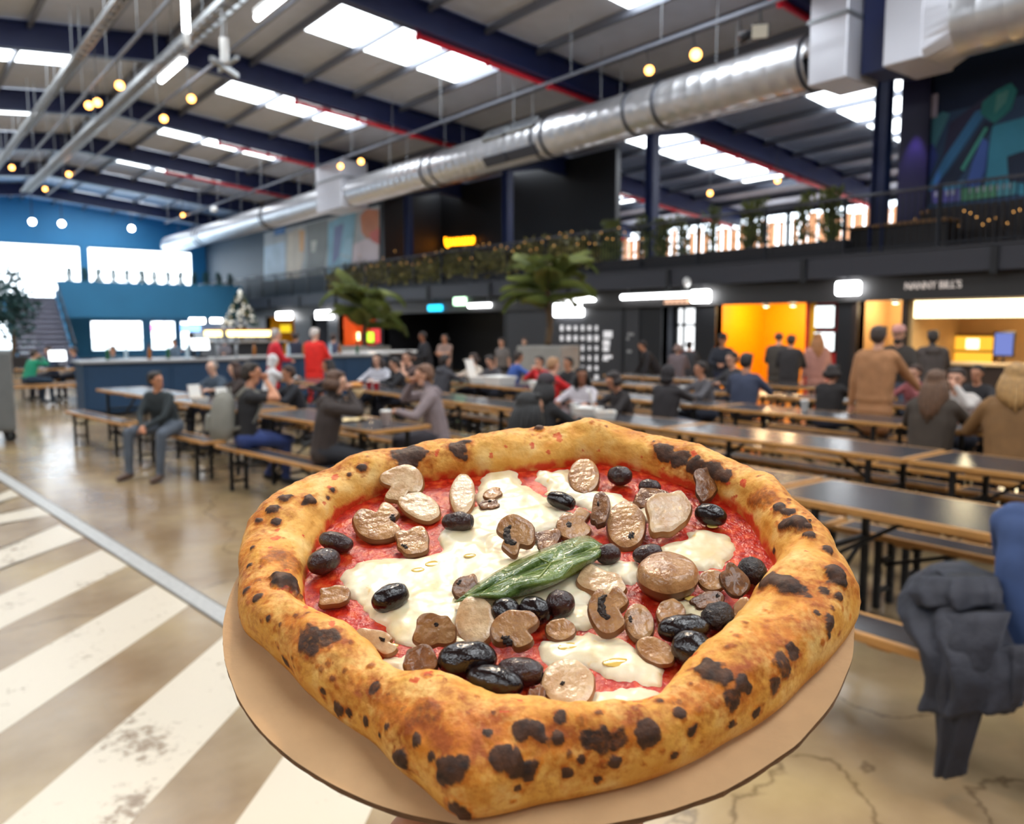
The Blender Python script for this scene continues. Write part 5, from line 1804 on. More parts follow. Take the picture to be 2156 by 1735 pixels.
    for k, sx in enumerate((-1, 1)):
        sh = T(sx * .185, .445)
        am = P['arms'] if isinstance(P['arms'], str) else P['arms'][k]
        pole = Vector((sx * .6, -.5, -.7))
        if am == 'table':
            tg = Vector((sx * .13 * s, .40 + .06 * k, max(tz, .8))); pole = Vector((sx * .9, -.2, -.6))
        elif am == 'eat':
            tg = mouth + hr * (sx * .05) + hf * .02; pole = Vector((sx * .75, .3, -.8))
        elif am == 'clasp':
            tg = Vector((sx * .035, .40, .60)); pole = Vector((sx * .9, -.4, 0))
        elif am == 'lap':
            tg = Vector((sx * .1, .28, hz + .13)); pole = Vector((sx * .9, -.6, 0))
        elif am == 'down':
            tg = Vector((sx * .27 * s, .03, hz - .12 * s)); pole = Vector((sx * .3, -1, 0))
        elif am == 'front':
            tg = T(sx * .07, .20, .30); pole = Vector((sx * .9, -.4, -.5))
        elif am == 'cross':
            tg = T(-sx * .1, .28, .17 + .03 * k); pole = Vector((sx * .8, .3, -.6))
        elif am == 'reach':
            tg = T(sx * .42, .34, .42); pole = Vector((sx * .3, -.5, -.8))
        elif am == 'reachlow':
            tg = T(sx * .35, .12, .42); pole = Vector((sx * .5, -.4, -.8))
        elif am == 'rest':
            tg = Vector((sx * .34, .44, .83)); pole = Vector((sx * .9, -.3, -.3))
        elif am == 'chin':
            tg = mouth - Vector((0, 0, .07 * s)) + hr * (sx * .02); pole = Vector((sx * .6, .6, -.8))
        el, hn = ik(sh, tg, .285 * s, .255 * s, pole)
        mid = sh.lerp(el, .55)
        if P['short']:
            S(sh, .06 * s, mid, .056 * s, 'top'); S(mid, .046 * s, el, .042 * s, 'skin'); S(el, .042 * s, hn, .029 * s, 'skin')
        else:
            S(sh, .061 * s * tk, el, .050 * s * tk, 'top'); S(el, .049 * s * tk, hn, .035 * s * tk, 'top')
        fd = (hn - el).normalized()
        if am in ('table', 'clasp', 'lap', 'front'):
            fd = (fd + Vector((-sx * .5, .3, -.15))).normalized()
        if am == 'eat' or am == 'chin':
            fd = (fd * .5 + Vector((-sx * .6, .1, .5))).normalized()
        pc = hn + fd * .075 * s
        S(hn, .028 * s, pc, .030 * s, 'skin')
        sd = fd.cross(Vector((0, 0, 1)))
        if sd.length < .2:
            sd = fd.cross(Vector((0, 1, 0)))
        sd.normalize()
        S(pc - sd * .018 * s, .020 * s, pc + sd * .018 * s, .020 * s, 'skin')
        hands.append((hn, pc, fd, sd, sx, s))
    if P['hood']:
        S(T(-.09, .50, -.07), .05 * s, T(.09, .50, -.07), .05 * s, 'top')
        S(T(-.07, .46, -.10), .045 * s, T(.07, .46, -.10), .045 * s, 'top')
    if P['coat'] and not sit:
        S(T(-.08, -.16), .125 * s, T(.08, -.16), .125 * s, 'top')
        S(T(-.08, -.32), .115 * s, T(.08, -.32), .115 * s, 'top')
    mb = MB()
    for p0, r0, p1, r1, tg in seg:
        cone_capsule(mb, p0, r0, p1, r1)
    return dict(P=P, seg=seg, mb=mb, base=base, rz=rz, hands=hands, Hd=Hd, hr=hr, hf=hf, hup=hup, s=s, T=T, hc=hc, up=up, fwd=fwd, dist=depth_of(q), sit=sit)

# ---- who is there
person('person in a dark jacket and grey jeans with clasped hands, turned from the walkway table', 328, 774, X=2.56, face=196, head=110, lean=24, arms='clasp', top=(44, 52, 56), bottom=(84, 92, 104), hair=(44, 34, 28), skin='b', legs='wide', shoe=(90, 70, 60))
person('balding person in a grey jacket leaning over the walkway table', 446, 766, X=3.88, face=215, lean=20, arms='table', top=(74, 86, 100), hair=(150, 140, 134), hs='thin', skin='d', coat=True)
person('person with long brown hair beside the grey jacket at the walkway table', 492, 769, X=3.94, face=240, lean=14, arms='table', top=(58, 44, 40), hair=(70, 44, 34), hs='long', skin='d')
person('person in a black t-shirt and blue jeans eating with both hands, wearing the backpack', 530, 760, X=2.90, face=72, lean=6, arms='eat', top=(34, 34, 38), bottom=(52, 70, 128), hair=(46, 36, 30), skin='b', short=True, legs='side')
person('person in a dark brown quilted coat biting into a burger on the near bench', 708, 776, X=3.10, face=80, lean=10, arms='eat', top=(58, 48, 46), bottom=(40, 40, 46), hair=(96, 66, 50), hs='medium', skin='d', hood=True, coat=True, legs='tuck', nod=8)
person('person in a grey hoodie eating with a hand at the mouth', 893, 760, X=4.48, face=262, lean=12, arms=('table', 'eat'), top=(140, 124, 126), bottom=(70, 66, 74), hair=(130, 92, 70), hs='short', skin='a', hood=True, coat=True, nod=6)
person('person in a black jacket seated behind the person with the backpack', 606, 764, X=4.14, face=240, lean=16, arms='table', top=(26, 26, 34), hair=(70, 46, 36), skin='b')
person('person with a white hood seated behind the black t-shirt', 576, 757, X=5.17, face=60, lean=12, arms='table', top=(226, 222, 222), hair=(226, 222, 222), hs='hood', skin='d')
person('dark haired person in black seated behind the quilted coat', 690, 752, X=5.17, face=250, lean=12, arms='table', top=(36, 32, 34), hair=(36, 26, 24), hs='medium', skin='b')
person('person in a white shirt with dark hair at the second row table', 795, 740, X=6.52, face=205, lean=12, arms='table', top=(196, 194, 202), hair=(60, 46, 42), hs='long', skin='d')
person('person in a black sweatshirt bent over the second row table', 830, 748, X=6.52, face=250, lean=14, arms='table', top=(34, 32, 36), hair=(44, 34, 32), skin='a', nod=15)
person('person with a bare forearm seated behind the black sweatshirt', 858, 735, X=7.15, face=230, lean=12, arms=('chin', 'table'), top=(90, 70, 66), hair=(70, 52, 44), skin='a', short=True)
person('person in a charcoal hoodie seen from behind beside the grey hoodie', 938, 744, X=7.18, face=48, lean=14, arms='table', top=(66, 64, 70), hair=(46, 36, 34), skin='a', hood=True)
person('person in a cream top with brown hair at the third row table', 996, 741, X=8.57, face=232, lean=14, arms='table', top=(206, 190, 174), hair=(70, 50, 42), hs='medium', skin='d')
person('person in a dark grey top looking down beside the cream top', 1031, 746, X=8.57, face=225, lean=18, arms='table', top=(78, 74, 78), hair=(52, 40, 36), skin='a', nod=18)
person('person in a bright blue sweater reaching over the table', 1092, 738, X=9.0, face=66, lean=18, arms='rest', top=(52, 84, 156), hair=(54, 40, 34), skin='b')
person('person in a red sweater with dark hair at the third row table', 1136, 748, X=8.57, face=225, lean=10, arms='chin', top=(204, 28, 32), hair=(48, 34, 30), skin='a')
person('fair haired person in a red sweater seen from behind', 1166, 750, X=7.18, face=60, lean=10, arms='table', top=(208, 26, 30), hair=(188, 140, 100), skin='d')
person('small child in dark clothes next to the grey planter', 1195, 758, X=8.57, face=230, lean=8, arms='table', top=(34, 30, 32), hair=(44, 32, 28), skin='b')
person('person with long black hair and pale grey top, back turned, over the pizza rim', 1118, 822, X=3.15, face=40, head=60, lean=10, arms='table', top=(184, 182, 186), hair=(30, 26, 26), hs='long', skin='b')
person('person in black with a dark grey cap seen from behind', 1150, 788, X=4.64, face=50, lean=14, arms='table', top=(30, 28, 30), hair=(34, 28, 28), hs='long', skin='b', cap=(70, 60, 66))
person('person with long black hair and a pale shirt facing the pizza', 1225, 776, X=6.52, face=215, head=180, lean=10, arms='table', top=(206, 196, 200), hair=(26, 20, 20), hs='long', skin='c')
person('person in a black jacket looking down at the second row table', 1292, 794, X=6.52, face=250, lean=15, arms='table', top=(40, 32, 32), hair=(44, 28, 24), hs='medium', skin='b', nod=28)
person('person in a black hooded coat seen from behind at the third row table', 1408, 770, X=7.18, face=46, lean=8, arms='table', top=(46, 40, 42), bottom=(90, 92, 104), hair=(46, 40, 42), hs='hood', skin='a', coat=True)
person('person in a grey jacket facing sideways beside the black hooded coat', 1475, 757, X=8.57, face=255, lean=12, arms='table', top=(90, 86, 90), hair=(46, 34, 30), skin='b')
person('person with a flushed face leaning in before the yellow alcove', 1540, 737, X=10.4, face=250, lean=13, arms='table', top=(58, 56, 60), hair=(60, 46, 40), skin='a')
person('person in a navy shirt seen from behind before the yellow alcove', 1572, 740, X=9.0, face=40, lean=8, arms='table', top=(62, 68, 90), bottom=(50, 44, 44), hair=(46, 38, 36), skin='b')
person('person in black seated low in front of the tan sweater', 1755, 764, X=9.0, face=50, lean=10, arms='table', top=(34, 28, 28), hair=(44, 32, 28), hs='medium', skin='b')
person('person in a dusty red top seated behind the long brown hair', 1928, 764, X=10.4, face=240, lean=14, arms=('chin', 'table'), top=(150, 78, 80), hair=(70, 46, 36), skin='a')
person('person with long brown hair and an olive coat seen from behind', 1970, 774, X=7.18, face=46, lean=8, arms='table', top=(70, 58, 48), hair=(112, 78, 54), hs='verylong', skin='d', coat=True)
person('person in a white shirt with a hand at the mouth beyond the long brown hair', 2012, 768, X=8.57, face=225, lean=14, arms=('eat', 'table'), top=(208, 198, 190), hair=(60, 44, 38), skin='a')
person('blond person in a tan coat with an arm resting along the table', 2138, 758, X=7.15, face=30, lean=10, arms='table', top=(134, 96, 56), hair=(196, 150, 92), hs='long', skin='d', coat=True)
person('person in a pale pink top behind the blond person', 2132, 776, X=8.57, face=232, lean=12, arms='lap', top=(224, 190, 200), hair=(150, 110, 80), hs='medium', skin='d')
person('dark haired person in black by the burger shop counter tables', 2058, 764, X=10.4, face=230, lean=10, arms='table', top=(44, 40, 42), hair=(40, 32, 30), skin='b')
person('person in blue denim beside the draped jacket, mostly out of frame', 2246, 905, X=3.13, face=60, lean=4, arms='table', top=(62, 84, 132), bottom=(58, 80, 128), hair=(50, 40, 34), skin='a')
# standing
person('standing person in a crimson coat with grey hair by the far bar', 581, 690, 'stand', d=15.6, face=60, arms='front', lean=4, top=(206, 26, 44), bottom=(60, 40, 44), hair=(196, 188, 184), skin='d', coat=True)
person('standing person in a scarlet coat with white hair seen from behind', 663, 688, 'stand', d=15.8, face=20, arms='front', lean=3, top=(232, 36, 26), bottom=(190, 30, 30), hair=(226, 214, 206), skin='d', coat=True)
person('standing person in navy between the two red coats', 622, 698, 'stand', d=21, face=10, arms='front', lean=4, top=(44, 46, 66), hair=(60, 44, 40), skin='b')
person('standing person in a slate blue shirt right of the scarlet coat', 702, 700, 'stand', d=21, face=10, arms='down', lean=3, top=(72, 74, 100), hair=(70, 50, 44), skin='a')
person('tall standing person in black leaning by the black recess', 889, 697, 'stand', d=19.5, face=240, arms='front', lean=12, top=(36, 34, 40), bottom=(30, 30, 34), hair=(44, 32, 30), skin='c')
person('standing person in a beige top in front of the black recess', 936, 702, 'stand', d=20, face=200, arms='cross', lean=3, top=(150, 122, 110), bottom=(50, 46, 46), hair=(44, 32, 28), hs='medium', skin='b', short=True)
person('standing person in a grey vest near the grey planter', 1056, 710, 'stand', d=19, face=215, arms='down', lean=6, top=(120, 112, 108), bottom=(40, 36, 36), hair=(54, 40, 34), skin='a', short=True)
person('standing person seen behind the grey planter', 1104, 711, 'stand', d=21, face=190, arms='down', lean=2, top=(130, 110, 104), hair=(110, 74, 56), skin='d')
person('person in black stooping in front of the menu wall', 1352, 716, 'stand', d=17, face=262, arms='reachlow', lean=34, top=(32, 26, 30), bottom=(28, 24, 26), hair=(40, 30, 30), skin='b', coat=True)
person('standing person in a mauve grey coat by the passage', 1428, 722, 'stand', d=16.5, face=20, arms='front', lean=4, top=(112, 96, 98), bottom=(50, 46, 50), hair=(150, 120, 110), hs='medium', skin='a', coat=True)
person('standing person in a charcoal coat right of the mauve grey coat', 1452, 716, 'stand', d=17.2, face=30, arms='front', lean=4, top=(58, 56, 60), bottom=(40, 38, 42), hair=(50, 40, 38), skin='b', coat=True)
person('standing person in a dark shirt and flat cap against the yellow alcove', 1522, 702, 'stand', d=15.5, face=200, arms='front', lean=4, top=(36, 38, 48), bottom=(40, 44, 66), hair=(40, 32, 30), skin='b', cap=(40, 36, 36))
person('standing person in an olive grey jacket in front of the yellow alcove', 1641, 696, 'stand', d=15.2, face=30, arms='front', lean=3, top=(70, 62, 54), bottom=(44, 40, 40), hair=(96, 70, 60), hs='thin', skin='a', coat=True)
person('standing person in a black coat looking down in front of the yellow alcove', 1667, 702, 'stand', d=14.3, face=30, arms='front', lean=6, top=(46, 40, 40), bottom=(36, 32, 32), hair=(60, 44, 38), skin='b', coat=True, nod=14)
person('standing person with long blond hair and a pink coat by the red booth', 1722, 699, 'stand', d=14.7, face=10, arms='down', lean=2, top=(186, 130, 116), bottom=(70, 60, 70), hair=(186, 124, 76), hs='verylong', skin='d', coat=True)
person('standing person in a tan sweater reaching out an arm', 1852, 681, 'stand', d=9.0, face=40, arms=('down', 'reachlow'), lean=4, top=(178, 124, 82), bottom=(46, 30, 26), hair=(74, 58, 50), skin='a', coat=True)
person('standing bearded person in a red and white cap facing the tan sweater', 1893, 684, 'stand', d=11.4, face=215, arms='front', lean=3, top=(60, 52, 46), bottom=(90, 100, 120), hair=(50, 38, 32), skin='a', cap=(206, 150, 140), beard=True)
person('standing person in a dark grey hoodie at the burger shop counter', 1965, 692, 'stand', d=12.6, face=20, arms='front', lean=4, top=(78, 68, 64), bottom=(44, 40, 40), hair=(60, 50, 44), skin='b', coat=True, hood=True)
# far left and bar
person('person in a green shirt leaning on the far left table', 72, 738, 'sit', d=17.6, face=30, lean=18, arms='eat', top=(20, 140, 104), bottom=(30, 50, 70), hair=(60, 46, 40), skin='a', short=False)
person('person in navy facing the green shirt', 101, 728, 'sit', d=19.0, face=225, lean=10, arms='lap', top=(26, 48, 80), hair=(70, 52, 46), skin='a')
person('person in dark blue at the far left table beside the bar', 153, 730, 'sit', d=19.24, face=225, lean=12, arms='lap', top=(24, 52, 92), hair=(80, 64, 58), skin='a')
person('dark standing silhouette at the far bar before the bright doors', 401, 698, 'stand', d=26, face=240, arms='front', lean=6, top=(20, 44, 66), bottom=(20, 36, 56), hair=(24, 34, 44), skin='b', hs='medium')
person('standing person in grey behind the left blue bar counter', 366, 712, 'stand', d=23, face=200, arms='front', lean=6, top=(90, 110, 130), hair=(60, 56, 58), skin='a')
person('person tending the left blue bar counter in teal', 236, 726, 'stand', d=17, face=190, arms='front', lean=8, top=(60, 90, 110), hair=(70, 60, 58), skin='a')
person('person tending the bar island under the christmas tree', 472, 712, 'stand', d=27, face=170, arms='front', lean=6, top=(120, 116, 124), hair=(60, 50, 48), skin='a')

BUILT = [make_person(P) for P in PEOPLE]
tmp = []
for B in BUILT:
    v = .0125 if B['dist'] < 9.5 else (.016 if B['dist'] < 14 else .021)
    o = bpy.data.objects.new('tmp_body', B['mb'].mesh('tmp_body', m_eye))
    COL.objects.link(o)
    r = o.modifiers.new('r', 'REMESH'); r.mode = 'VOXEL'; r.voxel_size = v; r.adaptivity = 0.0
    sm = o.modifiers.new('s', 'SMOOTH'); sm.factor = .5; sm.iterations = 7
    tmp.append(o)
bpy.context.view_layer.update()
dg = bpy.context.evaluated_depsgraph_get()
def hair_mesh(B):
    P, Hd, s = B['P'], B['Hd'], B['s']
    hr, hf, hup = B['hr'], B['hf'], B['hup']
    M = Matrix((hr, hf, hup)).transposed()
    mb = MB()
    hs = P['hs']
    def E(x, y, z, rx, ry, rz_, nu=16, nv=10):
        mb.ell(Hd(x, y, z), (rx * s, ry * s, rz_ * s), nu, nv, 0, M)
    if hs == 'thin':
        E(0, -.034, .028, .088, .082, .080)
    elif hs == 'hood':
        E(0, -.028, .022, .108, .108, .122); E(0, -.05, -.07, .1, .09, .08)
    else:
        E(0, -.026, .046, .091, .094, .086)
        E(0, -.050, .010, .088, .070, .090)
        for k in range(9):
            a = -1.2 + 2.4 * k / 8
            E(.062 * math.sin(a), .052 * math.cos(a) - .01, .092, .030, .034, .026, 8, 6)
    if hs in ('medium', 'long', 'verylong'):
        ln = {'medium': .13, 'long': .30, 'verylong': .42}[hs]
        for k in range(13):
            a = math.radians(-118 + 236 * k / 12)
            x, y = .078 * math.sin(a), -.020 - .070 * math.cos(a)
            top_ = Hd(x, y, .03)
            end = top_ - B['up'] * (ln * s * (1 - .25 * abs(math.sin(a)))) - hf * ((.05 if hs != 'medium' else .0) * s * math.cos(a)) + hr * (x * .35 * s)
            if P['pose'] == 'sit' or True:
                end.z = max(end.z, .4)
            midp = top_.lerp(end, .5) + hr * (x * .25 * s) - hf * (.012 * s * math.cos(a))
            mb.path([top_, top_.lerp(midp, .5), midp, midp.lerp(end, .5), end], [.022 * s, .030 * s, .030 * s, .026 * s, .008 * s], 7)
    return mb
for B, o in zip(BUILT, tmp):
    P, s = B['P'], B['s']
    me = bpy.data.meshes.new_from_object(o.evaluated_get(dg))
    n = len(me.polygons)
    cs = np.empty(n * 3); me.polygons.foreach_get('center', cs); cs = cs.reshape(n, 3)
    best = np.full(n, 1e9); idx = np.zeros(n, int)
    order = {'top': 0, 'bottom': 1, 'skin': 2, 'shoe': 3}
    for p0, r0, p1, r1, tg in B['seg']:
        a = np.array(p0); d = np.array(p1) - a
        L2 = max(1e-9, d @ d)
        t_ = np.clip(((cs - a) @ d) / L2, 0, 1)
        dist = np.linalg.norm(cs - a - t_[:, None] * d, axis=1) - (r0 + (r1 - r0) * t_)
        if tg == 'skin':
            dist += .004
        k = dist < best
        best[k] = dist[k]; idx[k] = order[tg]
    # extra fine geometry: fingers, eyes, mouth
    mb = MB()
    for hn, pc, fd, sd, sx, s_ in B['hands']:
        nrm = fd.cross(sd).normalized()
        curl = nrm if nrm.z < 0 else -nrm
        for k, (o_, ln) in enumerate(((-.024, .062), (-.008, .072), (.008, .068), (.024, .054))):
            b_ = pc + sd * o_ * s_
            p1 = b_ + fd * .032 * s_
            p2 = p1 + (fd * .75 + curl * .65).normalized() * ln * .45 * s_
            p3 = p2 + (fd * .25 + curl * .95).normalized() * ln * .35 * s_
            mb.path([b_, p1, p2, p3], [.0095 * s_, .009 * s_, .008 * s_, .006 * s_], 6, 0)
        b_ = hn.lerp(pc, .45) + sd * (-sx * .026) * s_
        p1 = b_ + (fd * .7 + sd * (-sx * .7)).normalized() * .032 * s_
        p2 = p1 + (fd * .9 + curl * .4).normalized() * .028 * s_
        mb.path([b_, p1, p2], [.011 * s_, .010 * s_, .007 * s_], 6, 0)
    Hd = B['Hd']
    eb = MB()
    for sx in (-1, 1):
        eb.ell(Hd(sx * .031, .0815, .012), (.012 * s, .008 * s, .0075 * s), 8, 6, 0, Matrix((B['hr'], B['hf'], B['hup'])).transposed())
        eb.path([Hd(sx * .016, .093, .030), Hd(sx * .034, .089, .034), Hd(sx * .048, .078, .028)], .0045 * s, 5)
    lbm = MB().path([Hd(-.022, .074, -.056), Hd(0, .084, -.054), Hd(.022, .074, -.056)], [.004 * s, .0075 * s, .004 * s], 6)
    # join
    nv = len(me.vertices)
    co = np.empty(nv * 3); me.vertices.foreach_get('co', co)
    V = [tuple(p) for p in co.reshape(nv, 3)]
    F = [tuple(p.vertices) for p in me.polygons]
    MI = idx.tolist()
    for extra, mi in ((mb, 2), (eb, 4), (lbm, 5)):
        k = len(V)
        V += extra.v; F += [tuple(i + k for i in f) for f in extra.f]; MI += [mi] * len(extra.f)
    fin = bpy.data.meshes.new('body')
    fin.from_pydata(V, [], F)
    for m_ in (clothmat(P['top']), clothmat(P['bottom']), skinmat(SKIN[P['skin']]), mat('shoe_%d' % P['shoe'][0], rgb(*P['shoe']), .5), m_eye, m_lip):
        fin.materials.append(m_)
    fin.polygons.foreach_set('material_index', MI)
    fin.polygons.foreach_set('use_smooth', [True] * len(F))
    fin.update()
    t = thing('person', P['label'], 'person', B['base'], B['rz'], P['group'])
    child('body', fin, t)
    hm_ = mat('hair_%d_%d_%d' % P['hair'], rgb(*P['hair']), .55, noise_amt=.35, noise_scale=30, bump=.4, bump_scale=60)
    if P['cap'] is None or P['hs'] in ('long', 'medium'):
        hair_mesh(B).build('hood_up' if P['hs'] == 'hood' else 'hair', clothmat(P['hair']) if P['hs'] == 'hood' else hm_, t, True)
    else:
        hair_mesh(B).build('hair', hm_, t, True)
    M3 = Matrix((B['hr'], B['hf'], B['hup'])).transposed()
    if P['cap'] is not None:
        cm = MB()
        cm.lathe([(.098 * s, 0), (.1 * s, .01 * s), (.098 * s, .045 * s), (.082 * s, .078 * s), (.045 * s, .1 * s), (.004, .106 * s)], 18, Hd(0, -.012, .055), 0, M3)
        cm.ell(Hd(0, .105, .058), (.07 * s, .07 * s, .008 * s), 14, 6, 0, M3)
        cm.build('cap', clothmat(P['cap']), t, True)
    if P['beard']:
        bd_ = MB()
        bd_.ell(Hd(0, .045, -.082), (.062 * s, .055 * s, .045 * s), 14, 8, 0, M3)
        bd_.build('beard', hm_, t, True)
    bpy.data.objects.remove(o)
    B['obj'] = t
# backpack worn by the black t-shirt
B = [b for b in BUILT if 'backpack' in b['P']['label'] and 't-shirt' in b['P']['label']][0]
bp = thing('backpack', 'grey canvas backpack worn over the black t-shirt', 'backpack', B['base'], B['rz'])
T = B['T']
m_bp = mat('grey_canvas', rgb(134, 132, 124), .8, noise_amt=.15, noise_scale=8, bump=.3, bump_scale=20)
c0 = T(0, .22, -.25)
M_ = Matrix((Vector((1, 0, 0)), B['fwd'], B['up'])).transposed()
bm_ = MB()
for k in range(9):
    pass
prof = [(-.24, .13, .085), (-.22, .15, .11), (-.1, .165, .13), (.05, .16, .12), (.16, .14, .1), (.22, .1, .07), (.24, .05, .03)]
vs = []
n = 20
for z_, a_, b_ in prof:
    for j in range(n):
        th = 2 * math.pi * j / n
        c_, s_ = math.cos(th), math.sin(th)
        e_ = .6
        vs.append(c0 + M_ @ Vector((a_ * math.copysign(abs(c_) ** e_, c_), b_ * math.copysign(abs(s_) ** e_, s_), z_)))
bm_.add(vs, [(i * n + j, i * n + (j + 1) % n, (i + 1) * n + (j + 1) % n, (i + 1) * n + j) for i in range(len(prof) - 1) for j in range(n)] + [tuple(reversed(range(n))), tuple(range((len(prof) - 1) * n, len(prof) * n))])
bm_.build('bag_body', m_bp, bp, True)
pk = MB().bbox(-.11, .11, -.035, .02, -.17, .0, .02, 0, Matrix.Translation(c0) @ M_.to_4x4() @ Matrix.Translation((0, -.125, 0)))
pk.build('front_pocket', m_bp, bp)
for sx in (-1, 1):
    MB().path([T(sx * .1, .42, -.13), T(sx * .115, .535, -.04), T(sx * .12, .50, .09), T(sx * .13, .36, .135), T(sx * .16, .18, .06), T(sx * .14, .08, -.14)], .017, 6, flat=1.0).build('shoulder_strap', m_bp, bp, True)
MB().path([T(-.03, .47, -.2), T(0, .52, -.2), T(.03, .47, -.2)], .01, 6).build('grab_handle', m_bp, bp)
# burger in the quilted coat's hands
B = [b for b in BUILT if 'quilted' in b['P']['label']][0]
M3 = Matrix.Rotation(B['rz'], 3, 'Z')
hp = (B['hands'][0][1] + B['hands'][1][1]) / 2 + B['hf'] * .05
bg = thing('burger', 'burger in brown paper held by the quilted coat', 'burger', B['base'] + M3 @ hp)
MB().lathe([(.02, -.03), (.055, -.028), (.06, -.012), (.056, -.004)], 18).build('bottom_bun', mat('bun', rgb(206, 140, 70), .6), bg, True)
MB().lathe([(.058, -.006), (.064, .0), (.06, .01)], 18).build('patty', mat('patty', rgb(70, 42, 28), .7), bg, True)
MB().lathe([(.056, .008), (.062, .02), (.05, .042), (.025, .052), (.003, .054)], 18).build('top_bun', mat('bun', rgb(206, 140, 70), .6), bg, True)
MB().lathe([(.03, -.09), (.06, -.05), (.068, -.01), (.066, -.008), (.056, -.05), (.028, -.085)], 12).build('paper_wrap', mat('kraft_wrap', rgb(226, 196, 150), .7), bg)
B = [b for b in BUILT if 'grey hoodie eating' in b['P']['label']][0]
M3 = Matrix.Rotation(B['rz'], 3, 'Z')
sn = thing('sandwich', 'small piece of food held at the mouth by the grey hoodie', 'food', B['base'] + M3 @ (B['hands'][1][1] + B['hf'] * .03))
MB().ell((0, 0, 0), (.035, .03, .022), 12, 8).build('crust_piece', mat('bun', rgb(206, 140, 70), .6), sn, True)
MB().ell((0, 0, .006), (.037, .032, .008), 12, 6).build('filling', mat('patty', rgb(70, 42, 28), .7), sn, True)
# ================================================================ the pizza on its board
PC0 = Vector((0.27829021, 0.33621576, 1.54815759))
E1 = Vector((0.78745109, -0.61522422, 0.03768197)).normalized()
E2 = Vector((0.57510825, 0.75534745, 0.31416673))
E2 = (E2 - E1 * E1.dot(E2)).normalized()
E3 = E1.cross(E2)
PM = Matrix((E1, E2, E3)).transposed().to_4x4()
PM.translation = PC0
PMI = PM.inverted()
CL = PMI @ CAM
PM3 = PMI.to_3x3()
def UL(px, py, z):
    d = PM3 @ ray(px, py)
    return CL + d * ((z - CL.z) / d.z)
PXM = .00027
# ---- board
m_board = mat('kraft_board', rgb(200, 158, 112), .7, noise_amt=.08, noise_scale=60, bump=.05, bump_scale=300)
m_bedge = mat('board_edge', rgb(120, 84, 52), .8, noise_amt=.3, noise_scale=200)
bd_root = thing('pizza_board', 'round brown cardboard board under the pizza', 'board', PC0)
bd_root.matrix_world = PM
mb = MB()
n = 240
R_ = [.165 + .0006 * noise.noise(Vector((math.cos(2 * math.pi * j / n) * 9, math.sin(2 * math.pi * j / n) * 9, 0))) for j in range(n)]
vs = [(0, 0, 0)] + [(R_[j] * math.cos(2 * math.pi * j / n), R_[j] * math.sin(2 * math.pi * j / n), 0) for j in range(n)]
mb.add(vs, [(0, 1 + j, 1 + (j + 1) % n) for j in range(n)])
mb.build('board_face', m_board, bd_root)
mb = MB()
vs = []
for z_, k_ in ((0, 1.0), (-.0008, .9985), (-.0022, .998), (-.003, 1.0)):
    for j in range(n):
        r_ = R_[j] * k_ + .0005 * noise.noise(Vector((j * .9, z_ * 900, 4)))
        vs.append((r_ * math.cos(2 * math.pi * j / n), r_ * math.sin(2 * math.pi * j / n), z_))
mb.add(vs, [(i * n + j, (i + 1) * n + j, (i + 1) * n + (j + 1) % n, i * n + (j + 1) % n) for i in range(3) for j in range(n)])
mb.add([(0, 0, -.003)] + vs[3 * n:], [(0, 1 + (j + 1) % n, 1 + j) for j in range(n)])
mb.build('board_rim', m_bedge, bd_root)

# ---- crust
PCX, PCY = -.00285, -.02285
TAB_ = [(-100, .092, .142, .026), (-90, .098, .134, .025), (-80, .106, .132, .024), (-66, .108, .132, .024), (-55, .104, .132, .025), (-45, .099, .136, .026), (-33, .103, .141, .026), (-23, .104, .150, .026),
        (-10, .114, .165, .025), (1, .130, .162, .023), (11, .131, .160, .024), (23, .138, .164, .024), (31, .140, .166, .023), (38, .139, .167, .024), (44, .136, .166, .025), (57, .139, .170, .023), (71, .136, .172, .023),
        (83, .124, .168, .0235), (93, .119, .160, .023), (101, .118, .155, .024), (107, .124, .154, .023), (119, .129, .159, .022), (128, .133, .164, .022), (138, .135, .171, .022), (147, .136, .178, .021), (153, .132, .178, .021), (161, .126, .173, .021),
        (170, .123, .163, .021), (179, .119, .153, .021), (191, .113, .146, .022), (198, .104, .135, .023), (207, .097, .127, .024), (219, .092, .1235, .024), (227, .095, .1225, .023), (234, .096, .122, .023), (238, .094, .123, .024),
        (243, .087, .128, .025), (250, .085, .133, .026), (257, .089, .143, .026)]
NA, NK = 900, 72
ang = np.linspace(0, 2 * np.pi, NA, endpoint=False)
tb = np.array(sorted([((a % 360), b, c, d) for a, b, c, d in TAB_]))
tb = np.vstack([tb[-3:] - np.array([360, 0, 0, 0]), tb, tb[:3] + np.array([360, 0, 0, 0])])
def cyc(col):
    v = np.interp(np.degrees(ang), tb[:, 0], tb[:, col])
    k = np.ones(13) / 13
    return np.convolve(np.concatenate([v[-6:], v, v[:6]]), k, 'valid')
RI, RO, HH = cyc(1), cyc(2), cyc(3)
V = np.zeros((NA, NK, 3)); UU = np.zeros((NA, NK))
NT = NK - 10
for i in range(NA):
    ca, sa = math.cos(ang[i]), math.sin(ang[i])
    lump = noise.noise(Vector((ca * 3.1, sa * 3.1, 1.7)))
    h = HH[i] * (1 + .16 * lump)
    ri, ro = RI[i], RO[i]
    rc, w = (ri + ro) / 2, (ro - ri) / 2
    for k in range(NK):
        if k < NT:
            ph = math.pi * k / (NT - 1)
            r = rc - w * math.cos(ph) + (.16 * w * max(0, -math.cos(ph)) * math.sin(ph))
            z = .004 + h * math.sin(ph) ** .72
            u = ph / math.pi
        else:
            q_ = (k - NT + 1) / 10
            r = ro - .022 * q_
            z = .004 - .0036 * math.sin(q_ * math.pi / 2)
            u = 1 + q_ * .2
        V[i, k] = (PCX + r * ca, PCY + r * sa, z); UU[i, k] = u
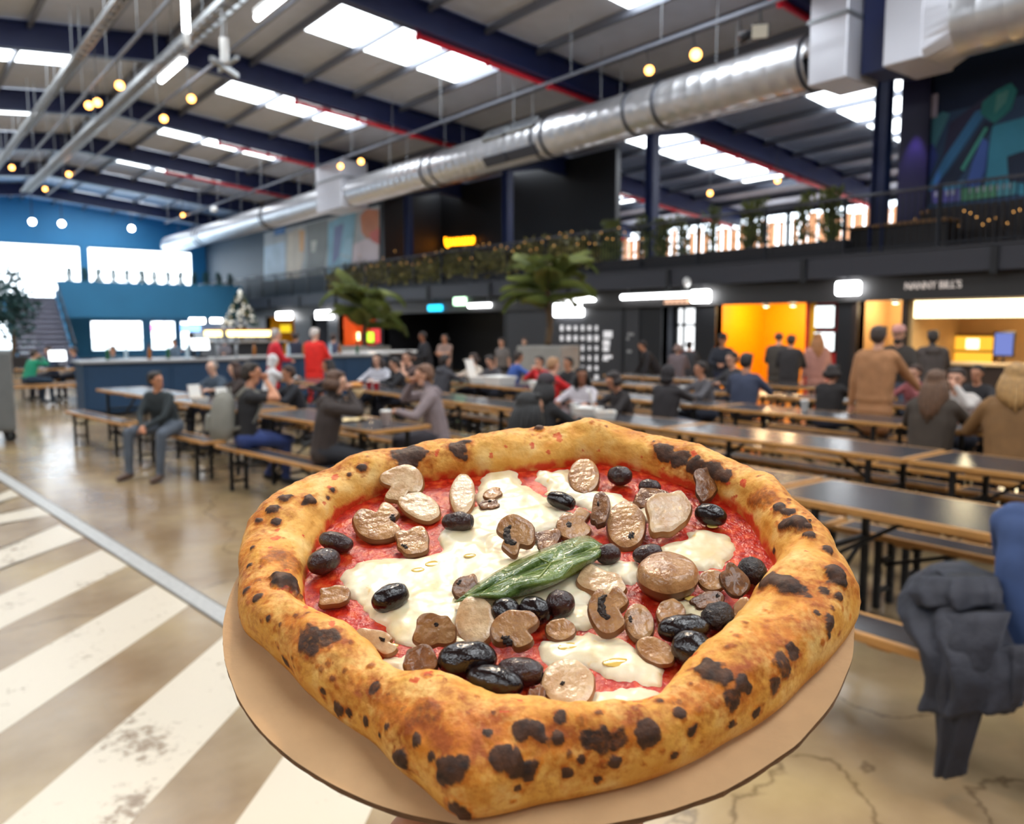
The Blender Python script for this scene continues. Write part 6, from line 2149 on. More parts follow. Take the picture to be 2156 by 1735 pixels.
# lumps and fine bumps
flat = V.reshape(-1, 3)
dn = np.zeros_like(flat)
def vnormals(V):
    du = np.roll(V, -1, 0) - np.roll(V, 1, 0)
    dk = np.zeros_like(V)
    dk[:, 1:-1] = V[:, 2:] - V[:, :-2]; dk[:, 0] = V[:, 1] - V[:, 0]; dk[:, -1] = V[:, -1] - V[:, -2]
    nrm = np.cross(dk, du)
    nrm /= (np.linalg.norm(nrm, axis=2, keepdims=True) + 1e-12)
    return nrm
NR = vnormals(V)
if NR[0, NT // 2, 2] < 0:
    NR = -NR
amp = np.zeros(NA * NK)
for i_, p in enumerate(flat):
    v_ = Vector(p)
    amp[i_] = .0046 * noise.noise(v_ * 34) + .0014 * noise.noise(v_ * 110) + .0004 * noise.noise(v_ * 320)
env = np.clip(np.sin(np.pi * np.clip(UU, 0, 1)), 0, 1) ** .5
V = V + NR * (amp.reshape(NA, NK) * env)[:, :, None]
NR2 = vnormals(V)
if NR2[0, NT // 2, 2] < 0:
    NR2 = -NR2
faces = []
for i in range(NA):
    j = (i + 1) % NA
    for k in range(NK - 1):
        faces.append((i * NK + k, j * NK + k, j * NK + k + 1, i * NK + k + 1))
bvh = BVHTree.FromPolygons([Vector(p) for p in V.reshape(-1, 3)], faces)
BL = [(595, 1227, 33, .75), (653, 1057, 16, .8), (598, 1053, 14, .8), (570, 1075, 13, .7), (580, 1100, 11, .6), (545, 1097, 10, .7), (532, 1155, 9, .7), (527, 1190, 8, .6), (520, 1245, 11, .8), (540, 1262, 12, .6), (565, 1302, 9, .3), (650, 1350, 38, .10), (690, 1345, 26, .08),
      (868, 958, 38, .12), (845, 962, 24, .1), (965, 945, 26, .15), (1135, 903, 15, .7), (760, 985, 11, .5), (735, 998, 7, .3), (700, 1032, 8, .4), (690, 1048, 5, .3), (640, 1060, 6, .3), (1400, 950, 26, .12), (1430, 965, 28, .12), (1460, 980, 24, .12), (1500, 993, 24, .12), (1525, 1004, 18, .2),
      (1680, 1103, 26, .8), (1660, 1107, 20, .7), (1703, 1130, 14, .8), (1640, 1066, 16, .4), (1657, 1078, 14, .4), (1740, 1158, 17, .6), (1757, 1205, 24, .6), (1765, 1222, 20, .5), (1620, 1222, 30, .35), (1655, 1226, 30, .3), (1600, 1212, 22, .4), (1735, 1243, 13, .2), (1765, 1255, 15, .5), (1745, 1312, 17, .6), (1745, 1338, 11, .3),
      (1615, 1050, 24, .05), (1600, 1042, 20, .05), (1590, 1055, 18, .05), (1690, 1240, 15, .1), (1700, 1255, 10, .1), (1665, 1370, 18, .12), (1645, 1395, 22, .1), (1655, 1410, 18, .1), (1635, 1440, 20, .1), (1500, 1415, 30, .3), (1530, 1425, 20, .2), (1562, 1437, 22, .25), (1575, 1450, 15, .2), (1545, 1470, 22, .1), (1540, 1525, 14, .15),
      (1430, 1500, 15, .3), (1455, 1540, 18, .3), (1362, 1540, 32, .12), (1300, 1560, 26, .08), (1270, 1560, 30, .08), (1240, 1558, 22, .08), (1128, 1535, 24, .35), (1100, 1540, 26, .3), (1172, 1552, 18, .5), (1050, 1595, 27, .35), (1085, 1612, 30, .35), (1110, 1630, 20, .3), (950, 1618, 30, .35), (930, 1635, 22, .3), (972, 1605, 20, .3), (880, 1560, 20, .55), (845, 1597, 24, .55),
      (715, 1495, 16, .35), (690, 1510, 22, .35), (735, 1500, 10, .3), (665, 1475, 12, .2), (965, 1700, 24, .4), (980, 1715, 16, .3), (1295, 1605, 16, .6), (1195, 1628, 14, .3), (1025, 1542, 14, .25), (1258, 1640, 12, .15), (815, 1530, 11, .3), (800, 1548, 10, .3), (770, 1520, 12, .3), (900, 1500, 34, .05), (870, 1510, 26, .05), (790, 1450, 14, .1), (600, 1390, 12, .2),
      (610, 1420, 14, .2), (620, 1450, 10, .2), (680, 1455, 12, .15), (590, 1170, 26, .04), (610, 1185, 24, .04), (560, 1180, 18, .04), (1090, 1660, 12, .2), (1225, 1600, 10, .2), (910, 1590, 12, .3), (1420, 1590, 12, .15), (1180, 1510, 16, .2), (1590, 1500, 12, .2), (1720, 1290, 10, .3), (1630, 1160, 6, .2)]
char = np.zeros(NA * NK); brown = np.zeros(NA * NK)
P3 = V.reshape(-1, 3).copy(); N3 = NR2.reshape(-1, 3); disp = np.zeros(NA * NK)
def spot(hit, rad, hgt, strength, seed):
    c = np.array(hit)
    d = np.linalg.norm(P3 - c, axis=1)
    k = np.where(d < rad * 2.4)[0]
    if len(k) == 0:
        return
    rr = np.empty(len(k))
    for m_, idx in enumerate(k):
        rr[m_] = d[idx] * (1 + .55 * noise.noise(Vector(P3[idx]) * 110 + Vector((seed, 0, 0))) + .35 * noise.noise(Vector(P3[idx]) * 300 + Vector((0, seed, 0))))
    t_ = rr / rad
    disp[k] = np.maximum(disp[k], hgt * rad * np.sqrt(np.clip(1 - t_ ** 2, 0, 1)))
    char[k] = np.maximum(char[k], strength * np.clip((1.12 - t_) / .28, 0, 1))
    brown[k] = np.maximum(brown[k], np.clip((2.0 - t_) / 1.2, 0, 1) * .85)
def crust_hit(px, py):
    d = (PM3 @ ray(px, py)).normalized()
    loc, nr, idx, dist = bvh.ray_cast(CL, d)
    return loc
for q_, (px, py, r_, h_) in enumerate(BL):
    loc = crust_hit(px, py)
    if loc is None:
        continue
    sc_ = (loc - CL).length / FPX
    spot(loc, r_ * sc_ * .88, h_ * .9, 1.0 if h_ >= .12 else (.85 if h_ > .06 else .45), q_ * 3.7)
rs = random.Random(11)
for q_ in range(260):
    i = rs.randrange(NA); k = rs.randrange(int(NT * .38), int(NT * .98))
    if rs.random() < .5 and not (200 < math.degrees(ang[i]) < 350):
        continue
    spot(V[i, k], rs.uniform(.0006, .0017), .25, rs.uniform(.3, .75), 500 + q_ * 1.3)
P3 = P3 + N3 * disp[:, None]
# broad browning plus painted front shade on the upper outer side, tomato smears on the inner wall
for i_ in range(NA * NK):
    u = UU.reshape(-1)[i_]
    nz = noise.noise(Vector(P3[i_]) * 55)
    front = .5 + .5 * math.sin(math.atan2(PCY - P3[i_][1], P3[i_][0] - PCX) )  # deepens the near side; crust shade put into the brown tone
    b_ = max(0, 1 - abs(u - .66) / .42) * (.30 + .38 * front + .75 * nz)
    brown[i_] = min(1, max(brown[i_], b_))
sau = np.zeros(NA * NK)
for i_ in range(NA * NK):
    u = UU.reshape(-1)[i_]
    nz = noise.noise(Vector(P3[i_]) * 150 + Vector((9, 9, 9)))
    base_ = np.clip((.13 - u) / .09, 0, 1)
    sau[i_] = max(base_ * (.75 + .5 * nz), (1.0 if (nz > .50 and u < .5) else 0) * .7)
def attr_material(name):
    m = bpy.data.materials.new(name)
    m.use_nodes = True
    nt = m.node_tree
    b = nt.nodes['Principled BSDF']
    tc = nt.nodes.new('ShaderNodeTexCoord')
    def at(n_):
        a = nt.nodes.new('ShaderNodeAttribute'); a.attribute_name = n_
        return a.outputs['Fac']
    def nz(sc, det=6):
        n_ = nt.nodes.new('ShaderNodeTexNoise'); n_.inputs['Scale'].default_value = sc; n_.inputs['Detail'].default_value = det
        nt.links.new(tc.outputs['Object'], n_.inputs['Vector'])
        return n_.outputs['Fac']
    def ramp(f_, els):
        r = nt.nodes.new('ShaderNodeValToRGB')
        r.color_ramp.elements[0].position, r.color_ramp.elements[0].color = els[0]
        r.color_ramp.elements[1].position, r.color_ramp.elements[1].color = els[-1]
        for p_, c_ in els[1:-1]:
            e = r.color_ramp.elements.new(p_); e.color = c_
        nt.links.new(f_, r.inputs['Fac'])
        return r.outputs['Color']
    def mix(f_, a, c):
        x = nt.nodes.new('ShaderNodeMixRGB')
        if f_ is not None:
            nt.links.new(f_, x.inputs['Fac'])
        for v_, s_ in ((a, 'Color1'), (c, 'Color2')):
            if isinstance(v_, tuple):
                x.inputs[s_].default_value = v_
            else:
                nt.links.new(v_, x.inputs[s_])
        return x.outputs['Color']
    def math_(op, a, c):
        x = nt.nodes.new('ShaderNodeMath'); x.operation = op
        for i_, v_ in enumerate((a, c)):
            if isinstance(v_, (int, float)):
                x.inputs[i_].default_value = v_
            else:
                nt.links.new(v_, x.inputs[i_])
        return x.outputs[0]
    return m, nt, b, at, nz, ramp, mix, math_
m, nt, b, at, nz, ramp, mix, math_ = attr_material('pizza_crust')
dough = ramp(nz(60), [(.3, rgb(212, 138, 44)), (.5, rgb(230, 168, 76)), (.72, rgb(240, 198, 124))])
bf = math_('ADD', math_('MULTIPLY', at('brown'), 1.1), math_('MULTIPLY', math_('SUBTRACT', nz(330, 9), .5), 1.5))
c1 = mix(ramp(bf, [(.15, (0, 0, 0, 1)), (.85, (1, 1, 1, 1))]), dough, ramp(nz(120), [(.35, rgb(160, 76, 12)), (.65, rgb(216, 128, 34))]))
c1 = mix(ramp(math_('ADD', at('sauce'), math_('MULTIPLY', math_('SUBTRACT', nz(300), .5), .5)), [(.35, (0, 0, 0, 1)), (.8, (1, 1, 1, 1))]), c1, rgb(206, 62, 22))
cf = math_('ADD', at('char'), math_('MULTIPLY', math_('SUBTRACT', nz(420), .5), .8))
c2 = mix(ramp(cf, [(.30, (0, 0, 0, 1)), (.85, (1, 1, 1, 1))]), c1, ramp(nz(200), [(.3, rgb(44, 26, 16)), (.7, rgb(92, 56, 34))]))
nt.links.new(c2, b.inputs['Base Color'])
b.inputs['Roughness'].default_value = .55
b.inputs['Specular IOR Level'].default_value = .35
bp = nt.nodes.new('ShaderNodeBump'); bp.inputs['Strength'].default_value = .35; bp.inputs['Distance'].default_value = .0015
nt.links.new(nz(500), bp.inputs['Height']); nt.links.new(bp.outputs['Normal'], b.inputs['Normal'])
m_crust = m
pizza = thing('pizza', 'whole baked pizza with a puffed blistered crust on a cardboard board', 'pizza', PC0)
pizza.matrix_world = PM
me = bpy.data.meshes.new('crust')
me.from_pydata([tuple(p) for p in P3], [], faces)
me.polygons.foreach_set('use_smooth', [True] * len(faces))
for nm, arr in (('char', char), ('brown', brown), ('sauce', sau)):
    a_ = me.attributes.new(nm, 'FLOAT', 'POINT')
    a_.data.foreach_set('value', arr.astype(np.float32))
me.materials.append(m_crust)
me.update()
child('crust', me, pizza)
# underside of the dough
mb = MB()
mb.add([(PCX, PCY, .0008)] + [(PCX + (RO[i] - .018) * math.cos(ang[i]), PCY + (RO[i] - .018) * math.sin(ang[i]), .0008) for i in range(0, NA, 6)], [(0, 1 + (j + 1) % (NA // 6), 1 + j) for j in range(NA // 6)])
mb.build('dough_base', mat('dough_base', rgb(226, 190, 130), .8), pizza)
# ---- sauce
def surf_z(x, y):
    v_ = Vector((x, y, 0))
    return .0066 + .0010 * noise.noise(v_ * 60) + .0006 * noise.noise(v_ * 220)
NS, NQ = 300, 80
vs = []
fs = []
for i in range(NS):
    a_ = 2 * math.pi * i / NS
    rmax = np.interp(math.degrees(a_), np.degrees(ang), RI) + .010
    for k in range(NQ):
        r_ = rmax * (k + .02) / (NQ - 1)
        x, y = PCX + r_ * math.cos(a_), PCY + r_ * math.sin(a_)
        vs.append((x, y, surf_z(x, y)))
for i in range(NS):
    j = (i + 1) % NS
    for k in range(NQ - 1):
        fs.append((i * NQ + k, i * NQ + k + 1, j * NQ + k + 1, j * NQ + k))
fs.append(tuple(i * NQ for i in range(NS)))
m, nt, b, at, nz, ramp, mix, math_ = attr_material('tomato_sauce')
c1 = ramp(nz(180), [(.3, rgb(150, 22, 10)), (.5, rgb(196, 42, 20)), (.72, rgb(224, 92, 44))])
nt.links.new(c1, b.inputs['Base Color']); b.inputs['Roughness'].default_value = .25
bp = nt.nodes.new('ShaderNodeBump'); bp.inputs['Strength'].default_value = .6; bp.inputs['Distance'].default_value = .0015
nt.links.new(nz(420), bp.inputs['Height']); nt.links.new(bp.outputs['Normal'], b.inputs['Normal'])
MB().add(vs, fs).build('tomato_sauce', m, pizza, True)
# ---- mozzarella
CH = [[(1020, 990), (1085, 980), (1100, 1010), (1135, 1035), (1155, 1050), (1205, 1080), (1180, 1110), (1090, 1120), (1030, 1140), (1060, 1190), (1000, 1240), (985, 1300), (970, 1345), (900, 1350), (830, 1345), (800, 1300), (760, 1260), (722, 1240), (718, 1205), (760, 1175), (830, 1172), (880, 1170), (935, 1150), (925, 1115), (960, 1080), (1005, 1060), (1005, 1020)],
      [(1140, 990), (1195, 985), (1212, 1010), (1260, 1030), (1300, 1035), (1345, 1055), (1350, 1085), (1310, 1080), (1250, 1075), (1200, 1045), (1150, 1035), (1135, 1005)], [(1340, 1062), (1400, 1050), (1425, 1072), (1375, 1090), (1350, 1095)],
      [(1440, 1112), (1480, 1108), (1530, 1120), (1548, 1150), (1520, 1188), (1460, 1198), (1390, 1180), (1385, 1150), (1440, 1130)], [(1280, 1180), (1345, 1175), (1350, 1205), (1330, 1225), (1290, 1215), (1270, 1200)],
      [(1425, 1262), (1480, 1242), (1512, 1258), (1500, 1290), (1450, 1305), (1425, 1290)], [(1140, 1348), (1240, 1325), (1330, 1345), (1405, 1400), (1380, 1432), (1300, 1425), (1240, 1400), (1170, 1405), (1135, 1380)],
      [(1255, 1452), (1310, 1438), (1395, 1455), (1405, 1485), (1350, 1520), (1270, 1530), (1220, 1510), (1228, 1480)], [(795, 1392), (850, 1372), (885, 1395), (855, 1428), (812, 1428)], [(1190, 1262), (1260, 1270), (1260, 1315), (1200, 1325), (1150, 1300)],
      [(930, 1330), (1000, 1330), (1010, 1370), (940, 1380)], [(1020, 1120), (1150, 1120), (1180, 1180), (1300, 1180), (1260, 1260), (1150, 1290), (1020, 1290), (980, 1230)]]
polys = [np.array([tuple(UL(x, y, .009))[:2] for x, y in pl]) for pl in CH]
st_ = .00085
gx0, gx1, gy0, gy1 = -.13, .135, -.14, .13
xs_ = np.arange(gx0, gx1, st_); ys_ = np.arange(gy0, gy1, st_)
GXX, GYY = np.meshgrid(xs_, ys_, indexing='ij')
pts_ = np.stack([GXX.ravel(), GYY.ravel()], 1)
wob = np.array([(.0042 * noise.noise(Vector((x * 75, y * 75, 3))) + .0016 * noise.noise(Vector((x * 230, y * 230, 7)))) for x, y in pts_])
sdm = np.full(len(pts_), -1.0)
for pl in polys:
    A = pl; Bp = np.roll(pl, -1, 0)
    dmin = np.full(len(pts_), 1e9); ins = np.zeros(len(pts_), bool)
    for a_, c_ in zip(A, Bp):
        e = c_ - a_
        t_ = np.clip(((pts_ - a_) @ e) / (e @ e), 0, 1)
        dmin = np.minimum(dmin, np.linalg.norm(pts_ - a_ - t_[:, None] * e, axis=1))
        cond = ((a_[1] > pts_[:, 1]) != (c_[1] > pts_[:, 1]))
        xin = (c_[0] - a_[0]) * (pts_[:, 1] - a_[1]) / (c_[1] - a_[1] + 1e-12) + a_[0]
        ins ^= cond & (pts_[:, 0] < xin)
    sdm = np.maximum(sdm, np.where(ins, dmin, -dmin))
sdm = sdm + wob
ids = -np.ones(len(pts_), int)
keep = sdm > -.0022
vs = []
for i_ in np.where(keep)[0]:
    x, y = pts_[i_]
    s_ = sdm[i_]
    hgt = .0030 * (min(1, max(0, s_ / .007)) ** .6) if s_ > 0 else s_ * 1.3
    ids[i_] = len(vs)
    vs.append((x, y, surf_z(x, y) * .5 + .0033 + .0003 + hgt + .0009 * noise.noise(Vector((x * 90, y * 90, 5)))))
ny = len(ys_)
fs = []
for i in range(len(xs_) - 1):
    for j in range(ny - 1):
        a_, b_, c_, d_ = ids[i * ny + j], ids[(i + 1) * ny + j], ids[(i + 1) * ny + j + 1], ids[i * ny + j + 1]
        if a_ >= 0 and b_ >= 0 and c_ >= 0 and d_ >= 0:
            fs.append((a_, b_, c_, d_))
m, nt, b, at, nz, ramp, mix, math_ = attr_material('melted_mozzarella')
c1 = ramp(nz(55), [(.3, rgb(226, 200, 150)), (.5, rgb(236, 218, 182)), (.7, rgb(240, 226, 198))])
c1 = mix(ramp(nz(130, 3), [(.66, (0, 0, 0, 1)), (.76, (1, 1, 1, 1))]), c1, rgb(232, 196, 120))
nt.links.new(c1, b.inputs['Base Color']); b.inputs['Roughness'].default_value = .3
b.inputs['Subsurface Weight'].default_value = .15; b.inputs['Subsurface Scale'].default_value = .004
bp = nt.nodes.new('ShaderNodeBump'); bp.inputs['Strength'].default_value = .25; bp.inputs['Distance'].default_value = .001
nt.links.new(nz(160), bp.inputs['Height']); nt.links.new(bp.outputs['Normal'], b.inputs['Normal'])
MB().add(vs, fs).build('mozzarella', m, pizza, True)
# oil pools
m_oil = mat('olive_oil', rgb(222, 186, 96), .06, spec=.8, coat=.5)
for px, py, a_, b_ in ((915, 1187, 22, 6), (880, 1200, 14, 5), (990, 1170, 14, 4), (1300, 1395, 26, 6), (1200, 1362, 22, 6), (1500, 1107, 12, 5), (1545, 1330, 10, 4), (820, 1360, 16, 4), (1120, 1310, 14, 3), (1455, 1260, 12, 4)):
    c_ = UL(px, py, .0098)
    MB().ell(c_, (a_ * PXM, b_ * PXM * 1.9, .0005), 14, 6).build('oil_pool', m_oil, pizza, True)

# ---- olives
m_ol = [mat('olive_black', rgb(28, 12, 12), .16, noise_amt=.4, noise_scale=300, bump=.12, bump_scale=500, coat=.3), mat('olive_brown', rgb(62, 34, 30), .26, noise_amt=.4, noise_scale=260, bump=.2, bump_scale=500, coat=.2), mat('olive_charred', rgb(58, 50, 50), .35, noise_amt=.5, noise_scale=300, bump=.4, bump_scale=600)]
m_pit = mat('olive_hole', rgb(26, 12, 10), .6)
OL = [(1305, 1005, 62, 50, 10, 1, 0, 'upper black olive of a pair against the back crust'), (1368, 1027, 54, 40, 5, 1, 0, 'lower olive of the pair against the back crust'), (1182, 1056, 74, 42, 14, 0, 1, 'dark olive half sunk in cheese near the back crust'), (1496, 1089, 72, 52, 10, 0, 0, 'glossy black olive in sauce beside the upright mushroom'),
      (965, 1101, 78, 46, 5, 1, 1, 'matt brown olive right of the pale mushroom caps'), (708, 1143, 80, 44, 8, 1, 0, 'wet brown olive touching the left crust'), (683, 1187, 72, 54, -25, 1, 0, 'plump brown olive in sauce at the left crust'), (823, 1263, 78, 52, -22, 0, 1, 'cut glossy olive alone on white cheese at the left'),
      (1065, 1295, 56, 60, 0, 0, 0, 'round olive, first in the row of three below the basil'), (1126, 1291, 62, 54, 10, 0, 0, 'round olive, middle of the row of three below the basil'), (1180, 1277, 56, 54, 0, 1, 0, 'wrinkled olive, last in the row of three below the basil'), (1280, 1169, 54, 44, 0, 1, 0, 'olive tucked behind the basil stalk end'),
      (1364, 1167, 66, 40, -8, 1, 1, 'brown pitted olive on cheese above the glossy mushroom cap'), (1440, 1330, 98, 54, -8, 0, 0, 'large wrinkled wet olive above another at the lower right'), (1456, 1377, 66, 76, 20, 0, 0, 'wrinkled olive below the large one at the lower right'), (985, 1398, 104, 64, -8, 0, 0, 'biggest glossy olive at the front crust'),
      (1042, 1440, 102, 52, 12, 0, 0, 'long glossy olive lying against the front crust'), (1098, 1418, 84, 48, 5, 1, 1, 'brown pitted olive at the front beside the pale mushroom disc'), (1583, 1207, 54, 60, 20, 2, 0, 'grey scorched olive under the charred crust fold'), (1511, 1302, 62, 52, -20, 2, 0, 'grey scorched olive among mushrooms at the right')]
def olive_mesh(L, W, hole, wr, seed):
    mb = MB()
    nu, nv = 28, 18
    vs = []
    for i in range(nv + 1):
        a_ = math.pi * i / nv
        x = -math.cos(a_)
        r_ = math.sin(a_) ** .85
        for j in range(nu):
            t_ = 2 * math.pi * j / nu
            p = Vector((x, r_ * math.cos(t_), r_ * math.sin(t_)))
            k = 1 + wr * noise.noise(p * 2.2 + Vector((seed, 0, 0))) + wr * .5 * noise.noise(Vector((x * 3, p.y * 7, p.z * 7 + seed)))
            q = Vector((p.x * L / 2, p.y * W / 2 * k, p.z * W / 2 * k))
            if hole and p.x > .9:
                q.x -= L * .5 * (p.x - .9) * 3.2
            vs.append(q)
    mb.add(vs, [(i * nu + j, i * nu + (j + 1) % nu, (i + 1) * nu + (j + 1) % nu, (i + 1) * nu + j) for i in range(nv) for j in range(nu)])
    return mb
for i_, (px, py, l_, w_, an, kind, hole, lab) in enumerate(OL):
    c_ = UL(px, py, .0125)
    e_ = UL(px + l_ / 2 * math.cos(math.radians(an)), py + l_ / 2 * math.sin(math.radians(an)), .0125)
    d_ = e_ - c_
    if abs(an) > 60:
        pass
    L_ = max(l_ * PXM * .95, w_ * PXM * .9)
    W_ = min(w_, l_) * PXM * .93
    t = thing('olive', lab, 'olive', PM @ Vector((c_.x, c_.y, .0092 + W_ * .36)))
    rot = PM.to_3x3().to_4x4() @ Matrix.Rotation(math.atan2(d_.y, d_.x), 4, 'Z') @ Matrix.Rotation(random.uniform(-.15, .15), 4, 'Y')
    t.matrix_world = Matrix.Translation(t.location) @ rot
    olive_mesh(L_, W_, hole, .10 if kind < 2 else .16, i_ * 5.1).build('flesh', m_ol[kind], t, True)
    if hole:
        MB().ell((L_ * .40, 0, 0), (L_ * .04, W_ * .17, W_ * .17), 12, 8).build('pit_hole', m_pit, t, True)

# ---- mushrooms
m_mu = [mat('mushroom_pale', rgb(214, 182, 142), .22, col2=rgb(186, 142, 98), noise_scale=90, bump=.15, bump_scale=260, coat=.35), mat('mushroom_tan', rgb(194, 146, 96), .22, col2=rgb(150, 100, 58), noise_scale=90, bump=.18, bump_scale=260, coat=.4), mat('mushroom_brown', rgb(156, 104, 60), .24, col2=rgb(100, 60, 34), noise_scale=90, bump=.22, bump_scale=260, coat=.4)]
m_mskin = [mat('mushroom_skin_tan', rgb(150, 100, 56), .3), mat('mushroom_skin', rgb(120, 74, 40), .3), mat('mushroom_skin_dark', rgb(82, 48, 28), .3)]
m_gill = mat('mushroom_gills', rgb(44, 28, 20), .45, noise_amt=.5, noise_scale=400, bump=.5, bump_scale=600)
def outline(kind, n=40, seed=0.0):
    out = []
    if kind == 'cap':      # cap above, stalk below
        key = [(-1, .0), (-.95, .38), (-.7, .72), (-.35, .92), (0, .98), (.35, .92), (.7, .72), (.95, .38), (1, .0), (.88, -.2), (.62, -.24), (.40, -.26), (.40, -.5), (.45, -.8), (.34, -.98), (0, -1.0), (-.34, -.98), (-.45, -.8), (-.40, -.5), (-.40, -.26), (-.62, -.24), (-.88, -.2)]
        L_ = len(key)
        for j in range(n):
            f_ = j / n * L_
            a_ = int(f_); f_ -= a_
            p_, q_ = key[a_ % L_], key[(a_ + 1) % L_]
            u, v = p_[0] + (q_[0] - p_[0]) * f_, p_[1] + (q_[1] - p_[1]) * f_
            w_ = 1 + .16 * noise.noise(Vector((u * 1.6 + seed * 3, v * 1.6, seed)))
            ra = (-.5, .45, 2.4, -1.1, .9, -2.6, 1.6)[int(seed / 1.7 + .5) % 7]
            v = v * (1.0 if v > -.3 else .86)
            out.append(((u * math.cos(ra) - v * math.sin(ra)) * w_, (u * math.sin(ra) + v * math.cos(ra)) * w_))
        return [((out[j - 1][0] + 2 * out[j][0] + out[(j + 1) % n][0]) / 4, (out[j - 1][1] + 2 * out[j][1] + out[(j + 1) % n][1]) / 4) for j in range(n)]
    for j in range(n):
        t_ = 2 * math.pi * j / n
        c_, s_ = math.cos(t_), math.sin(t_)
        if kind == 'oval':
            r_ = 1.0
        elif kind == 'cap':
            r_ = 1.0
        elif kind == 'chip':
            r_ = .82 + .3 * noise.noise(Vector((c_ * 1.4 + seed, s_ * 1.4, seed)))
            r_ *= 1.0 / max(abs(c_), abs(s_)) ** .5
        else:
            r_ = 1.0
        r_ *= 1 + .06 * noise.noise(Vector((c_ * 2 + seed * 3, s_ * 2, seed)))
        out.append((c_ * r_, s_ * r_))
    # smooth
    for _ in range(2 if kind == 'cap' else 1):
        out = [((out[j - 1][0] + 2 * out[j][0] + out[(j + 1) % n][0]) / 4, (out[j - 1][1] + 2 * out[j][1] + out[(j + 1) % n][1]) / 4) for j in range(n)]
    return out
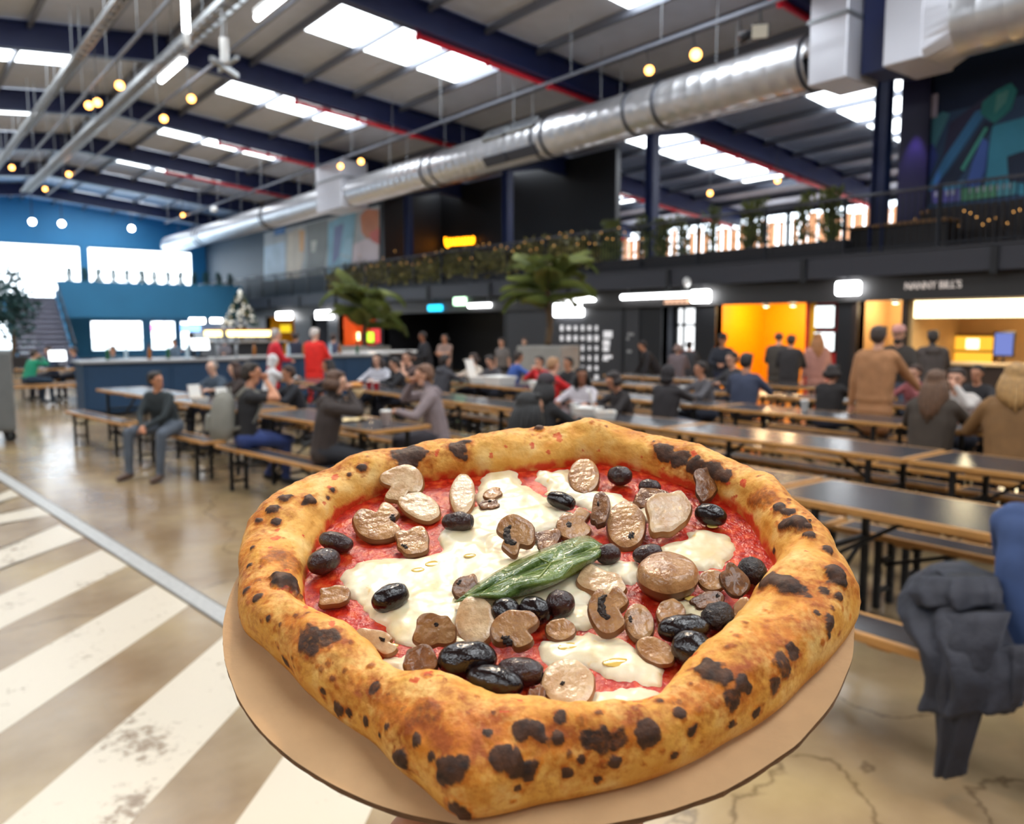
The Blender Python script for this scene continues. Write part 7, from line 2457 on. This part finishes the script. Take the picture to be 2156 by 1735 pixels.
# px, py, half width px, half height px, image angle, kind, tone, gill, tilt along (m), tilt across (m), thickness mm, label
MU = [(848, 1038, 52, 34, -8, 'cap', 0, 0, 0, .006, 5, 'broad pale mushroom slice under another near the back left crust'), (882, 1066, 48, 24, 15, 'oval', 0, 0, -.002, .002, 5, 'long pale mushroom stalk slice lying over the broad one'),
      (800, 1101, 56, 32, -6, 'cap', 1, 1, 0, .004, 6, 'wet mushroom half with stalk at the left'), (974, 1046, 28, 36, 8, 'oval', 0, 0, 0, .003, 7, 'pale stubby mushroom piece above the matt olive'), (868, 1140, 42, 26, -15, 'chip', 1, 1, 0, .003, 5, 'folded mushroom slice left of centre'),
      (1038, 1038, 22, 13, -20, 'chip', 1, 0, 0, 0, 4, 'tiny mushroom crumb beside the stubby piece'), (1230, 1006, 34, 26, 0, 'oval', 1, 0, 0, .004, 6, 'small round mushroom cap below the back crust'), (1085, 1150, 44, 34, -5, 'cap', 1, 2, 0, .007, 5, 'mushroom slice with dark gills above the basil'),
      (1152, 1137, 34, 20, -10, 'chip', 2, 0, 0, .002, 4, 'brown mushroom scrap between basil and gilled slice'), (1212, 1103, 42, 26, -12, 'cap', 1, 1, 0, .004, 5, 'mushroom slice with a notched cap right of centre'), (1262, 1092, 22, 34, 12, 'chip', 2, 1, 0, .006, 6, 'dark crinkled mushroom piece right of centre'),
      (1318, 1108, 44, 36, 15, 'oval', 1, 1, 0, .005, 6, 'round mushroom slice with a dark centre'), (1406, 1100, 54, 40, -20, 'chip', 0, 0, 0, .006, 7, 'large pale angular mushroom piece'), (1484, 1036, 32, 30, -35, 'chip', 2, 0, 0, .007, 5, 'brown mushroom piece standing against the right crust'),
      (1404, 1225, 68, 36, 4, 'dome', 1, 0, 0, 0, 14, 'big glossy whole mushroom cap right of the basil'), (1268, 1230, 58, 30, 15, 'chip', 0, 0, 0, .002, 6, 'pale wedge of mushroom under the basil'), (1283, 1307, 46, 42, 5, 'cap', 1, 2, 0, .007, 6, 'mushroom slice with blackened gills below the basil end'),
      (1346, 1312, 34, 27, 20, 'oval', 1, 1, -.002, .003, 5, 'round mushroom slice beside the blackened gills'), (1412, 1292, 32, 22, -5, 'oval', 1, 0, 0, .002, 5, 'small tan mushroom oval below the whole cap'), (1545, 1238, 44, 22, 35, 'chip', 2, 0, 0, .006, 3, 'thin brown mushroom flake standing at the right crust'),
      (1500, 1222, 32, 16, 5, 'oval', 1, 0, 0, .002, 4, 'flat tan mushroom sliver right of the whole cap'), (1000, 1312, 44, 36, 5, 'oval', 0, 0, 0, .005, 7, 'pale mushroom cap piece left of the row of olives'), (1086, 1352, 56, 36, -5, 'cap', 1, 1, 0, .006, 6, 'large wet mushroom slice below the row of olives'),
      (1180, 1326, 34, 17, 0, 'oval', 1, 0, 0, .002, 4, 'small tan mushroom oval below the row of olives'), (1380, 1371, 46, 20, 22, 'oval', 1, 0, 0, .002, 4, 'tan mushroom oval beside the large wrinkled olive'), (792, 1353, 58, 20, 10, 'cap', 0, 1, 0, .003, 4, 'thin mushroom slice in sauce at the lower left'),
      (918, 1354, 52, 20, -6, 'chip', 1, 1, 0, .008, 4, 'curled mushroom slice above the front crust at the left'), (888, 1414, 42, 24, -10, 'chip', 2, 0, 0, .006, 5, 'brown mushroom pieces against the front crust at the left'), (1196, 1443, 60, 44, 5, 'oval', 0, 1, 0, .002, 6, 'broad beige mushroom disc at the front crust'),
      (1566, 1292, 32, 24, 30, 'chip', 1, 0, 0, .005, 4, 'sauce stained mushroom flake by the right crust fold'), (702, 1256, 40, 20, -12, 'chip', 1, 0, 0, .002, 5, 'dry ridged mushroom slice in sauce at the left crust'), (982, 1238, 34, 18, -30, 'chip', 2, 1, 0, .004, 4, 'browned mushroom scrap at the basil tip'),
      (1375, 1050, 50, 16, 8, 'chip', 2, 0, 0, .003, 4, 'curled brown mushroom strip below the pair of olives'), (1508, 1392, 30, 22, -20, 'chip', 2, 0, 0, .004, 4, 'reddish mushroom piece tucked under the lower right crust'), (1030, 1060, 26, 10, -10, 'chip', 2, 1, 0, .001, 3, 'burnt mushroom crumb right of the stubby piece'),
      (1490, 1260, 44, 14, -12, 'chip', 2, 1, 0, .002, 3, 'dark curled mushroom edge right of the whole cap'), (1130, 1475, 26, 20, 10, 'chip', 2, 0, 0, .004, 4, 'small brown mushroom piece between olive and beige disc'), (1540, 1345, 26, 18, 0, 'chip', 1, 0, 0, .004, 4, 'small tan mushroom piece at the right crust fold')]
for i_, (px, py, a_, b_, an, kind, tone, gill, tA, tB, th, lab) in enumerate(MU):
    ca, sa = math.cos(math.radians(an)), math.sin(math.radians(an))
    zz = .0098
    c_ = UL(px, py, zz + .002)
    A = UL(px + a_ * ca, py + a_ * sa, zz + .002) - c_
    fac = 1.0
    if tB > .005:
        fac = .75
    Bv = UL(px + b_ * sa * fac, py - b_ * ca * fac, zz + .002) - c_
    th *= .00072 if kind != 'dome' else .001
    n = 48
    ol = outline(kind, n, i_ * 1.7)
    t = thing('mushroom_slice' if kind != 'dome' else 'whole_mushroom', lab, 'mushroom', PM @ Vector((c_.x, c_.y, zz)))
    t.matrix_world = Matrix.Translation(t.location) @ PM.to_3x3().to_4x4()
    def pos(u, v, z):
        p = A * u + Bv * v
        return Vector((p.x, p.y, z + tA * u + tB * (v + (.9 if tB > .005 else 0))))
    rings = [(0, .92), (.35, .95), (.62, 1), (.82, 1.0), (.93, .86), (1.0, .45), (.97, .15), (.88, -.1)]
    if kind == 'dome':
        rings = [(0, 1), (.3, .97), (.55, .93), (.72, .90), (.84, .84), (.95, .66), (1.0, .42), (.97, .15), (.85, -.1)]
    vs = [pos(0, 0, th + .0003 * noise.noise(Vector((i_, 1, 1))))]
    for rr_, zz_ in rings[1:]:
        for (u, v) in ol:
            vs.append(pos(u * rr_, v * rr_, th * zz_ + .0006 * noise.noise(Vector((u * rr_ * 2.2 + i_, v * rr_ * 2.2, 3)))))
    fs = [(0, 1 + j, 1 + (j + 1) % n) for j in range(n)]
    for k in range(len(rings) - 2):
        for j in range(n):
            fs.append((1 + k * n + j, 1 + (k + 1) * n + j, 1 + (k + 1) * n + (j + 1) % n, 1 + k * n + (j + 1) % n))
    last = 1 + (len(rings) - 2) * n
    fs.append(tuple(last + j for j in reversed(range(n))))
    ns_ = 4 if kind != 'dome' else 6       # flesh ends, skin band begins
    cut = 1 + n * (ns_ - 1)
    mbf, mbs = MB(), MB()
    ff = [f for f in fs if max(f) < 1 + n * ns_]
    sf = [f for f in fs if max(f) >= 1 + n * ns_]
    mbf.add(vs, ff); mbs.add(vs, sf)
    # drop unused vertices
    def compact(m_):
        us = sorted({i for f in m_.f for i in f}); mp = {o: k for k, o in enumerate(us)}
        m2 = MB(); m2.add([m_.v[o] for o in us], [tuple(mp[i] for i in f) for f in m_.f]); return m2
    compact(mbf).build('flesh', m_mu[tone], t, True)
    compact(mbs).build('skin_edge', m_mskin[tone], t, True)
    if gill:
        gb = MB()
        k_ = 16
        rg_ = random.Random(i_ * 7 + 1)
        if gill == 2:
            t0, t1, rm, hw_ = math.pi * .62, math.pi * 1.55, .40, .17
        else:
            t0 = rg_.uniform(0, 6.28); t1 = t0 + rg_.uniform(.5, 1.1); rm, hw_ = rg_.uniform(.2, .6), rg_.uniform(.07, .13)
        top_, bot_ = [], []
        for j in range(k_):
            f_ = j / (k_ - 1)
            t_ = t0 + (t1 - t0) * f_
            w2 = hw_ * math.sin(math.pi * min(.98, max(.02, f_))) ** .6 * (1 + .8 * noise.noise(Vector((j * .7, i_, 2))))
            r2 = rm * (1 + .25 * noise.noise(Vector((j * .35, i_, 8))))
            top_.append(pos(math.cos(t_) * (r2 + w2), math.sin(t_) * (r2 + w2), th * .99 + .0004))
            bot_.append(pos(math.cos(t_) * max(.02, r2 - w2), math.sin(t_) * max(.02, r2 - w2), th * .99 + .0004))
        mid = [(a__ + b__) / 2 + Vector((0, 0, .0004)) for a__, b__ in zip(top_, bot_)]
        dn_ = [p - Vector((0, 0, .0022)) for p in top_], [p - Vector((0, 0, .0022)) for p in bot_]
        vs2 = top_ + mid + bot_ + dn_[0] + dn_[1]
        fs2 = []
        for j in range(k_ - 1):
            fs2 += [(j, j + 1, k_ + j + 1, k_ + j), (k_ + j, k_ + j + 1, 2 * k_ + j + 1, 2 * k_ + j), (3 * k_ + j, 3 * k_ + j + 1, j + 1, j), (2 * k_ + j, 2 * k_ + j + 1, 4 * k_ + j + 1, 4 * k_ + j)]
        gb.add(vs2, fs2).build('gills', m_gill, t, True)

# ---- basil leaf
m_bas = mat('basil_green', rgb(108, 128, 56), .25, col2=rgb(72, 96, 40), noise_scale=70, bump=.25, bump_scale=160, coat=.5)
UPE = [(958, 1268), (985, 1246), (1010, 1226), (1060, 1196), (1120, 1166), (1200, 1136), (1237, 1129), (1262, 1143), (1282, 1154)]
LOE = [(958, 1268), (985, 1264), (1010, 1263), (1060, 1262), (1120, 1247), (1180, 1224), (1240, 1190), (1265, 1170), (1282, 1154)]
MID = [(958, 1268), (985, 1256), (1010, 1247), (1055, 1228), (1105, 1206), (1170, 1184), (1225, 1166), (1258, 1156), (1282, 1154)]
def dens(pl, k=6):
    out = []
    for i in range(len(pl) - 1):
        for j in range(k):
            p0 = pl[max(0, i - 1)]; p1 = pl[i]; p2 = pl[i + 1]; p3 = pl[min(len(pl) - 1, i + 2)]
            t_ = j / k
            out.append(tuple(.5 * ((2 * p1[q]) + (-p0[q] + p2[q]) * t_ + (2 * p0[q] - 5 * p1[q] + 4 * p2[q] - p3[q]) * t_ ** 2 + (-p0[q] + 3 * p1[q] - 3 * p2[q] + p3[q]) * t_ ** 3) for q in (0, 1)))
    out.append(pl[-1])
    return out
U_, L_, M_ = dens(UPE), dens(LOE), dens(MID)
nl = len(U_)
nc = 13
leaf = thing('basil_leaf', 'single glossy green basil leaf on the middle of the pizza', 'basil leaf', PM @ UL(1120, 1205, .016))
leaf.matrix_world = Matrix.Translation(leaf.location) @ PM.to_3x3().to_4x4()
lo_ = PMI @ leaf.location
vs = []
for i in range(nl):
    s_ = math.sin(math.pi * i / (nl - 1)) ** .5
    for k in range(nc):
        w_ = (k / (nc - 1)) * 2 - 1
        if w_ < 0:
            px = M_[i][0] + (U_[i][0] - M_[i][0]) * -w_; py = M_[i][1] + (U_[i][1] - M_[i][1]) * -w_
        else:
            px = M_[i][0] + (L_[i][0] - M_[i][0]) * w_; py = M_[i][1] + (L_[i][1] - M_[i][1]) * w_
        z = .0135 + .004 * s_ + .0045 * s_ * math.sin(min(1, abs(w_)) * math.pi) * (.7 if w_ < 0 else 1) - .002 * abs(w_) + .0012 * math.sin(abs(w_) * 5 - i * .55) * s_
        vs.append(UL(px, py, z) - lo_)
fs = [(i * nc + k, i * nc + k + 1, (i + 1) * nc + k + 1, (i + 1) * nc + k) for i in range(nl - 1) for k in range(nc - 1)]
lb_ = MB().add(vs, fs).build('blade', m_bas, leaf, True)
sd_ = lb_.modifiers.new('thickness', 'SOLIDIFY'); sd_.thickness = .0007; sd_.offset = 0
rib = [vs[i * nc + nc // 2] + Vector((0, 0, .0003)) for i in range(nl)]
MB().path(rib, [.0011 * (.35 + .65 * i / nl) for i in range(nl)], 6).build('midrib', mat('basil_rib', rgb(128, 140, 70), .35), leaf, True)
vn = MB()
for i in range(8, nl - 6, 7):
    for sg in (-1, 1):
        vn.path([vs[i * nc + nc // 2] + Vector((0, 0, .0003)), vs[min(nl - 1, i - 3 * 1) * nc + nc // 2 + sg * 3] + Vector((0, 0, .0004)), vs[max(0, i - 5) * nc + nc // 2 + sg * 5] + Vector((0, 0, .0003))], [.0005, .0004, .0002], 5)
vn.build('veins', mat('basil_rib', rgb(128, 140, 70)), leaf, True)

# ---- the hand under the board
hand = thing('person', 'bare hand and forearm holding the pizza board from below', 'person', PC0)
hand.matrix_world = PM
hm2 = MB()
wr = Vector((-.022, -.235, -.095)); pcn = Vector((-.018, -.120, -.028))
def cc(a, r0, b, r1):
    cone_capsule(hm2, a, r0, b, r1, 14)
cc(wr, .029, pcn + Vector((-.022, -.01, 0)), .021); cc(wr, .029, pcn + Vector((.022, -.01, 0)), .021)
cc(pcn + Vector((-.034, .02, .002)), .019, pcn + Vector((.034, .02, .002)), .018)
cc(pcn + Vector((-.03, -.03, -.004)), .021, pcn + Vector((.03, -.03, -.004)), .019)
for k, (ox, ln) in enumerate(((-.034, .068), (-.012, .078), (.011, .073), (.033, .058))):
    b0 = pcn + Vector((ox, .02, .003))
    b1 = b0 + Vector((ox * .25, ln * .5, .004)); b2 = b1 + Vector((ox * .15, ln * .32, .002)); b3 = b2 + Vector((ox * .05, ln * .24, 0))
    cc(b0, .0105, b1, .0098); cc(b1, .0098, b2, .009); cc(b2, .009, b3, .0078)
th0 = pcn + Vector((.036, -.02, -.002))
th1 = th0 + Vector((.028, .03, .004)); th2 = th1 + Vector((.016, .03, .003)); th3 = th2 + Vector((.006, .022, .001))
cc(th0, .017, th1, .0125); cc(th1, .0125, th2, .0112); cc(th2, .0112, th3, .0088)
cc(wr, .029, wr + Vector((.05, -.16, -.12)), .038); cc(wr + Vector((.05, -.16, -.12)), .038, wr + Vector((.075, -.24, -.18)), .042)
o = bpy.data.objects.new('tmp_hand', hm2.mesh('tmp_hand', m_eye))
COL.objects.link(o)
r = o.modifiers.new('r', 'REMESH'); r.mode = 'VOXEL'; r.voxel_size = .0028
s2 = o.modifiers.new('s', 'SMOOTH'); s2.factor = .5; s2.iterations = 4
bpy.context.view_layer.update()
me = bpy.data.meshes.new_from_object(o.evaluated_get(bpy.context.evaluated_depsgraph_get()))
bpy.data.objects.remove(o)
me.materials.clear(); me.materials.append(skinmat((214, 146, 104)))
me.polygons.foreach_set('use_smooth', [True] * len(me.polygons))
me.name = 'hand'
child('hand', me, hand)
cf = MB()
a_, b_ = wr + Vector((.045, -.145, -.11)), wr + Vector((.11, -.34, -.26))
cf.path([a_, a_.lerp(b_, .05), a_.lerp(b_, .5), b_], [.043, .047, .05, .055], 18)
cf.build('sleeve', clothmat((60, 62, 72)), hand, True)
MB().ell(th3 + Vector((0, .006, .006)), (.005, .007, .0025), 10, 6).build('thumbnail', mat('nail', rgb(230, 180, 160), .3), hand, True)
